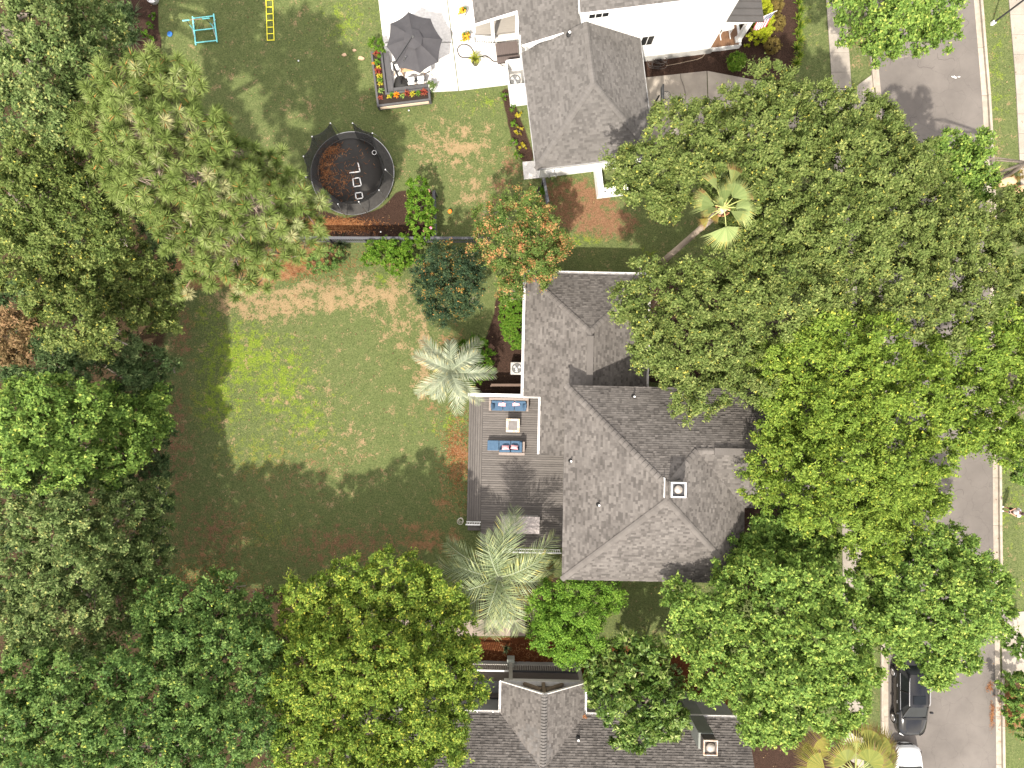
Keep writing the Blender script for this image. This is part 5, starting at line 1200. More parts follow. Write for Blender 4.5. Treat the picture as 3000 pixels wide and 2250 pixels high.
def lobe_world(l):
    x, y, r, zt = l[:4]; R = 1.02 * r * VS / (K * H / (H - zt)); rz = R * (l[4] if len(l) > 4 else .72)
    zc = zt - rz; c = PV(x, y, zc + rz * .35); return np.array([c.x, c.y, zc]), R, rz
def crown_points(lobes, clump=.55, dens=1.35, low=-.35, sub=True):
    """clump centres and outward directions over a crown's lobes; every big lobe bulges into smaller boughs with hollows between"""
    L = [lobe_world(l) for l in lobes]; S = []
    for c, R, rz in L:
        if not sub or R < .8: S.append((c, R, rz)); continue
        n = 6 if R < 1.7 else 8
        a0 = rng.uniform(0, 6.28)
        for k in range(n):
            a = a0 + 2.4 * k; e = .95 if k == 0 else rng.uniform(-.05, .75)
            q = np.array([math.cos(a) * math.cos(e), math.sin(a) * math.cos(e), math.sin(e)]); rs = R * rng.uniform(.34, .50)
            S.append((c + q * np.array([R - rs, R - rs, max(.2, rz - rs * .7)]) * rng.uniform(.95, 1.08) + np.array([0, 0, rng.normal(0, .16) * R]), rs, rs * .95))
    C = []; Nn = []
    cc = np.array([q[0] for q in S]); rr = np.array([[q[1], q[1], q[2]] for q in S])
    for k, (c, R, rz) in enumerate(S):
        n = max(6, int(dens * 2 * math.pi * R * (R * .5 + rz * .6) / (clump * clump * 1.7)))
        d = unit(rng.normal(0, 1, (n * 2, 3))); d = d[d[:, 2] > low][:n]
        p = c + d * np.array([R, R, rz]) * rng.uniform(.72, 1.0, len(d))[:, None]
        near = np.linalg.norm(cc - c, axis=1) < (rr[:, 0] + R) * 1.05; near[k] = False
        keep = np.ones(len(p), bool)
        for q in np.nonzero(near)[0]: keep &= (((p - cc[q]) / rr[q]) ** 2).sum(1) > .45
        C.append(p[keep]); Nn.append(unit(d[keep] / np.array([1, 1, .8])))
    return np.concatenate(C), np.concatenate(Nn), L
def leaf_cards(pos, axis, nrm, Ls, Ws, fold=.25):
    s = unit(np.cross(axis, nrm)); n2 = unit(np.cross(s, axis))
    a = pos - axis * Ls[:, None] * .5; t = pos + axis * Ls[:, None] * .5
    l = a + s * Ws[:, None] * .55; r = a - s * Ws[:, None] * .55
    return np.stack([l, r, t], 1).reshape(-1, 3)
def crown_leaves(C, Nn, clump, per, Lf, Wf, twigs=8, spread=.95, tipw=.16, jitter=.075, tone=.42, var=.13, up=.22, tipc=1.0, flat=.8, reach=.72, bloom=0.0, Dn=None):
    if Dn is None: Dn = Nn
    n = len(C); rc = clump * reach * rng.uniform(.65, 1.25, n) * np.where(rng.random(n) < .12, 1.9, 1.0)
    tw = unit(Nn[:, None, :] * .9 + np.array([0, 0, .25]) + rng.normal(0, spread, (n, twigs, 3)) * np.array([1, 1, flat])); tl = rng.uniform(.6, 1.2, (n, twigs))
    m = max(1, per // twigs)
    t = rng.uniform(.15, 1.0, (n, twigs, m)) ** .8
    pos = C[:, None, None, :] + tw[:, :, None, :] * (tl[:, :, None] * t * rc[:, None, None])[..., None] + rng.normal(0, jitter, (n, twigs, m, 3))
    ax = unit(tw[:, :, None, :] + rng.normal(0, .75, (n, twigs, m, 3)))
    nr = unit(Dn[:, None, None, :] * 1.0 + np.array([0, 0, up]) + rng.normal(0, .30, (n, twigs, m, 3)))
    tint = tone + rng.normal(0, var * .6, (n, 1, 1)) + rng.normal(0, .05, (n, twigs, 1)) + rng.normal(0, .06, (n, twigs, m)) + (t > .8) * rng.uniform(0, 2 * tipw, (n, twigs, m))
    yl = (rng.random((n, twigs, m)) < .03 * tipc) & (t > .6); tint = np.where(yl, rng.uniform(.9, 1.0, tint.shape), np.clip(tint, 0, .93))
    if bloom > 0: bl = (rng.random(n) < bloom)[:, None, None] & (rng.random(tint.shape) < .65); tint = np.where(bl, rng.uniform(.78, 1.0, tint.shape), tint)
    N_ = pos.reshape(-1, 3).shape[0]
    V = leaf_cards(pos.reshape(-1, 3), ax.reshape(-1, 3), nr.reshape(-1, 3), Lf * rng.uniform(.7, 1.25, N_), Wf * rng.uniform(.7, 1.2, N_))
    return V, np.clip(tint.reshape(-1), 0, 1)
def branch_mesh(base, L, C, r0, nb=40):
    """trunk, a limb to every lobe and twigs to some of its clumps"""
    tm = MB(); bmh = MB(); base = Vector(base)
    cen = np.mean([c for c, R, rz in L], axis=0); ztop = max(c[2] for c, R, rz in L)
    zf = max(.8, min(c[2] - rz for c, R, rz in L) * .75)
    fork = Vector((base.x + (cen[0] - base.x) * .25, base.y + (cen[1] - base.y) * .25, zf))
    tm.tube([base - Vector((0, 0, .2)), base + Vector((.0, .0, .3)), base.lerp(fork, .55) + Vector((.05, -.06, 0)), fork], [r0 * 1.5, r0 * 1.08, r0 * .9, r0 * .75], 9)
    for c, R, rz in L:
        c = Vector(c); d = c - fork; c = c - Vector((0, 0, .5 * rz)); mid = fork.lerp(c, .5) + Vector((rng.normal(0, .12), rng.normal(0, .12), .08 * d.length))
        tm.tube([fork, mid, c], [r0 * .5, r0 * .3, r0 * .12], 6)
        near = C[np.linalg.norm(C - np.array(c), axis=1) < R * 1.15]
        if len(near):
            for q in near[rng.choice(len(near), min(nb, len(near)), replace=False)]:
                q = Vector(q); o_ = c + Vector((rng.normal(0, .22) * R, rng.normal(0, .22) * R, -.5 * rz)); m_ = o_.lerp(q, .6) + Vector(rng.normal(0, .12, 3)); e = q + (q - c).normalized() * .25
                bmh.tube([c - Vector((0, 0, .6 * rz)), o_, m_, e], [.035, .026, .016, .005], 4, cap=False)
    return tm, bmh
def tree(name, label, lobes, base, lm, clump=.55, per=88, Lf=.17, Wf=.115, dens=1.35, r0=.24, cat="tree", group="trees round the gardens", nb=7, **kw):
    b = PV(*base, 0); t = thing(name, label, cat, b, 0, group)
    if kw.pop("woods", False):     # the wood steps down towards the lawn
        lobes = [(l[0], l[1], l[2], max(3.6, min(l[3], (478 - l[0] - .5 * l[2]) / ((1106 - l[0]) / 43.4 + 7.1) + .4))) for l in lobes]
    C, Nn, L = crown_points(lobes, clump, dens * .86, kw.pop("low", -.35))
    V, ti = crown_leaves(C, Nn, clump, per, Lf, Wf, **kw)
    # sparse inner leaves on the lower side of every lobe close the crown
    ps = []
    for c, R, rz in L:
        n = int(120 * R * R); d = unit(rng.normal(0, 1, (n, 3))); ps.append(c + d * np.array([R, R, rz]) * rng.uniform(.3, .74, n)[:, None])
    ps = np.concatenate(ps); n = len(ps); tn = kw.get("tone", .42)
    V2 = leaf_cards(ps, unit(rng.normal(0, 1, (n, 3)) * np.array([1, 1, .4])), unit(rng.normal(0, .5, (n, 3)) + np.array([0, 0, .8])), Lf * rng.uniform(.9, 1.4, n), Wf * rng.uniform(.9, 1.4, n))
    V = np.concatenate([V, V2]); ti = np.concatenate([ti, np.clip(rng.normal(tn, .14, n), 0, .9)])
    mesh_obj("crown", np_mesh("crown", V - np.array(b), 3, ti, lm), t)
    tm, bmh = branch_mesh(b, L, C, r0, nb)
    tm.build("trunk", BARK, t, smooth=True); tag(bmh.build("branches", mat("twig_bark", (.30, .26, .22), (.17, .145, .12), 12, .9), t), kind="stuff")
    return t
O_ = dict(clump=.40, per=112, Lf=.135, Wf=.085, var=.10)
tree("live_oak", "broad olive-green oak overhanging the driveway and garage roof corner", [(1390, 380, 80, 9.2), (1360, 350, 45, 8.6), (1470, 300, 85, 10.2), (1560, 250, 70, 10), (1650, 215, 70, 10.5), (1700, 200, 50, 10), (1560, 360, 110, 11.6), (1690, 300, 110, 12), (1790, 265, 90, 11.4), (1880, 280, 80, 10.8), (1935, 310, 55, 10), (1440, 420, 62, 9.4)], (1640, 350), OAK, r0=.32, **O_)
tree("live_oak", "olive-green oak spreading over the pavement between driveway and fan palm", [(1730, 430, 115, 12.4), (1850, 380, 105, 12.6), (1950, 410, 95, 12), (1990, 360, 60, 11), (1650, 420, 85, 11.6), (2030, 470, 85, 11.6), (1850, 500, 100, 12.6), (1660, 520, 80, 11), (1600, 480, 40, 10)], (1882, 425), OAK, r0=.32, **O_)
tree("live_oak", "olive-green oak leaning over the central house's north wing roof", [(1410, 600, 52, 10.3), (1380, 670, 60, 10), (1485, 635, 75, 10.8), (1590, 590, 85, 11.6), (1440, 745, 80, 10.6), (1570, 700, 105, 12), (1680, 640, 100, 12.4), (1500, 845, 68, 10), (1610, 800, 85, 11), (1410, 730, 50, 10.2), (1350, 640, 30, 9.6)], (1700, 700), OAK, r0=.34, **O_)
tree("live_oak", "wide oak over the street right of the central house", [(1960, 540, 110, 12.6), (2090, 540, 100, 12), (2170, 500, 65, 11), (2190, 600, 75, 11.6), (1820, 630, 95, 12.4), (2060, 660, 105, 12.6), (1940, 650, 95, 12.6), (1770, 560, 75, 11.6), (2200, 440, 40, 10)], (1884, 580), OAK, r0=.34, tone=.46, **O_)
tree("water_oak", "yellow-green oak in front of the central house's east wing", [(1700, 780, 75, 11.4), (1780, 740, 85, 12.4), (1880, 760, 100, 13), (1740, 870, 75, 11), (1840, 870, 100, 12.4), (1950, 840, 100, 13), (1680, 840, 55, 10.8)], (1790, 800), LIMEOAK, r0=.3, **O_)
tree("water_oak", "yellow-green oak at the right edge over the far pavement", [(2070, 790, 100, 12.4), (2170, 730, 85, 12), (2170, 860, 95, 12), (2060, 900, 90, 12), (2190, 960, 50, 10.5), (2120, 950, 45, 10.5)], (2172, 830), LIMEOAK, r0=.28, tone=.40, **O_)
tree("water_oak", "lime-tipped oak over street left of the standing person", [(1690, 955, 72, 10.4), (1770, 970, 90, 11.4), (1880, 980, 100, 12), (1975, 990, 85, 11.4), (1660, 1055, 50, 9.6), (1760, 1070, 88, 11), (1870, 1090, 95, 11.4), (1960, 1090, 75, 10.4), (1890, 1170, 65, 10), (1640, 1010, 30, 9.4), (2010, 1080, 40, 9.6)], (1884, 1060), LIMEOAK, r0=.3, tone=.43, **O_)
M_ = dict(clump=.40, per=90, Lf=.145, Wf=.12, twigs=10, spread=1.1, tipw=.24, var=.10, tone=.42)
tree("red_maple", "small bright green maple poking out over the street kerb near oaks", [(2060, 340, 62, 9), (2105, 330, 48, 8.4), (2110, 395, 48, 8.6), (2070, 410, 50, 8.8)], (2150, 390), MAPLE, r0=.14, **M_)
tree("red_maple", "dark green maple tucked against the central house's east corner", [(1620, 1195, 50, 7.6), (1700, 1175, 80, 8.4), (1770, 1195, 60, 8), (1650, 1150, 45, 7.6), (1590, 1180, 25, 7)], (1695, 1195), MAPLE, r0=.16, **{**M_, "tone": .30})
tree("red_maple", "large lime-green maple below the central house's south-east corner", [(1590, 1250, 60, 8.8), (1480, 1300, 60, 8.4), (1580, 1330, 85, 9.8), (1680, 1275, 95, 10.2), (1780, 1300, 95, 10.4), (1830, 1390, 85, 10), (1600, 1440, 100, 10.4), (1720, 1410, 115, 11), (1680, 1530, 90, 9.6), (1790, 1500, 100, 10.2), (1860, 1470, 50, 9), (1510, 1385, 60, 8.6), (1640, 1570, 50, 8.6), (1540, 1470, 55, 8.8)], (1700, 1380), MAPLE, r0=.26, **M_)
tree("red_maple", "bright maple hanging over the street above the parked black car", [(1920, 1230, 72, 9.4), (2000, 1200, 75, 9.4), (2075, 1210, 70, 9), (2130, 1265, 60, 8.6), (1960, 1300, 95, 10.4), (2070, 1310, 95, 10.2), (2010, 1390, 75, 9), (2085, 1410, 50, 8), (1900, 1300, 60, 9.4), (1940, 1375, 45, 8.4), (2150, 1330, 42, 8.4), (2020, 1450, 35, 7.6)], (1886, 1310), MAPLE, r0=.24, **{**M_, "tone": .38})
tree("red_maple", "airy maple over the street at the top edge", [(1850, 10, 55, 9), (1930, 20, 70, 9.4), (2010, 20, 60, 9), (1890, 85, 40, 8), (2035, 65, 42, 8), (1960, 95, 32, 7.6), (1830, 70, 24, 8), (1990, 90, 25, 7.4), (1900, 120, 20, 7.2)], (1868, 10), MAPLE, r0=.2, **{**M_, "dens": 1.0})
tree("magnolia", "glossy broad-leaved magnolia beside the gabled porch wing", [(1310, 1425, 50, 6.2), (1385, 1420, 62, 6.8), (1335, 1510, 68, 7.4), (1420, 1490, 65, 7.4), (1390, 1570, 52, 7), (1450, 1560, 42, 6.4), (1300, 1475, 36, 6), (1350, 1590, 30, 6.6), (1270, 1410, 22, 5.4)], (1385, 1490), MAGN, r0=.18, clump=.42, per=56, Lf=.25, Wf=.12, twigs=7, tone=.40, var=.16, tipw=.2, dens=1.15)
tree("river_birch", "rounded fine-leaved lime green tree between big palm and porch", [(1190, 1310, 62, 5.8), (1250, 1300, 60, 6.2), (1240, 1360, 72, 6.6), (1190, 1370, 50, 6), (1310, 1290, 42, 5.4), (1225, 1405, 36, 5.6)], (1240, 1345), FINEL, r0=.12, clump=.36, per=120, Lf=.10, Wf=.075, tone=.46, var=.12, dens=1.5)
YG = dict(clump=.42, per=104, Lf=.14, Wf=.09, var=.14, tipw=.24, tipc=2.0)
tree("willow_oak", "yellow-green tree along the lawn's lower edge left of the big palm", [(680, 1300, 75, 7.1), (760, 1270, 70, 7.3), (850, 1255, 75, 7.3), (930, 1275, 65, 6.9), (980, 1330, 50, 6.5), (640, 1340, 45, 6.9), (710, 1370, 85, 7.8), (810, 1350, 95, 8.2), (910, 1360, 85, 7.8), (990, 1400, 45, 6.6), (600, 1400, 50, 7.3)], (820, 1360), LIMEOAK, r0=.28, tone=.40, **YG)
tree("willow_oak", "yellow-green tree at the bottom edge left of the gabled porch", [(700, 1450, 90, 9.6), (820, 1440, 95, 9.8), (930, 1450, 85, 9.1), (640, 1510, 75, 9.4), (750, 1540, 110, 10.1), (870, 1530, 100, 9.8), (960, 1540, 65, 8.7), (660, 1610, 85, 9.7), (800, 1640, 100, 10.0), (920, 1620, 80, 9.4), (1010, 1490, 40, 7.5), (1000, 1420, 35, 7.5), (980, 1610, 40, 8.1)], (790, 1560), LIMEOAK, r0=.3, tone=.37, **YG)
G_ = dict(clump=.44, per=104, Lf=.145, Wf=.10, var=.12, dens=1.3)
tree("sweetgum", "mid-green open-crowned tree at the lawn's lower left corner", [(480, 1285, 58, 7.5), (420, 1320, 75, 8.2), (545, 1320, 48, 7.5), (350, 1280, 52, 7.8), (460, 1400, 90, 9.2), (555, 1410, 60, 8.7), (360, 1410, 80, 9.5), (430, 1500, 88, 10.0), (535, 1490, 65, 9.5), (330, 1340, 40, 8.5)], (450, 1410), MIDG, r0=.24, **G_)
tree("sweetgum", "mid-green tree standing second from the left along the bottom edge", [(250, 1490, 95, 10.7), (330, 1570, 90, 10.5), (450, 1600, 90, 10.2), (550, 1590, 65, 9.7), (200, 1610, 95, 11.0), (380, 1650, 70, 10.2)], (330, 1550), MIDG, r0=.26, tone=.36, **G_)
tree("sweetgum", "mid-green tree in the bottom left corner", [(80, 1470, 95, 11.6), (60, 1600, 95, 11.9), (150, 1550, 75, 11.4), (20, 1530, 60, 11.4)], (90, 1530), MIDG, r0=.26, tone=.44, **G_)
tree("laurel_oak", "large grey-green oak in the woods left of the lawn's lower half", [(60, 1230, 95, 10.9), (160, 1185, 85, 10.9), (250, 1180, 80, 10.5), (320, 1150, 50, 9.7), (325, 1075, 45, 9.2), (230, 1095, 75, 10.1), (120, 1120, 75, 10.9), (50, 1080, 80, 10.9), (280, 1240, 65, 10.0), (160, 1285, 85, 10.9), (60, 1350, 95, 10.9), (220, 1350, 75, 10.5), (310, 1205, 45, 9.4)], (150, 1200), GREYG, woods=True, r0=.34, clump=.45, per=112, Lf=.145, Wf=.09, var=.14, tipw=.2, dens=1.3)
tree("tulip_poplar", "fresh green broad crown at the left edge beside lawn's middle", [(60, 890, 85, 11.5), (160, 880, 75, 11.2), (250, 900, 70, 10.7), (320, 865, 36, 9.4), (110, 980, 95, 11.5), (220, 985, 80, 11.2), (295, 965, 50, 9.9), (335, 915, 36, 9.4), (30, 970, 60, 11.2)], (150, 930), MAPLE, woods=True, r0=.3, clump=.44, per=100, Lf=.15, Wf=.12, twigs=10, tone=.37, var=.11, tipw=.2)
tree("wax_myrtle", "dark low understory tree between fresh green crown and oak at left", [(330, 790, 50, 6.3), (260, 780, 65, 6.8), (180, 780, 60, 7.2), (100, 795, 60, 7.2), (300, 840, 45, 5.8), (365, 800, 22, 5.4)], (250, 790), DARKL, woods=True, r0=.14, clump=.5, per=90, Lf=.20, Wf=.07, var=.14, tone=.5)
tree("laurel_oak", "olive oak with lime tips left of the lawn's top corner", [(60, 560, 90, 10.9), (160, 590, 95, 11.2), (255, 560, 75, 9.9), (330, 635, 55, 9.0), (250, 650, 80, 10.2), (130, 680, 80, 10.6), (350, 695, 36, 8.3), (210, 725, 55, 9.6), (300, 580, 50, 9.1), (375, 640, 22, 7.7)], (190, 630), OAK, woods=True, r0=.32, **{**O_, "tone": .42, "tipc": 2.0})
tree("laurel_oak", "olive oak at the left edge below the pine's upper crown", [(50, 380, 100, 13.0), (150, 440, 85, 12.2), (60, 470, 80, 12.6), (230, 500, 65, 11.3), (120, 330, 75, 12.2), (250, 440, 45, 10.4), (190, 380, 40, 10.8)], (110, 420), OAK, r0=.3, **{**O_, "tone": .38})
tree("laurel_oak", "grey-green oak filling the top left corner", [(60, 200, 100, 14.6), (150, 130, 75, 13.6), (60, 80, 95, 14.6), (185, 60, 65, 12.6), (120, 240, 70, 13.6), (235, 120, 34, 11), (120, 20, 60, 13.6), (230, 20, 34, 11)], (100, 150), GREYG, r0=.3, clump=.44, per=112, Lf=.14, Wf=.09, var=.13, tone=.45, tipc=2.0)
tree("vine_covered_snag", "brown half-dead vine-draped tree at the left edge", [(15, 705, 42, 10.5), (55, 680, 30, 10), (30, 760, 36, 9)], (20, 710), DEADG, r0=.16, clump=.5, per=70, Lf=.18, Wf=.08, tone=.5, var=.2)
tree("crape_myrtle", "orange-tipped crape myrtle touching the central house's roof corner", [(1075, 470, 52, 5.8), (1130, 445, 45, 5.8), (1175, 490, 48, 5.8), (1095, 530, 55, 6.2), (1150, 555, 58, 6.2), (1110, 595, 45, 5.4), (1175, 590, 34, 5.2), (1050, 520, 30, 5.2), (1205, 530, 30, 4.8), (1100, 630, 26, 4.4)], (1130, 530), CRAPE, r0=.10, clump=.40, per=96, Lf=.12, Wf=.07, tone=.40, var=.16, tipw=.14, tipc=1.2, dens=1.3, bloom=.34)
tree("crape_myrtle", "dark green dome-shaped crape myrtle with small orange sprigs beside the lawn", [(972, 612, 66, 4.9, .8), (930, 610, 42, 4.4), (1015, 600, 42, 4.5), (965, 560, 42, 4.4), (970, 665, 42, 4.3), (935, 655, 34, 4.1), (1010, 650, 34, 4.2), (1020, 560, 26, 4.0), (915, 580, 26, 3.9)], (970, 612), CRAPED, r0=.09, clump=.36, per=92, Lf=.14, Wf=.06, tone=.46, var=.10, tipw=.10, tipc=1.2, spread=.6, bloom=.05)

ug = [(x_, y_, 34, z_) for x_, y_, z_ in [(300, 400, 3.6), (325, 470, 3.6), (345, 540, 3.6), (365, 610, 3), (20, 640, 5), (60, 720, 5), (20, 800, 5), (100, 740, 5), (140, 770, 5), (60, 830, 5), (340, 850, 3), (345, 930, 3), (340, 1010, 3), (345, 1090, 3), (340, 1170, 3),
      (330, 1240, 3), (300, 1050, 4), (240, 1040, 5), (160, 1050, 5), (60, 1040, 5), (120, 1240, 5), (200, 1260, 5), (30, 1290, 5), (30, 1160, 5), (100, 1400, 5), (180, 1420, 5), (250, 1420, 5), (300, 1330, 4), (380, 1360, 4), (520, 1370, 3.5), (560, 1360, 3), (140, 1480, 5), (300, 1470, 5), (390, 1470, 4.5), (500, 1560, 4.5), (590, 1500, 4), (600, 1590, 4), (120, 1640, 5), (280, 1640, 5), (420, 1560, 4.5), (600, 1460, 4), (280, 230, 4), (200, 200, 5), (260, 60, 4), (250, 300, 4.5), (150, 290, 5), (20, 290, 5), (180, 500, 5), (100, 520, 5), (20, 480, 5), (60, 620, 5), (200, 660, 5)]]
C, Nn, L = crown_points(ug, .42, 1.1, -.5); V, ti = crown_leaves(C, Nn, .42, 70, .15, .095, tone=.42)
tag(mesh_obj("undergrowth", np_mesh("undergrowth", V, 3, ti, DARKL)), "dark green undergrowth filling the wood floor beside the lawn", "undergrowth", kind="stuff")

# ---- longleaf pines: pompons of needles at the branch ends
def pine(label, lobes, base, r0, seed):
    b = PV(*base, 0); t = thing("pine_tree", label, "tree", b, 0, "trees round the gardens")
    L = [lobe_world(l) for l in lobes]; C = []; 
    for k, (c, R, rz) in enumerate(L):
        n = int(22 * R * R + 12); d = unit(rng.normal(0, 1, (n * 3, 3))); d = d[d[:, 2] > -.5][:n]
        p = c + d * np.array([R, R, rz]) * rng.uniform(.45, 1.05, len(d))[:, None]; C.append(p)
    C = np.concatenate(C)
    keep = []
    for i in range(len(C)):
        if all(np.linalg.norm(C[i] - C[j]) > .40 for j in keep[-260:]): keep.append(i)
    C = C[keep]; n = len(C); cen = np.mean(C, axis=0)
    ax = unit((C - cen) * np.array([1, 1, .3]) * .35 + np.array([0, 0, 1.0]) + rng.normal(0, .25, (n, 3)))
    m = 170; sz = rng.uniform(.36, .50, n)
    d = unit(ax[:, None, :] * .35 + unit(rng.normal(0, 1, (n, m, 3))) * 1.0); d[..., 2] -= .08; d = unit(d)
    ln = sz[:, None] * rng.uniform(.88, 1.04, (n, m)); root = C[:, None, :] + d * .03 + ax[:, None, :] * rng.uniform(-.12, .12, (n, m, 1)); tip = root + d * ln[..., None]; tip[..., 2] -= .05
    side = unit(np.cross(d, rng.normal(0, 1, (n, m, 3)))) * .021
    V = np.stack([root - side, root + side, tip], 2).reshape(-1, 3)
    ti = np.clip(.50 + rng.normal(0, .13, (n, 1)) + rng.normal(0, .10, (n, m)), 0, .88); pale = rng.random(n) < .07; ti[pale] = np.clip(ti[pale] + .38, 0, .93)
    dead = rng.random((n, m)) < .012; ti[dead] = 1.0
    V2 = []
    hp = rng.random(n) < .6; cand = C[hp]; cd = ax[hp]
    for q in range(3):
        dd = unit(cd + rng.normal(0, .35, cd.shape)); s = unit(np.cross(dd, rng.normal(0, 1, dd.shape))) * .018; V2.append(np.stack([cand - s, cand + s, cand + dd * rng.uniform(.2, .34, (len(cand), 1))], 1).reshape(-1, 3))
    V2 = np.concatenate(V2)
    mesh_obj("crown", np_mesh("crown", V - np.array(b), 3, ti.reshape(-1), NEED), t)
    tag(mesh_obj("candles", np_mesh("candles", V2 - np.array(b), 3, rng.uniform(0, 1, len(V2) // 3), leafmat("pine_candle", [(0, (.40, .34, .12)), (1, (.52, .44, .20))], .1)), t), kind="stuff")
    tm = MB(); bm_ = MB(); base_ = Vector(b); top = Vector((cen[0], cen[1], max(c[2] for c, R, rz in L) + .5))
    tm.tube([base_ - Vector((0, 0, .2)), base_ + Vector((0, 0, .4)), base_.lerp(top, .5), top], [r0 * 1.3, r0, r0 * .75, r0 * .25], 10)
    for c, R, rz in L:
        c = Vector(c); s_ = base_.lerp(top, min(.95, max(.4, (c.z - 1.5) / top.z))); tm.tube([s_, s_.lerp(c, .5) + Vector((0, 0, .1)), c], [r0 * .35, r0 * .25, r0 * .16], 6)
        for q in C[np.linalg.norm(C - np.array(c), axis=1) < R * 1.05]:
            q = Vector(q); o_ = c + Vector((rng.normal(0, .25) * R, rng.normal(0, .25) * R, -.55 * rz)); bm_.tube([o_, o_.lerp(q, .5) - Vector((0, 0, .12)), q - Vector((0, 0, .1))], [.03, .024, .014], 4, cap=False)
    tm.build("trunk", mat("pine_bark", (.25, .16, .11), (.14, .085, .06), 9, .95, bump=.7, bscale=20), t, smooth=True); tag(bm_.build("branches", mat("pine_twig", (.36, .28, .24), (.22, .16, .13), 10, .9), t), kind="stuff")
pine("long-needled pine with upper crown beside the gym bar lawn", [(240, 190, 62, 14.0), (310, 150, 55, 13.8), (370, 180, 60, 13.8), (200, 260, 56, 13.8), (290, 260, 85, 15.1), (390, 250, 65, 14.2), (430, 310, 60, 13.8), (240, 340, 55, 13.8), (320, 370, 75, 14.4), (400, 380, 70, 14.4), (470, 270, 40, 12.3), (265, 410, 40, 12.9)], (330, 300), .26, 1)
pine("long-needled pine leaning out over the fence and the lawn's top left", [(500, 330, 50, 11.8), (570, 350, 45, 11.1), (610, 400, 45, 11.1), (460, 440, 72, 12.8), (540, 440, 78, 13.2), (620, 460, 62, 12.0), (680, 440, 34, 10.6), (400, 510, 62, 12.3), (490, 530, 76, 12.7), (580, 530, 64, 12.0), (650, 520, 42, 10.9), (430, 580, 42, 11.1), (510, 600, 40, 11.1), (350, 470, 40, 11.8), (560, 590, 36, 10.6), (400, 620, 20, 9.7)], (520, 470), .25, 2)

# ---- shrubs, hedges, small plants
def shrub(name, label, lobes, lm, group="shrubs and bushes", cat="shrub", clump=.22, per=60, Lf=.10, Wf=.065, dens=1.3, full=True, **kw):
    s = 1.0 / VS if full else 1.0
    lobes = [(l[0] * s, l[1] * s, l[2] * s) + tuple(l[3:]) for l in lobes]
    b = PV(sum(l[0] for l in lobes) / len(lobes), sum(l[1] for l in lobes) / len(lobes), 0)
    t = thing(name, label, cat, b, 0, group)
    C, Nn, L = crown_points(lobes, clump, dens, -.7); C[:, 2] = np.maximum(C[:, 2], .08)
    V, ti = crown_leaves(C, Nn, clump, per, Lf, Wf, jitter=.03, **kw)
    mesh_obj("foliage", np_mesh("foliage", V - np.array(b), 3, ti, lm), t)
    m = MB()
    for k in range(5):
        e = Vector(C[rng.integers(0, len(C))]); m.tube([b + Vector((rng.normal(0, .05), rng.normal(0, .05), -.05)), b.lerp(e, .5) + Vector((0, 0, .1)), e], [.022, .016, .006], 5)
    m.build("stems", BARK, t); return t
shrub("azalea_bush", "spreading lime-leaved bush against the dark picket fence", [(1110, 735, 42, 1.9), (1170, 730, 46, 2.0), (1220, 735, 36, 1.7), (1085, 755, 25, 1.3), (1160, 765, 40, 1.5)], HEDGEL, tone=.55)
shrub("azalea_bush", "dull green bush at the pine's foot beside the picket fence", [(955, 755, 36, 1.5), (925, 770, 28, 1.2), (985, 745, 25, 1.2)], MIDG, tone=.45)
shrub("rose_shrub", "tall leafy shrub with pink roses beside the trampoline", [(1222, 545, 30, 2.3), (1228, 590, 38, 2.4), (1222, 630, 34, 2.3), (1235, 665, 36, 2.1), (1250, 610, 28, 1.9)], HEDGEL, tone=.55, Lf=.12, Wf=.08)
m = MB()
for px, py in ((1255, 628), (1258, 655), (1262, 668), (1243, 676), (1256, 560)):
    q = P(px, py, 1.75); m.lathe(q, [(.02, -.05), (.08, 0), (.09, .04), (.04, .07), (0, .05)], 8)
rs = [o for o in bpy.data.objects if o.name.startswith("rose_shrub")][0]; m.build("rose_blooms", mat("rose_pink", (.75, .12, .25), (.8, .35, .4), 9, .8), rs)
def hedge(label, poly, h, lm, name="clipped_hedge", group="clipped hedges", **kw):
    ps = [P(*p, h * .5) for p in poly]; c = sum(ps, Vector()) / len(ps); t = thing(name, label, "hedge", (c.x, c.y, 0), 0, group)
    xs = np.array([[p.x, p.y] for p in ps]); n = int(70 * (xs[:, 0].max() - xs[:, 0].min()) * (xs[:, 1].max() - xs[:, 1].min()))
    q = rng.uniform(xs.min(0), xs.max(0), (n, 2)); q = q[in_poly(q[:, 0], q[:, 1], [tuple(v) for v in xs])]
    # distance to the outline rounds the shoulders
    dmin = np.full(len(q), 9.0)
    for k in range(len(xs)):
        a_, b_ = xs[k], xs[(k + 1) % len(xs)]; ab = b_ - a_; u_ = np.clip(((q - a_) @ ab) / (ab @ ab), 0, 1); dmin = np.minimum(dmin, np.linalg.norm(q - (a_ + u_[:, None] * ab), axis=1))
    z = np.where(dmin < .14, h * rng.uniform(.2, .95, len(q)), h * rng.uniform(.93, 1.0, len(q)))
    C = np.concatenate([q, z[:, None]], 1); Nn = np.tile(np.array([[0, 0, 1.0]]), (len(C), 1))
    V, ti = crown_leaves(C, Nn, .12, 40, .08, .055, jitter=.03, spread=1.1, **kw)
    mesh_obj("foliage", np_mesh("foliage", V - np.array([c.x, c.y, 0]), 3, ti, lm), t)
    m = MB()
    for k in range(8): e = C[rng.integers(0, len(C))]; m.tube([(e[0], e[1], -.03), (e[0] + .03, e[1], e[2])], [.02, .008], 5)
    m.build("stems", BARK, t)
hedge("bright green clipped hedge along the central house's north-west wall", [(1462, 868), (1536, 860), (1533, 1022), (1500, 1022), (1474, 990), (1462, 940)], 1.1, HEDGEL, tone=.5)
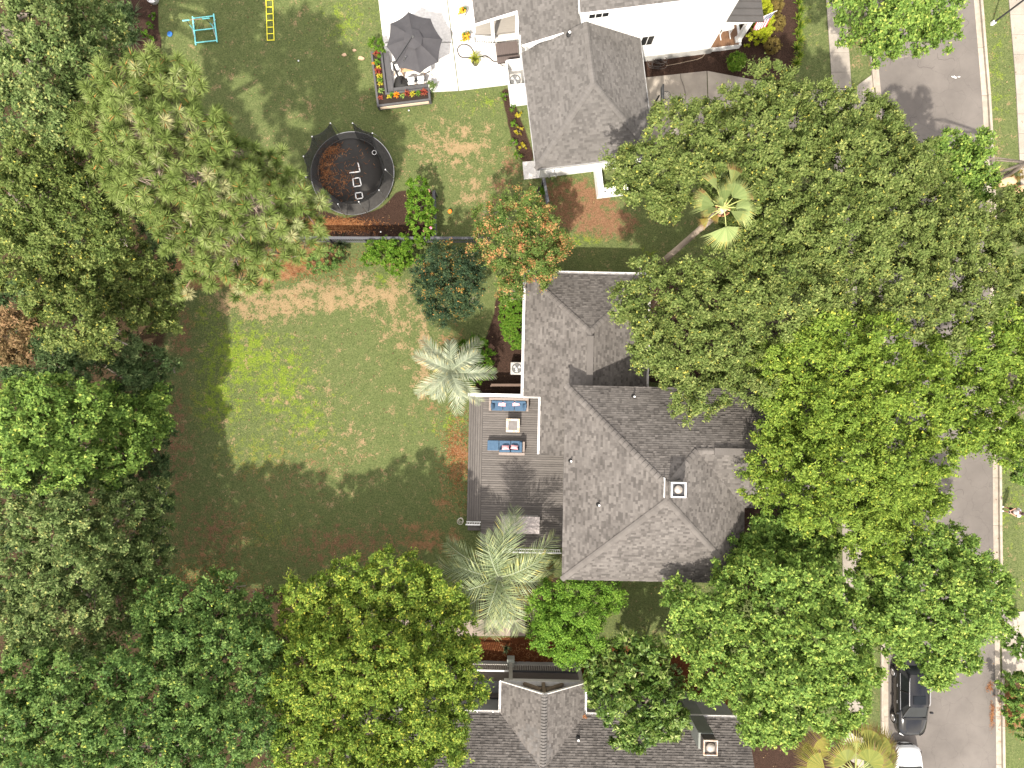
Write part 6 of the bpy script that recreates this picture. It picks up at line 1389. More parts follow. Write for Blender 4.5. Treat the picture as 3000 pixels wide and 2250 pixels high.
hedge("golden-leaved clipped hedge below the striped flag", [(2185, 128), (2192, 90), (2215, 20), (2212, -40), (2252, -40), (2262, 60), (2260, 95), (2245, 118), (2215, 132)], .9, YELH, tone=.5)
shrub("boxwood_ball", "round bright green clipped shrub on mulch before the porch", [(2160, 178, 25, 1.15, .9)], HEDGEL, clump=.13, per=50, Lf=.07, Wf=.05, dens=2.0, tone=.62)
for px, py, lb in ((2275, 12, "bronze-olive mound shrub nearest the top edge beside gold hedge"), (2280, 62, "bronze-olive mound shrub beside the flag tip"), (2265, 130, "bronze-olive mound shrub below the gold hedge's end")):
    shrub("bronze_shrub", lb, [(px, py, 22, .8, .9)], OLIVEB, clump=.13, per=50, Lf=.07, Wf=.04, dens=1.8, tone=.5)
shrub("camellia_bush", "leafy green bush tucked behind the pale grey palm", [(1400, 1010, 28, 1.6), (1415, 1050, 30, 1.7), (1425, 1085, 24, 1.3), (1385, 1105, 26, 1.2), (1360, 1020, 24, 1.4)], HEDGEL, tone=.42, Lf=.12, Wf=.08)
shrub("holly_bush", "dark shrub at the mulch edge in the woods, top left", [(335, 50, 36, 3.6), (350, 110, 36, 3.4), (400, 190, 30, 2.6), (345, 0, 36, 3.6)], DARKL, tone=.5, clump=.35, Lf=.14, Wf=.08)
shrub("seedling_bush", "leafy sapling beside the patio's planter corner", [(1103, 130, 22, 1.1), (1110, 145, 18, .9)], HEDGEL, tone=.55, clump=.2, per=40)
shrub("street_shrub", "dark green shrub on pine straw at the right edge by the kerb", [(2950, 2000, 26, 1.5), (2970, 2040, 26, 1.6), (2992, 2000, 26, 1.6)], MAPLE, tone=.25, clump=.26, Lf=.14, Wf=.1)
shrub("street_shrub", "dark green shrub lower on the pine straw by the right-hand kerb", [(2968, 2090, 24, 1.5), (2995, 2140, 26, 1.5), (2990, 2070, 24, 1.4)], MAPLE, tone=.25, clump=.26, Lf=.14, Wf=.1)
shrub("street_shrub", "leafy branch reaching over the side driveway at the right edge", [(2975, 1885, 30, 2.4), (3005, 1900, 36, 2.8)], MAPLE, tone=.25, clump=.28, Lf=.14, Wf=.1)
shrub("corner_shrub", "green bush at the right edge above the standing person", [(2990, 1345, 30, 2.2), (3010, 1390, 36, 2.4), (2985, 1390, 16, 1.8)], MAPLE, tone=.3, clump=.28, Lf=.14, Wf=.1)
shrub("corner_shrub", "straggly brown and green shrub round the paper yard bags", [(2970, 600, 26, 1.2), (2995, 620, 30, 1.4), (2985, 505, 18, .8)], OLIVEB, tone=.6, clump=.26, Lf=.16, Wf=.04)
shrub("mulch_shrub", "small dark bush on the red straw beside the magnolia", [(1940, 1960, 30, 1.2), (1975, 1985, 30, 1.3), (1955, 2010, 26, 1.2)], DARKL, tone=.55, clump=.26)
shrub("ivy_mound", "brown seeding undergrowth beside the big palm's trunk", [(1560, 1700, 36, 1.0), (1600, 1680, 26, .9), (1540, 1735, 26, .8)], OLIVEB, tone=.6, clump=.26, Lf=.12, Wf=.05)
shrub("fence_sapling", "leafy green sapling between fence and central house's hedge", [(1530, 830, 36, 1.8), (1500, 850, 28, 1.5), (1560, 800, 30, 1.8), (1480, 830, 26, 1.4)], MIDG, tone=.5, clump=.3, Lf=.12, Wf=.08)

def grassy(name, label, px, py, r, h, n, stops, cat="plant", group=None, z0=0.0, w=.018, droop=.5):
    """fountain of narrow leaves"""
    c = P(px, py, z0); t = thing(name, label, cat, c, 0, group)
    a = rng.uniform(0, 2 * np.pi, n); e = rng.uniform(.15, 1.0, n); L = r * rng.uniform(.7, 1.1, n)
    V = []; ti = []
    for k in range(n):
        d = np.array([math.cos(a[k]), math.sin(a[k])]); pts = []
        for s in (0, .5, 1.0):
            pts.append(np.array([d[0] * L[k] * e[k] * s, d[1] * L[k] * e[k] * s, h * (1.3 * s * (1.15 - e[k] * .5) - droop * 1.1 * s * s * e[k])]))
        sd = np.array([-d[1], d[0], 0]) * w
        V += [pts[0] - sd, pts[0] + sd, pts[1] + sd, pts[1] - sd, pts[1] - sd, pts[1] + sd, pts[2] + sd * .15, pts[2] - sd * .15]; ti += [rng.uniform(0, .8), rng.uniform(.1, 1)]
    mesh_obj("leaves", np_mesh("leaves", np.array(V), 4, np.array(ti), leafmat(name + "_blade", stops, .25)), t)
    return t
LILY = [(0, (.05, .12, .012)), (.5, (.13, .22, .025)), (1, (.34, .34, .05))]
for k in range(9): grassy("daylily_clump", "strappy lime daylily clump, %s from the top edge along the front bed" % ("first", "second", "third", "fourth", "fifth", "sixth", "seventh", "eighth", "ninth")[k], 2336 + (k % 2) * 8 - k * .6, 12 + k * 22, .5, .5, 60, LILY, group="daylilies edging the front bed")
SAGO = [(0, (.03, .06, .025)), (.6, (.085, .12, .06)), (1, (.16, .18, .09))]
grassy("yucca", "grey-green spiky yucca nearest the white tub in the mulch", 392, 42, 1.0, .8, 90, SAGO, group="yuccas in the mulch bed", w=.022)
grassy("yucca", "grey-green spiky yucca lower in the mulch bed near the pine", 392, 118, 1.0, .8, 90, SAGO, group="yuccas in the mulch bed", w=.022)
grassy("yucca", "pale spiky yucca at the picket fence beside the pine", 1000, 716, .75, .7, 60, [(0, (.06, .10, .03)), (1, (.30, .32, .13))], group="yuccas in the mulch bed", w=.025)
grassy("yucca", "small striped spiky plant on the red straw below the path", 1484, 1897, .42, .5, 40, [(0, (.03, .08, .012)), (1, (.30, .34, .08))], group="yuccas in the mulch bed", w=.025)
for k, (px, py) in enumerate(((437, 75), (421, 97), (441, 117), (446, 47))):
    shrub("mulch_perennial", ("small leafy perennial in the mulch strip, topmost of four", "leafy perennial left of the mulch strip's other three", "largest leafy perennial of the mulch strip, nearest the pine", "small perennial close to the lawn edge below the tub")[(1, 2, 3, 0)[k]], [(px, py, 9, .35)], HEDGEL, tone=.45, clump=.14, per=30, Lf=.1, Wf=.05)
YELF = leafmat("yellow_foliage", [(0, (0.180, 0.200, 0.020)), (0.5, (0.380, 0.330, 0.030)), (1, (0.500, 0.410, 0.050))])
for px, py, lm, lb in ((1519, 335, YELF, "yellow-leaved plant uppermost in the bed along the garage wall"), (1520, 382, YELF, "yellow-leaved plant midway in the garage wall bed"), (1531, 427, YELF, "yellow-leaved plant lowest in the garage wall bed"),
                       (1506, 362, HEDGEL, "green plant between the two upper yellow ones by the garage"), (1506, 417, HEDGEL, "green plant left of the lowest yellow one by the garage"), (1518, 455, HEDGEL, "small green plant at the foot of the garage wall bed"), (1504, 314, HEDGEL, "green plant at the top end of the garage wall bed"), (1477, 280, HEDGEL, "green plant at the lawn corner beside the white screen")):
    shrub("bedding_plant", lb, [(px, py, 9, .35)], lm, group="bedding plants along the garage", tone=.5, clump=.15, per=30, Lf=.1, Wf=.06, cat="plant")
# pots
def pot(name, label, px, py, r, h, m, kind):
    c = P(px, py, .06); t = thing(name, label, "plant pot", (c.x, c.y, .06), 0, "potted plants on the patio")
    MB().lathe((c.x, c.y, .06), [(r * .75, 0), (r * 1.0, h * .8), (r * 1.06, h * .82), (r * 1.06, h), (r * .9, h), (r * .88, h * .85), (0, h * .84)], 22).build("pot", m, t, smooth=False)
    C = np.array([[c.x, c.y, .06 + h]]) + rng.normal(0, r * .45, (14, 3)) * np.array([1, 1, .25]) + np.array([0, 0, .12]); Nn = unit((C - np.array([c.x, c.y, .06 + h - .2])))
    if kind == "grass":
        V = []; ti = []
        for k in range(150):
            a = rng.uniform(0, 6.28); e = rng.uniform(.1, 1); d = np.array([math.cos(a), math.sin(a), 0]); b0 = np.array([0, 0, h]) + d * .06; b1 = b0 + d * .22 * e + np.array([0, 0, .35]); b2 = b0 + d * .5 * e + np.array([0, 0, .5 - .25 * e]); s = np.array([-d[1], d[0], 0]) * .012
            V += [b0 - s, b0 + s, b1 + s, b1 - s, b1 - s, b1 + s, b2 + s * .2, b2 - s * .2]; ti += [rng.uniform(0, .7), rng.uniform(.2, 1)]
        mesh_obj("leaves", np_mesh("leaves", np.array(V), 4, np.array(ti), leafmat("potted_grass_blade", [(0, (.10, .16, .02)), (.6, (.28, .30, .04)), (1, (.42, .38, .08))], .25)), t); return
    V, ti = crown_leaves(C, Nn, .16, 40, .09, .05, jitter=.03); mesh_obj("leaves", np_mesh("leaves", V - np.array(org(t)), 3, ti, HEDGEL if kind != "pale" else GREYG), t)
    if kind in ("orange", "both"):
        m_ = MB()
        for k in range(16): q = Vector(C[rng.integers(0, len(C))]) + Vector(rng.normal(0, .09, 3)) + Vector((-.03, -.09, .12)); m_.lathe(q, [(.03, -.03), (.07, 0), (.05, .04), (0, .045)], 7)
        m_.build("blooms", mat("marigold", (.85, .22, .02), (.75, .35, .03), 8, .8), t)
TERR = mat("pale_pot", (.62, .60, .57), (.5, .48, .46), 5, .6); DPOT = mat("dark_pot", (.05, .045, .04))
pot("flower_pot", "pale pot of orange flowers above the doormat", 1357, 44, .2, .42, TERR, "orange"); pot("flower_pot", "pale pot of orange and yellow flowers below the doormat", 1366, 118, .22, .42, TERR, "both")
pot("grass_pot", "dark pot of yellow-green grass ringed by the garden hose", 1393, 186, .24, .42, DPOT, "grass"); pot("white_pot", "white pot of pale plant at the planter bench's end", 1269, 262, .22, .5, WHITE, "pale")
pot("dark_pot", "dark pot with young plant beside the garage fence stub", 1582, 566, .26, .4, DPOT, "green")
# planter flowers
CROT = leafmat("bronze_rosette", [(0, (.10, .015, .015)), (.5, (.24, .04, .035)), (1, (.38, .12, .05))])
def rosette(label, px, py, lm, r=.2, n=34, w=.028, nm="planter_plant"):
    c = P(px, py, ph - .05); t = thing(nm, label, "plant", (c.x, c.y, ph - .08), 0, "plants in the planter bench"); V = []; ti = []
    for k in range(n):
        a = rng.uniform(0, 6.28); e = rng.uniform(.2, 1); d = np.array([math.cos(a), math.sin(a), 0]); s = np.array([-d[1], d[0], 0]) * w; b0 = np.zeros(3); b1 = d * r * .6 * e + np.array([0, 0, r * .9 * (1.1 - e * .5)]); b2 = d * r * 1.25 * e + np.array([0, 0, r * 1.1 * (1.1 - e * .7)])
        V += [b0 - s * .5, b0 + s * .5, b1 + s, b1 - s, b1 - s, b1 + s, b2 + s * .1, b2 - s * .1]; ti += [rng.uniform(0, .8), rng.uniform(.2, 1)]
    mesh_obj("leaves", np_mesh("leaves", np.array(V), 4, np.array(ti), lm), t)
ORF = leafmat("orange_petal", [(0, (.60, .12, .01)), (1, (.85, .32, .02))])
for px, py, lm, r, lb in ((1103, 158, CROT, .24, "bronze rosette at the top end of the planter's long arm"), (1105, 184, HEDGEL, .24, "lime plant second from the top of the planter's long arm"), (1094, 186, ORF, .12, "small rust plant at the outer edge of the planter's long arm"),
                          (1110, 200, YELF, .18, "yellow flowers above the crimson rosette in the planter's long arm"), (1108, 211, CROT, .26, "crimson rosette midway along the planter's long arm"), (1112, 224, YELF, .2, "bright yellow flowers below the crimson rosette"),
                          (1114, 236, HEDGEL, .22, "green plant between the two yellow patches of the planter's long arm"), (1114, 246, YELF, .18, "yellow flowers nearest the planter's corner"), (1118, 268, MIDG, .24, "dark green plant with white dots in the planter's corner"), (1115, 288, CROT, .2, "rust-brown rosette at the planter's outer corner"),
                          (1140, 285, YELF, .16, "yellow flowers beside the planter's corner on the short arm"), (1148, 279, HEDGEL, .2, "green plant left of the orange marigolds"), (1162, 279, ORF, .22, "orange marigold mound in the planter's short arm"), (1180, 281, MIDG, .2, "green plant right of the orange marigolds"), (1193, 275, CROT, .26, "crimson rosette near the middle of the planter's short arm"),
                          (1210, 277, YELF, .22, "yellow plant between crimson rosette and lime plant in the short arm"), (1225, 274, HEDGEL, .2, "lime plant beside the last bronze rosette"), (1242, 271, CROT, .26, "bronze rosette at the planter's white-pot end")):
    rosette(lb, px, py, lm, r, 40 if r > .15 else 24)

# ---- palms
FRO = leafmat("pindo_leaflet", [(0, (0.150, 0.185, 0.120)), (0.45, (0.270, 0.300, 0.210)), (0.8, (0.400, 0.410, 0.250)), (1, (0.520, 0.400, 0.130))], .25, .45, .4)
FRO2 = leafmat("pindo_leaflet_green", [(0, (0.120, 0.165, 0.085)), (0.45, (0.230, 0.280, 0.140)), (0.8, (0.380, 0.400, 0.160)), (1, (0.500, 0.420, 0.090))], .25, .45, .4)
def feather_palm(label, px, py, zc, L0, nf, lm, trunk_r, r_plan=None):
    c = P(px, py, zc); t = thing("pindo_palm", label, "palm", (c.x, c.y, 0), 0, "feather-leaved palms by the deck")
    MB().tube([(c.x, c.y, -.2), (c.x, c.y, .3), (c.x + .05, c.y, zc * .6), (c.x, c.y, zc)], [trunk_r * 1.2, trunk_r, trunk_r * .9, trunk_r * .8], 12).build("trunk", mat("palm_trunk", (.18, .13, .10), (.09, .065, .05), 10, .95, bump=.8, bscale=18), t)
    for k in range(nf):
        a = k * 2.39996 + rng.normal(0, .22); el = (.15 + 1.15 * (k / nf)); L = L0 * (1.0 - .25 * (k / nf)) * rng.uniform(.8, 1.1)   # later fronds stand more upright
        d = np.array([math.cos(a), math.sin(a), 0]); n = 12; pts = []; p = np.array([0., 0., 0.]); ang = el; tw_ = rng.normal(0, .16); fb = rng.uniform(.22, .5)
        for i in range(n + 1):
            pts.append(p.copy()); st_ = L / n; p = p + (d * math.cos(ang) + np.array([-d[1], d[0], 0]) * tw_ * (i / n) + np.array([0, 0, math.sin(ang)])) * st_; ang -= (.95 + .5 * (k / nf)) / n * (1.0 + i / n)
        pts = np.array(pts); V = []; ti = []; side = np.array([-d[1], d[0], 0])
        m = 30
        for j in range(m):
            s = .12 + .88 * j / (m - 1); f = s * n; i = min(int(f), n - 1); q = pts[i] + (pts[i + 1] - pts[i]) * (f - i); tg = unit(pts[i + 1] - pts[i]); upv = np.cross(side, tg); upv = upv if upv[2] > 0 else -upv
            ll = .60 * L0 / 2.6 * math.sin(math.pi * min(1, .12 + .80 * s)) ** .7 + .08
            for sg in (-1, 1):
                dir_ = unit(side * sg * .85 + tg * (.55 + .5 * s) + upv * (.45 + rng.normal(0, .12)) + rng.normal(0, .06, 3)); tip = q + dir_ * ll; tip[2] -= ll * .22; mid = q + dir_ * ll * .5; ws = tg * .030
                V += [q - ws * .7, q + ws * .7, mid + ws, mid - ws, mid - ws, mid + ws, tip + ws * .1, tip - ws * .1]; b_ = np.clip(fb + rng.normal(0, .14), 0, .9); ti += [b_, np.clip(b_ + rng.uniform(0, .45) * (rng.random() < .6), 0, 1)]
        o_ = mesh_obj("frond", np_mesh("frond", np.array(V) + np.array([0, 0, zc]), 4, np.array(ti), lm), t)
        MB().tube([Vector(q) + Vector((c.x, c.y, zc)) for q in pts], list(np.linspace(.035, .008, n + 1)), 5).build("frond_rib", mat("frond_rib", (.30, .33, .22), (.24, .27, .18), 8, .6), o_)
    m = MB()
    for k in range(20): a = rng.uniform(0, 6.28); m.bar((c.x + .1 * math.cos(a), c.y + .1 * math.sin(a), zc - .5), (c.x + .32 * math.cos(a), c.y + .32 * math.sin(a), zc - .1), .06, .03)
    m.build("leaf_bases", mat("palm_boot", (.20, .15, .10)), t)
feather_palm("silvery grey-green feather palm above the deck's upper corner", 1323, 1085, 3.1, 2.8, 17, FRO, .2)
feather_palm("large yellow-green feather palm overhanging the deck's lower end", 1463, 1690, 4.4, 4.35, 21, FRO2, .26)
FAN = leafmat("fan_palm_leaf", [(0, (0.160, 0.220, 0.075)), (0.4, (0.290, 0.360, 0.140)), (0.7, (0.420, 0.470, 0.190)), (0.85, (0.560, 0.470, 0.140)), (1, (0.460, 0.300, 0.150))], .3, .45, .4)
FANB = leafmat("ageing_fan_leaf", [(0, (0.085, 0.110, 0.024)), (0.4, (0.200, 0.220, 0.050)), (0.7, (0.330, 0.290, 0.070)), (0.85, (0.270, 0.190, 0.090)), (1, (0.220, 0.150, 0.100))], .2, .6, .3)
def fan_leaf(R, lm, seg=30, sweep=2.2, fold=.35, dead=0.0, droop=.35):
    """one costapalmate blade at the origin, opening along +x"""
    V = []; ti = []; rr = []
    for i in range(seg + 1):
        a = -sweep + 2 * sweep * i / seg; r = R * (.62 + .38 * math.cos(a * .55)); rr.append((a, r))
    for i in range(seg):
        a0, r0_ = rr[i]; a1, r1 = rr[i + 1]; am = (a0 + a1) / 2; rm = (r0_ + r1) / 2
        def pt(a, r, pl): return np.array([r * math.cos(a), r * math.sin(a), -droop * (r / R) ** 2 * R * .5 - fold * abs(math.sin(a)) * r * .25 + pl])
        b0, b1, bm0 = pt(a0, r0_ * .58, 0), pt(a1, r1 * .58, 0), pt(am, rm * .6, .035)
        o0 = pt(am, .02, 0); base_t = np.clip(.38 + rng.normal(0, .08) + dead, 0, 1)
        V += [o0, b0, bm0, o0, o0, bm0, b1, o0]; ti += [base_t, np.clip(base_t - .06, 0, 1)]
        tip = pt(am + rng.normal(0, .02), rm * rng.uniform(.92, 1.06), -R * .06 - rng.uniform(0, .08) * R)
        V += [b0, tip, tip, bm0, bm0, tip, tip, b1]; tt = np.clip(base_t + rng.uniform(.0, .42), 0, 1); ti += [tt, tt]
    # quads with a doubled corner become triangles
    return np.array(V), np.array(ti)
def tri_mesh(V, ti, lm, nm):
    T = []; tt = []
    for k in range(len(V) // 4):
        q = V[4 * k:4 * k + 4]
        if np.allclose(q[0], q[3]): T += [q[0], q[1], q[2]]
        elif np.allclose(q[1], q[2]): T += [q[0], q[1], q[3]]
        else: T += [q[0], q[1], q[2]]
        tt.append(ti[k])
    return np_mesh(nm, np.array(T), 3, np.array(tt), lm)
def fan_palm(label, base_px, crown_px, zc, leaves, trunk_r, lm, nm="cabbage_palm"):
    b = P(*base_px, 0); c = P(*crown_px, zc); t = thing(nm, label, "palm", b, 0, "fan palms")
    MB().tube([b - Vector((0, 0, .2)), b.lerp(c, .3), b.lerp(c, .7), c], [trunk_r * 1.25, trunk_r, trunk_r * .92, trunk_r], 12).build("trunk", mat("smooth_palm_trunk", (.42, .34, .27), (.30, .24, .19), 6, .9, stretch=(1, 1, 6), bump=.5, bscale=14), t, smooth=True)
    m = MB()
    for k in range(26): a = rng.uniform(0, 6.28); m.bar(c + Vector((trunk_r * math.cos(a), trunk_r * math.sin(a), -.9 + .4 * rng.random())), c + Vector((.32 * math.cos(a), .32 * math.sin(a), -.35 + .3 * rng.random())), .07, .03)
    m.build("leaf_bases", mat("palm_boot_orange", (.40, .20, .10), (.26, .13, .07), 8, .9), t)
    for az, pet, R, el, dead, sw in leaves:
        az = math.radians(az); d = Vector((math.cos(az) * math.cos(el), math.sin(az) * math.cos(el), math.sin(el))); e = c + d * pet - Vector((0, 0, .12 * pet))
        V, ti = fan_leaf(R, lm, 30, sw, .35, dead, .35 + .4 * (el < 0))
        x_ = Vector((math.cos(az) * math.cos(el - .25), math.sin(az) * math.cos(el - .25), math.sin(el - .25))).normalized(); y_ = Vector((-math.sin(az), math.cos(az), 0)); z_ = x_.cross(y_)
        M = np.array([list(x_), list(y_), list(z_)]); Vw = V @ M + np.array(e) - np.array(b)
        o_ = mesh_obj("fan_leaf", tri_mesh(Vw, ti, lm, "fan_leaf"), t)
        MB().tube([c, c.lerp(e, .5) + Vector((0, 0, .06)), e], [.03, .024, .016], 5).build("petiole", mat("petiole", (.34, .38, .12), (.28, .30, .1), 6, .5), o_)
fan_palm("tall fan palm with bare leaning trunk rising above the oaks", (1938, 770), (2120, 610), 12.6,
    [(-78, .8, 1.2, -.1, .05, 1.3), (4, .55, 1.25, .1, .0, 1.05), (50, .6, 1.15, .3, .0, .95), (92, .3, .9, .75, -.03, .6), (165, .45, 1.0, .3, .0, .65), (72, 1.15, 1.2, .15, .30, .42), (112, .85, 1.0, .25, .2, .35), (146, .6, .9, .15, .34, .4), (26, 1.15, .55, .0, .5, .5), (214, .7, .8, -.45, .5, .5), (196, .5, .8, -.5, .45, .4), (-30, .35, .9, .5, .03, .5), (130, .1, .6, .9, 0, .6), (235, .3, .7, -.5, .5, .5), (185, .25, .8, .2, .05, .4)], .17, FAN)
fan_palm("ragged brown-tipped fan palm at the bottom edge beside the parked cars", (2392, 2105), (2505, 2262), 7.2,
    [(95, .9, 1.4, .35, .0, 2.0), (62, 1.5, 1.5, .15, .12, 1.0), (118, 1.7, 1.45, .1, .1, .8), (40, 1.6, 1.5, .1, .14, 1.1), (145, 1.5, 1.5, .05, .3, 1.1), (160, 1.9, 1.4, -.05, .2, 1.0), (20, 1.7, 1.4, .05, .25, 1.1), (88, 2.0, 1.3, .0, .38, .8), (175, 1.6, 1.5, .1, .15, 1.3), (5, 1.3, 1.4, .2, .05, 1.5), (130, 1.1, 1.2, .5, .02, 1.6), (50, 1.0, 1.3, .5, .02, 1.7), (-40, 1.3, 1.4, .2, .05, 1.6), (-90, 1.3, 1.4, .2, .05, 1.6), (-140, 1.3, 1.4, .2, .05, 1.6), (75, 1.6, 1.2, -.15, .45, 1.0)], .2, FANB)
# ------------------------------------------------------------------ parked cars
def car(label, c, rz, L, W, Hh, paint, suv=True):
    t = thing("parked_car", label, "car", c, rz, "cars parked along the kerb"); ORG[t.name] = Vector((0, 0, 0))
    # stations along y, front at -L/2: y, half width, shoulder z, deck z
    k = L / 4.8; w = W / 2
    st = [(-2.42, .36, .50, .58), (-2.40, .56, .55, .66), (-2.34, .72, .64, .76), (-2.24, .83, .70, .83), (-2.08, .91, .76, .89), (-1.8, .97, .82, .95), (-1.3, 1.0, .90, 1.02), (-.9, 1.0, .95, 1.05), (0, 1.0, .97, 1.05), (1.2, 1.0, .99, 1.06), (1.9, .97, .99, 1.04), (2.2, .90, .95, 1.0), (2.36, .80, .86, .93), (2.42, .62, .70, .76)]
    prof = [(.86, .22), (.98, .30), (1.0, .55), (1.0, None), (.965, 's'), (.86, 'd'), (.45, 'd2'), (0, 'd3')]
    vs = []; n = 2 * len(prof) - 1
    for y, ww, s, d in st:
        row = []
        for fx_, z in prof:
            zz = {None: s * .82, 's': s, 'd': d, 'd2': d + .03, 'd3': d + .04}.get(z, z) if not isinstance(z, float) else z
            row.append((fx_ * ww * w, y * k, zz))
        vs += [(-x, y_, z) for x, y_, z in row] + [r for r in row[::-1][1:]]
    fs = [(i * n + j, i * n + j + 1, (i + 1) * n + j + 1, (i + 1) * n + j) for i in range(len(st) - 1) for j in range(n - 1)]
    fs += [tuple(range(n)), tuple(range((len(st) - 1) * n, len(st) * n))[::-1]]
    fs = [f[::-1] for f in fs]
    MB().add(vs, fs).build("body", paint, t, smooth=True)
    zb_, zr2 = 1.03, Hh
    base = [(-1.12, .80), (-.55, .90), (.6, .92), (1.7, .88), (2.18, .72)]; top = [(-.22, .60), (.0, .66), (.65, .68), (1.45, .65), (1.80, .56)]
    if not suv: base = [(-.95, .80), (-.45, .88), (.5, .9), (1.2, .86), (1.95, .66)]; top = [(-.05, .58), (.1, .62), (.5, .64), (.9, .6), (1.15, .52)]
    def pts(tab, z, s): return [Vector((s * q * w, y * k, z)) for y, q in tab]
    bl, br_, tl, tr_ = pts(base, zb_, -1), pts(base, zb_, 1), pts(top, zr2 - .06, -1), pts(top, zr2 - .06, 1)
    MB().add([bl[0], br_[0], tr_[0], tl[0]], [(0, 1, 2, 3)]).build("windshield", GLASS, t); MB().add([br_[4], bl[4], tl[4], tr_[4]], [(0, 1, 2, 3)]).build("rear_window", GLASS, t)
    for b4, t4, s in ((bl, tl, 1), (br_, tr_, -1)):
        for i, nm in ((0, "quarter_glass"), (1, "side_window"), (2, "side_window"), (3, "quarter_glass")): MB().add([b4[i], b4[i + 1], t4[i + 1], t4[i]], [(0, 1, 2, 3) if s < 0 else (3, 2, 1, 0)]).build(nm, GLASS, t)
        for i in (0, 2, 4): MB().bar(b4[i], t4[i], .07, .05).build("pillar", paint, t)
    m = MB(); vs = []; cols = 7
    for i, (y, q) in enumerate(top):
        for j in range(cols): f = j / (cols - 1) * 2 - 1; vs.append((f * (q + .02) * w, y * k, zr2 - .055 + .06 * (1 - f * f) - (.03 if i in (0, 4) else 0)))
    m.add(vs, [(i * cols + j, i * cols + j + 1, (i + 1) * cols + j + 1, (i + 1) * cols + j) for i in range(4) for j in range(cols - 1)]).build("roof", paint, t, smooth=True)
    if suv:
        MB().add([(-.42 * w, -.02, zr2 + .014), (.42 * w, -.02, zr2 + .014), (.42 * w, .5, zr2 + .016), (-.42 * w, .5, zr2 + .016)], [(0, 1, 2, 3)]).build("sunroof", GLASS, t)
        for s in (-1, 1): MB().tube([(s * .66 * w, -.1 * k, zr2 - .0), (s * .69 * w, .1, zr2 + .04), (s * .68 * w, 1.4 * k, zr2 + .03), (s * .62 * w, 1.6 * k, zr2 - .02)], .02, 6).build("roof_rail", STEEL, t)
    for s in (-1, 1):
        for y in (-1.42 * k, 1.48 * k):
            R = Matrix.Rotation(math.pi / 2, 3, 'Y'); wh = MB().lathe((0, 0, 0), [(.2, -.11), (.33, -.11), (.36, -.07), (.36, .07), (.33, .11), (.2, .11)], 24); wh.v = [tuple(R @ Vector(q) + Vector((s * (w - .08), y, .36))) for q in wh.v]; o_ = wh.build("tyre", BLACK, t)
            rm = MB().lathe((0, 0, 0), [(.22, 0), (.2, .03), (.05, .02), (0, .03)], 20); rm.v = [tuple(Matrix.Rotation(s * math.pi / 2, 3, 'Y') @ Vector(q) + Vector((s * (w + .025), y, .36))) for q in rm.v]; rm.build("rim", STEEL, o_)
            m = MB()
            for q in range(5):
                a = q * 1.2566; m.bar((s * (w + .05), y, .36), (s * (w + .05), y + .21 * math.cos(a), .36 + .21 * math.sin(a)), .03, .03)
            m.build("spoke", STEEL, o_)
        MB().box((s * (w + .12), -.78 * k, 1.06), (.2, .12, .15)).build("mirror", paint, t, bevel=.04)
        hl = MB().add([(s * .80 * w, -2.27 * k, .70), (s * .52 * w, -2.395 * k, .68), (s * .52 * w, -2.36 * k, .79), (s * .86 * w, -2.12 * k, .86)], [(0, 1, 2, 3)]); hl.v = [(x * 1.01, y * 1.004, z + .01) for x, y, z in hl.v]; hl.build("headlight", mat("headlight", (.75, .76, .78), rough=.15), t)
        MB().box((s * .74 * w, 2.30 * k, .84), (.32, .12, .16)).build("tail_light", mat("tail_red", (.35, .02, .02), rough=.2), t)
        MB().bar((s * (w + .003), -.3 * k, .80), (s * (w + .003), -.12 * k, .80), .03, .03).build("door_handle", STEEL, t); MB().bar((s * (w + .003), .75 * k, .82), (s * (w + .003), .93 * k, .82), .03, .03).build("door_handle", STEEL, t)
        MB().bar((s * .92 * w, -.6 * k, 1.04), (s * .94 * w, 1.7 * k, 1.05), .025, .02).build("window_trim", STEEL, t)
        MB().bar((s * .55 * w, -1.12 * k, 1.062), (s * .45 * w, -2.2 * k, .90), .012, .012).build("hood_crease", BLACK, t)
    MB().bar((-.8 * w, -1.16 * k, 1.07), (.8 * w, -1.16 * k, 1.07), .12, .03).build("wiper_cowl", BLACK, t)
    MB().box((0, -2.40 * k, .5), (1.0 * w, .05, .18)).build("grille", BLACK, t)
    return t
BLK = mat("black_car_paint", (.012, .012, .013), (.010, .010, .011), 2, .12, 0, spec=.3, coat=.12)
WHC = mat("white_car_paint", (.55, .55, .54), (.52, .52, .51), 2, .2, 0, spec=.5, coat=.6)
p_ = P(2658, 2046, .8); car("glossy black estate car parked at the kerb under the maple", (P(2656, 2046, 0).x - .12, P(2656, 2046, .8).y, 0.0), 0.0, 4.75, 1.86, 1.6, BLK)
p_ = P(2652, 2282, .6); car("white car cut off by the bottom edge behind the black car", (P(2652, 2282, .5).x, P(2652, 2288, .6).y, 0.0), math.pi, 4.5, 1.8, 1.45, WHC, suv=False)

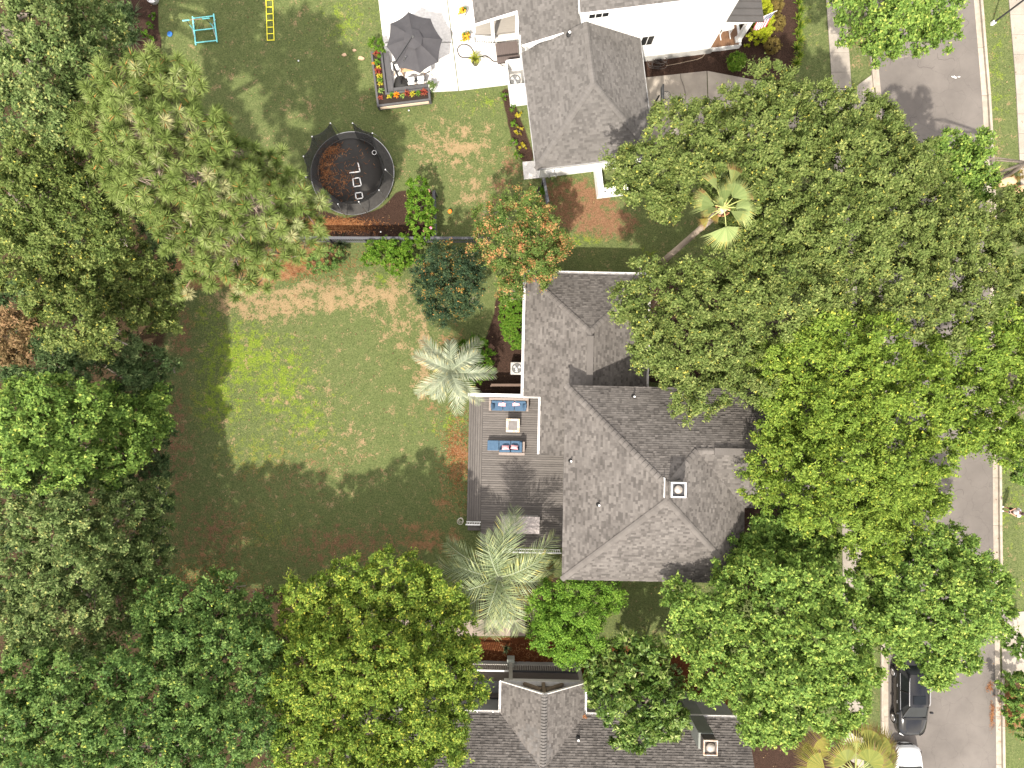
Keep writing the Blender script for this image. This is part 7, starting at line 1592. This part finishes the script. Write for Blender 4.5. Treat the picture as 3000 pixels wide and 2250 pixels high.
# ------------------------------------------------------------------ signpost, yard bags, road litter
sp = P(2906, 70, 0); sg = thing("street_sign", "dark post with white sign plate on the verge by the east kerb", "sign", sp)
MB().box((sp.x, sp.y, .12), (.18, .18, .3)).build("post_base", WHITE, sg); MB().bar((sp.x, sp.y, .1), (sp.x, sp.y, 3.0), .08, .08).build("post", DARKG, sg)
MB().box((sp.x + .28, sp.y + .1, 3.12), (.75, .04, .5), .5).build("sign_plate", mat("sign_white", (.7, .68, .66)), sg); MB().box((sp.x + .0, sp.y + .1, 3.0), (.04, .5, .2), .1).build("sign_plate", mat("sign_white", (.7, .68, .66)), sg)
BAG = mat("kraft_paper", (.55, .36, .22), (.47, .30, .18), 6, .85, bump=.4, bscale=12)
def yard_bag(label, px, py, rz, full):
    c = P(px, py, 0); t = thing("yard_bag", label, "paper bag", c, rz, "paper yard bags on the verge"); ORG[t.name] = Vector((0, 0, 0)); n = 20; vs = []
    prof = [(-.5, .12, .10), (-.42, .24, .19), (-.1, .27, .23), (.25, .28, .24), (.48, .27, .22), (.5, .24, .19), (.3, .22, .17)] if not full else [(-.5, .02, .03), (-.42, .22, .16), (-.1, .33, .27), (.25, .34, .27), (.45, .22, .18), (.52, .10, .08), (.55, .02, .02)]
    for x, ry, rz_ in prof:
        for k in range(n): a = 2 * math.pi * k / n; f = 1 + .05 * math.sin(5 * a + 9 * x); vs.append((x, ry * f * math.copysign(abs(math.cos(a)) ** .7, math.cos(a)), .25 + rz_ * f * math.copysign(abs(math.sin(a)) ** .7, math.sin(a))))
    MB().add(vs, [(i * n + k, i * n + (k + 1) % n, (i + 1) * n + (k + 1) % n, (i + 1) * n + k) for i in range(len(prof) - 1) for k in range(n)] + [tuple(range(n))[::-1]]).build("sack", BAG, t, smooth=True)
    if not full:
        m = MB()
        for k in range(60): m.bar((.3 + rng.normal(0, .06), rng.normal(0, .1), .25 + rng.normal(0, .08)), (.42 + rng.normal(0, .05), rng.normal(0, .12), .27 + rng.normal(0, .1)), .012, .012)
        tag(m.build("leaf_fill", mat("orange_leaves", (.65, .22, .05)), t), kind="stuff")
yard_bag("open kraft yard bag with orange leaf fill lying by the kerb", 2940, 536, .25, False); yard_bag("plump closed kraft yard bag nearer the right edge", 2978, 566, .75, True)
p_ = P(2797, 226, 0); m = MB()
for k in range(5): m.box((p_.x + rng.normal(0, .15), p_.y + rng.normal(0, .04), .012), (.14, .05, .012), rng.normal(0, .4))
tag(m.build("paint_mark", WHITE), "white scribbled utility paint mark on the asphalt", "road marking")

# ------------------------------------------------------------------ the person at the kerb: stands facing the road, both hands on a controller
def skin_obj(name, nodes, edges, m, parent, sub=2, root=0):
    """nodes: (x,y,z,rx,ry)"""
    me = bpy.data.meshes.new(name); o = bpy.data.objects.new(name, me); me.from_pydata([n_[:3] for n_ in nodes], edges, []); COL.objects.link(o)
    sk = o.modifiers.new("skin", 'SKIN'); sk.use_smooth_shade = True
    for i, v in enumerate(me.skin_vertices[0].data): v.radius = (nodes[i][3], nodes[i][4]); v.use_root = (i == root)
    if sub: s = o.modifiers.new("subdivision", 'SUBSURF'); s.levels = sub; s.render_levels = sub
    me.materials.append(m); o.parent = parent
    return o
fp = P(2935, 1490, .0)
# faces -x (towards the road); local axes: -x forward, y sideways
per = thing("person", "person in white t-shirt and black shorts on the kerb holding a controller", "person", (fp.x + .05, fp.y, .04))
ORG[per.name] = Vector((0, 0, 0))
SKIN = mat("skin", (.50, .28, .20), (.44, .24, .17), 6, .6)
nd = [(0, 0, .96, .13, .15), (0, 0, 1.12, .115, .145), (.01, 0, 1.30, .12, .165), (.0, 0, 1.44, .10, .15), (-.01, 0, 1.53, .055, .055), (-.03, 0, 1.60, .07, .07), (-.035, 0, 1.68, .088, .078), (-.03, 0, 1.77, .07, .065)]
ed = [(i, i + 1) for i in range(7)]
for s in (-1, 1):
    b0 = len(nd); nd += [(0, s * .10, .88, .085, .085), (-.01, s * .12, .50, .055, .055), (.02, s * .13, .12, .036, .036), (.0, s * .13, .06, .04, .035), (-.15, s * .14, .035, .035, .03)]
    ed += [(0, b0)] + [(b0 + i, b0 + i + 1) for i in range(4)]
    b1 = len(nd); nd += [(0, s * .19, 1.42, .055, .055), (-.02, s * .25, 1.14, .042, .042), (-.24, s * .12, 1.10, .030, .028), (-.30, s * .085, 1.11, .034, .02), (-.34, s * .075, 1.12, .032, .016)]
    ed += [(3, b1)] + [(b1 + i, b1 + i + 1) for i in range(4)]
    for q, (dy, ln) in enumerate(((.024, .07), (.008, .08), (-.008, .075), (-.022, .06))):
        b2 = len(nd); nd += [(-.37, s * (.075 + dy), 1.12, .009, .009), (-.37 - ln * .5, s * (.072 + dy), 1.11, .008, .008), (-.37 - ln * .75, s * (.066 + dy), 1.09, .007, .007)]; ed += [(b1 + 4, b2), (b2, b2 + 1), (b2 + 1, b2 + 2)]
    b2 = len(nd); nd += [(-.32, s * .045, 1.135, .011, .011), (-.36, s * .03, 1.145, .009, .009)]; ed += [(b1 + 3, b2), (b2, b2 + 1)]
skin_obj("body", nd, ed, SKIN, per)
nd = [(0, 0, .98, .15, .18), (0, 0, 1.12, .14, .175), (.01, 0, 1.30, .14, .185), (.0, 0, 1.43, .115, .165), (-.005, 0, 1.49, .075, .08)]; ed = [(i, i + 1) for i in range(4)]
for s in (-1, 1): b0 = len(nd); nd += [(0, s * .20, 1.42, .075, .075), (-.015, s * .25, 1.24, .07, .07)]; ed += [(3, b0), (b0, b0 + 1)]
skin_obj("shirt", nd, ed, mat("white_cotton", (.75, .75, .75), (.66, .66, .67), 7, .9), per)
nd = [(0, 0, 1.0, .145, .17), (0, 0, .90, .15, .175)]; ed = [(0, 1)]
for s in (-1, 1): b0 = len(nd); nd += [(0, s * .105, .80, .105, .105), (-.01, s * .12, .56, .095, .095)]; ed += [(1, b0), (b0, b0 + 1)]
skin_obj("shorts", nd, ed, mat("black_cloth", (.02, .02, .022)), per)
for s in (-1, 1): skin_obj("shoe", [(.06, s * .13, .05, .045, .05), (-.05, s * .135, .05, .05, .045), (-.19, s * .145, .04, .045, .035)], [(0, 1), (1, 2)], mat("white_shoe", (.78, .78, .77)), per, 1)
cap_ = MB().lathe((-.03, 0, 1.70), [(.098, 0), (.10, .03), (.085, .09), (.045, .125), (0, .132)], 18); cap_.build("cap", mat("brown_cap", (.06, .035, .035)), per, smooth=True)
MB().add([(-.09, -.08, 1.715), (-.2, -.06, 1.70), (-.22, 0, 1.70), (-.2, .06, 1.70), (-.09, .08, 1.715), (-.09, -.08, 1.70), (-.2, -.06, 1.688), (-.22, 0, 1.688), (-.2, .06, 1.688), (-.09, .08, 1.70)], [(0, 1, 2, 3, 4), (9, 8, 7, 6, 5), (0, 5, 6, 1), (1, 6, 7, 2), (2, 7, 8, 3), (3, 8, 9, 4)]).build("cap_brim", mat("brown_cap", (.06, .035, .035)), per)
for s in (-1, 1): MB().lathe((-.112, s * .032, 1.665), [(.0, -.008), (.01, 0), (0, .008)], 8).build("eye", BLACK, per); MB().lathe((-.02, s * .086, 1.655), [(.0, -.025), (.018, 0), (0, .028)], 8).build("ear", SKIN, per)
MB().add([(-.118, 0, 1.665), (-.112, -.015, 1.625), (-.112, .015, 1.625), (-.14, 0, 1.628)], [(0, 1, 3), (0, 3, 2), (1, 2, 3)]).build("nose", SKIN, per); MB().box((-.112, 0, 1.602), (.012, .045, .008)).build("mouth", mat("lip", (.35, .12, .1)), per)
pc = thing("controller", "small grey controller held in the person's two hands", "controller", (fp.x + .05 - .39, fp.y, 1.14)); ORG[pc.name] = Vector((0, 0, 0))
MB().box((0, 0, 0), (.10, .19, .035)).build("case", mat("controller_grey", (.5, .5, .5)), pc, bevel=.012); MB().box((-.04, 0, .05), (.012, .15, .085)).build("phone_screen", BLACK, pc)
for s in (-1, 1): MB().tube([(.0, s * .06, .015), (0, s * .06, .035)], .008, 6).build("stick", BLACK, pc)
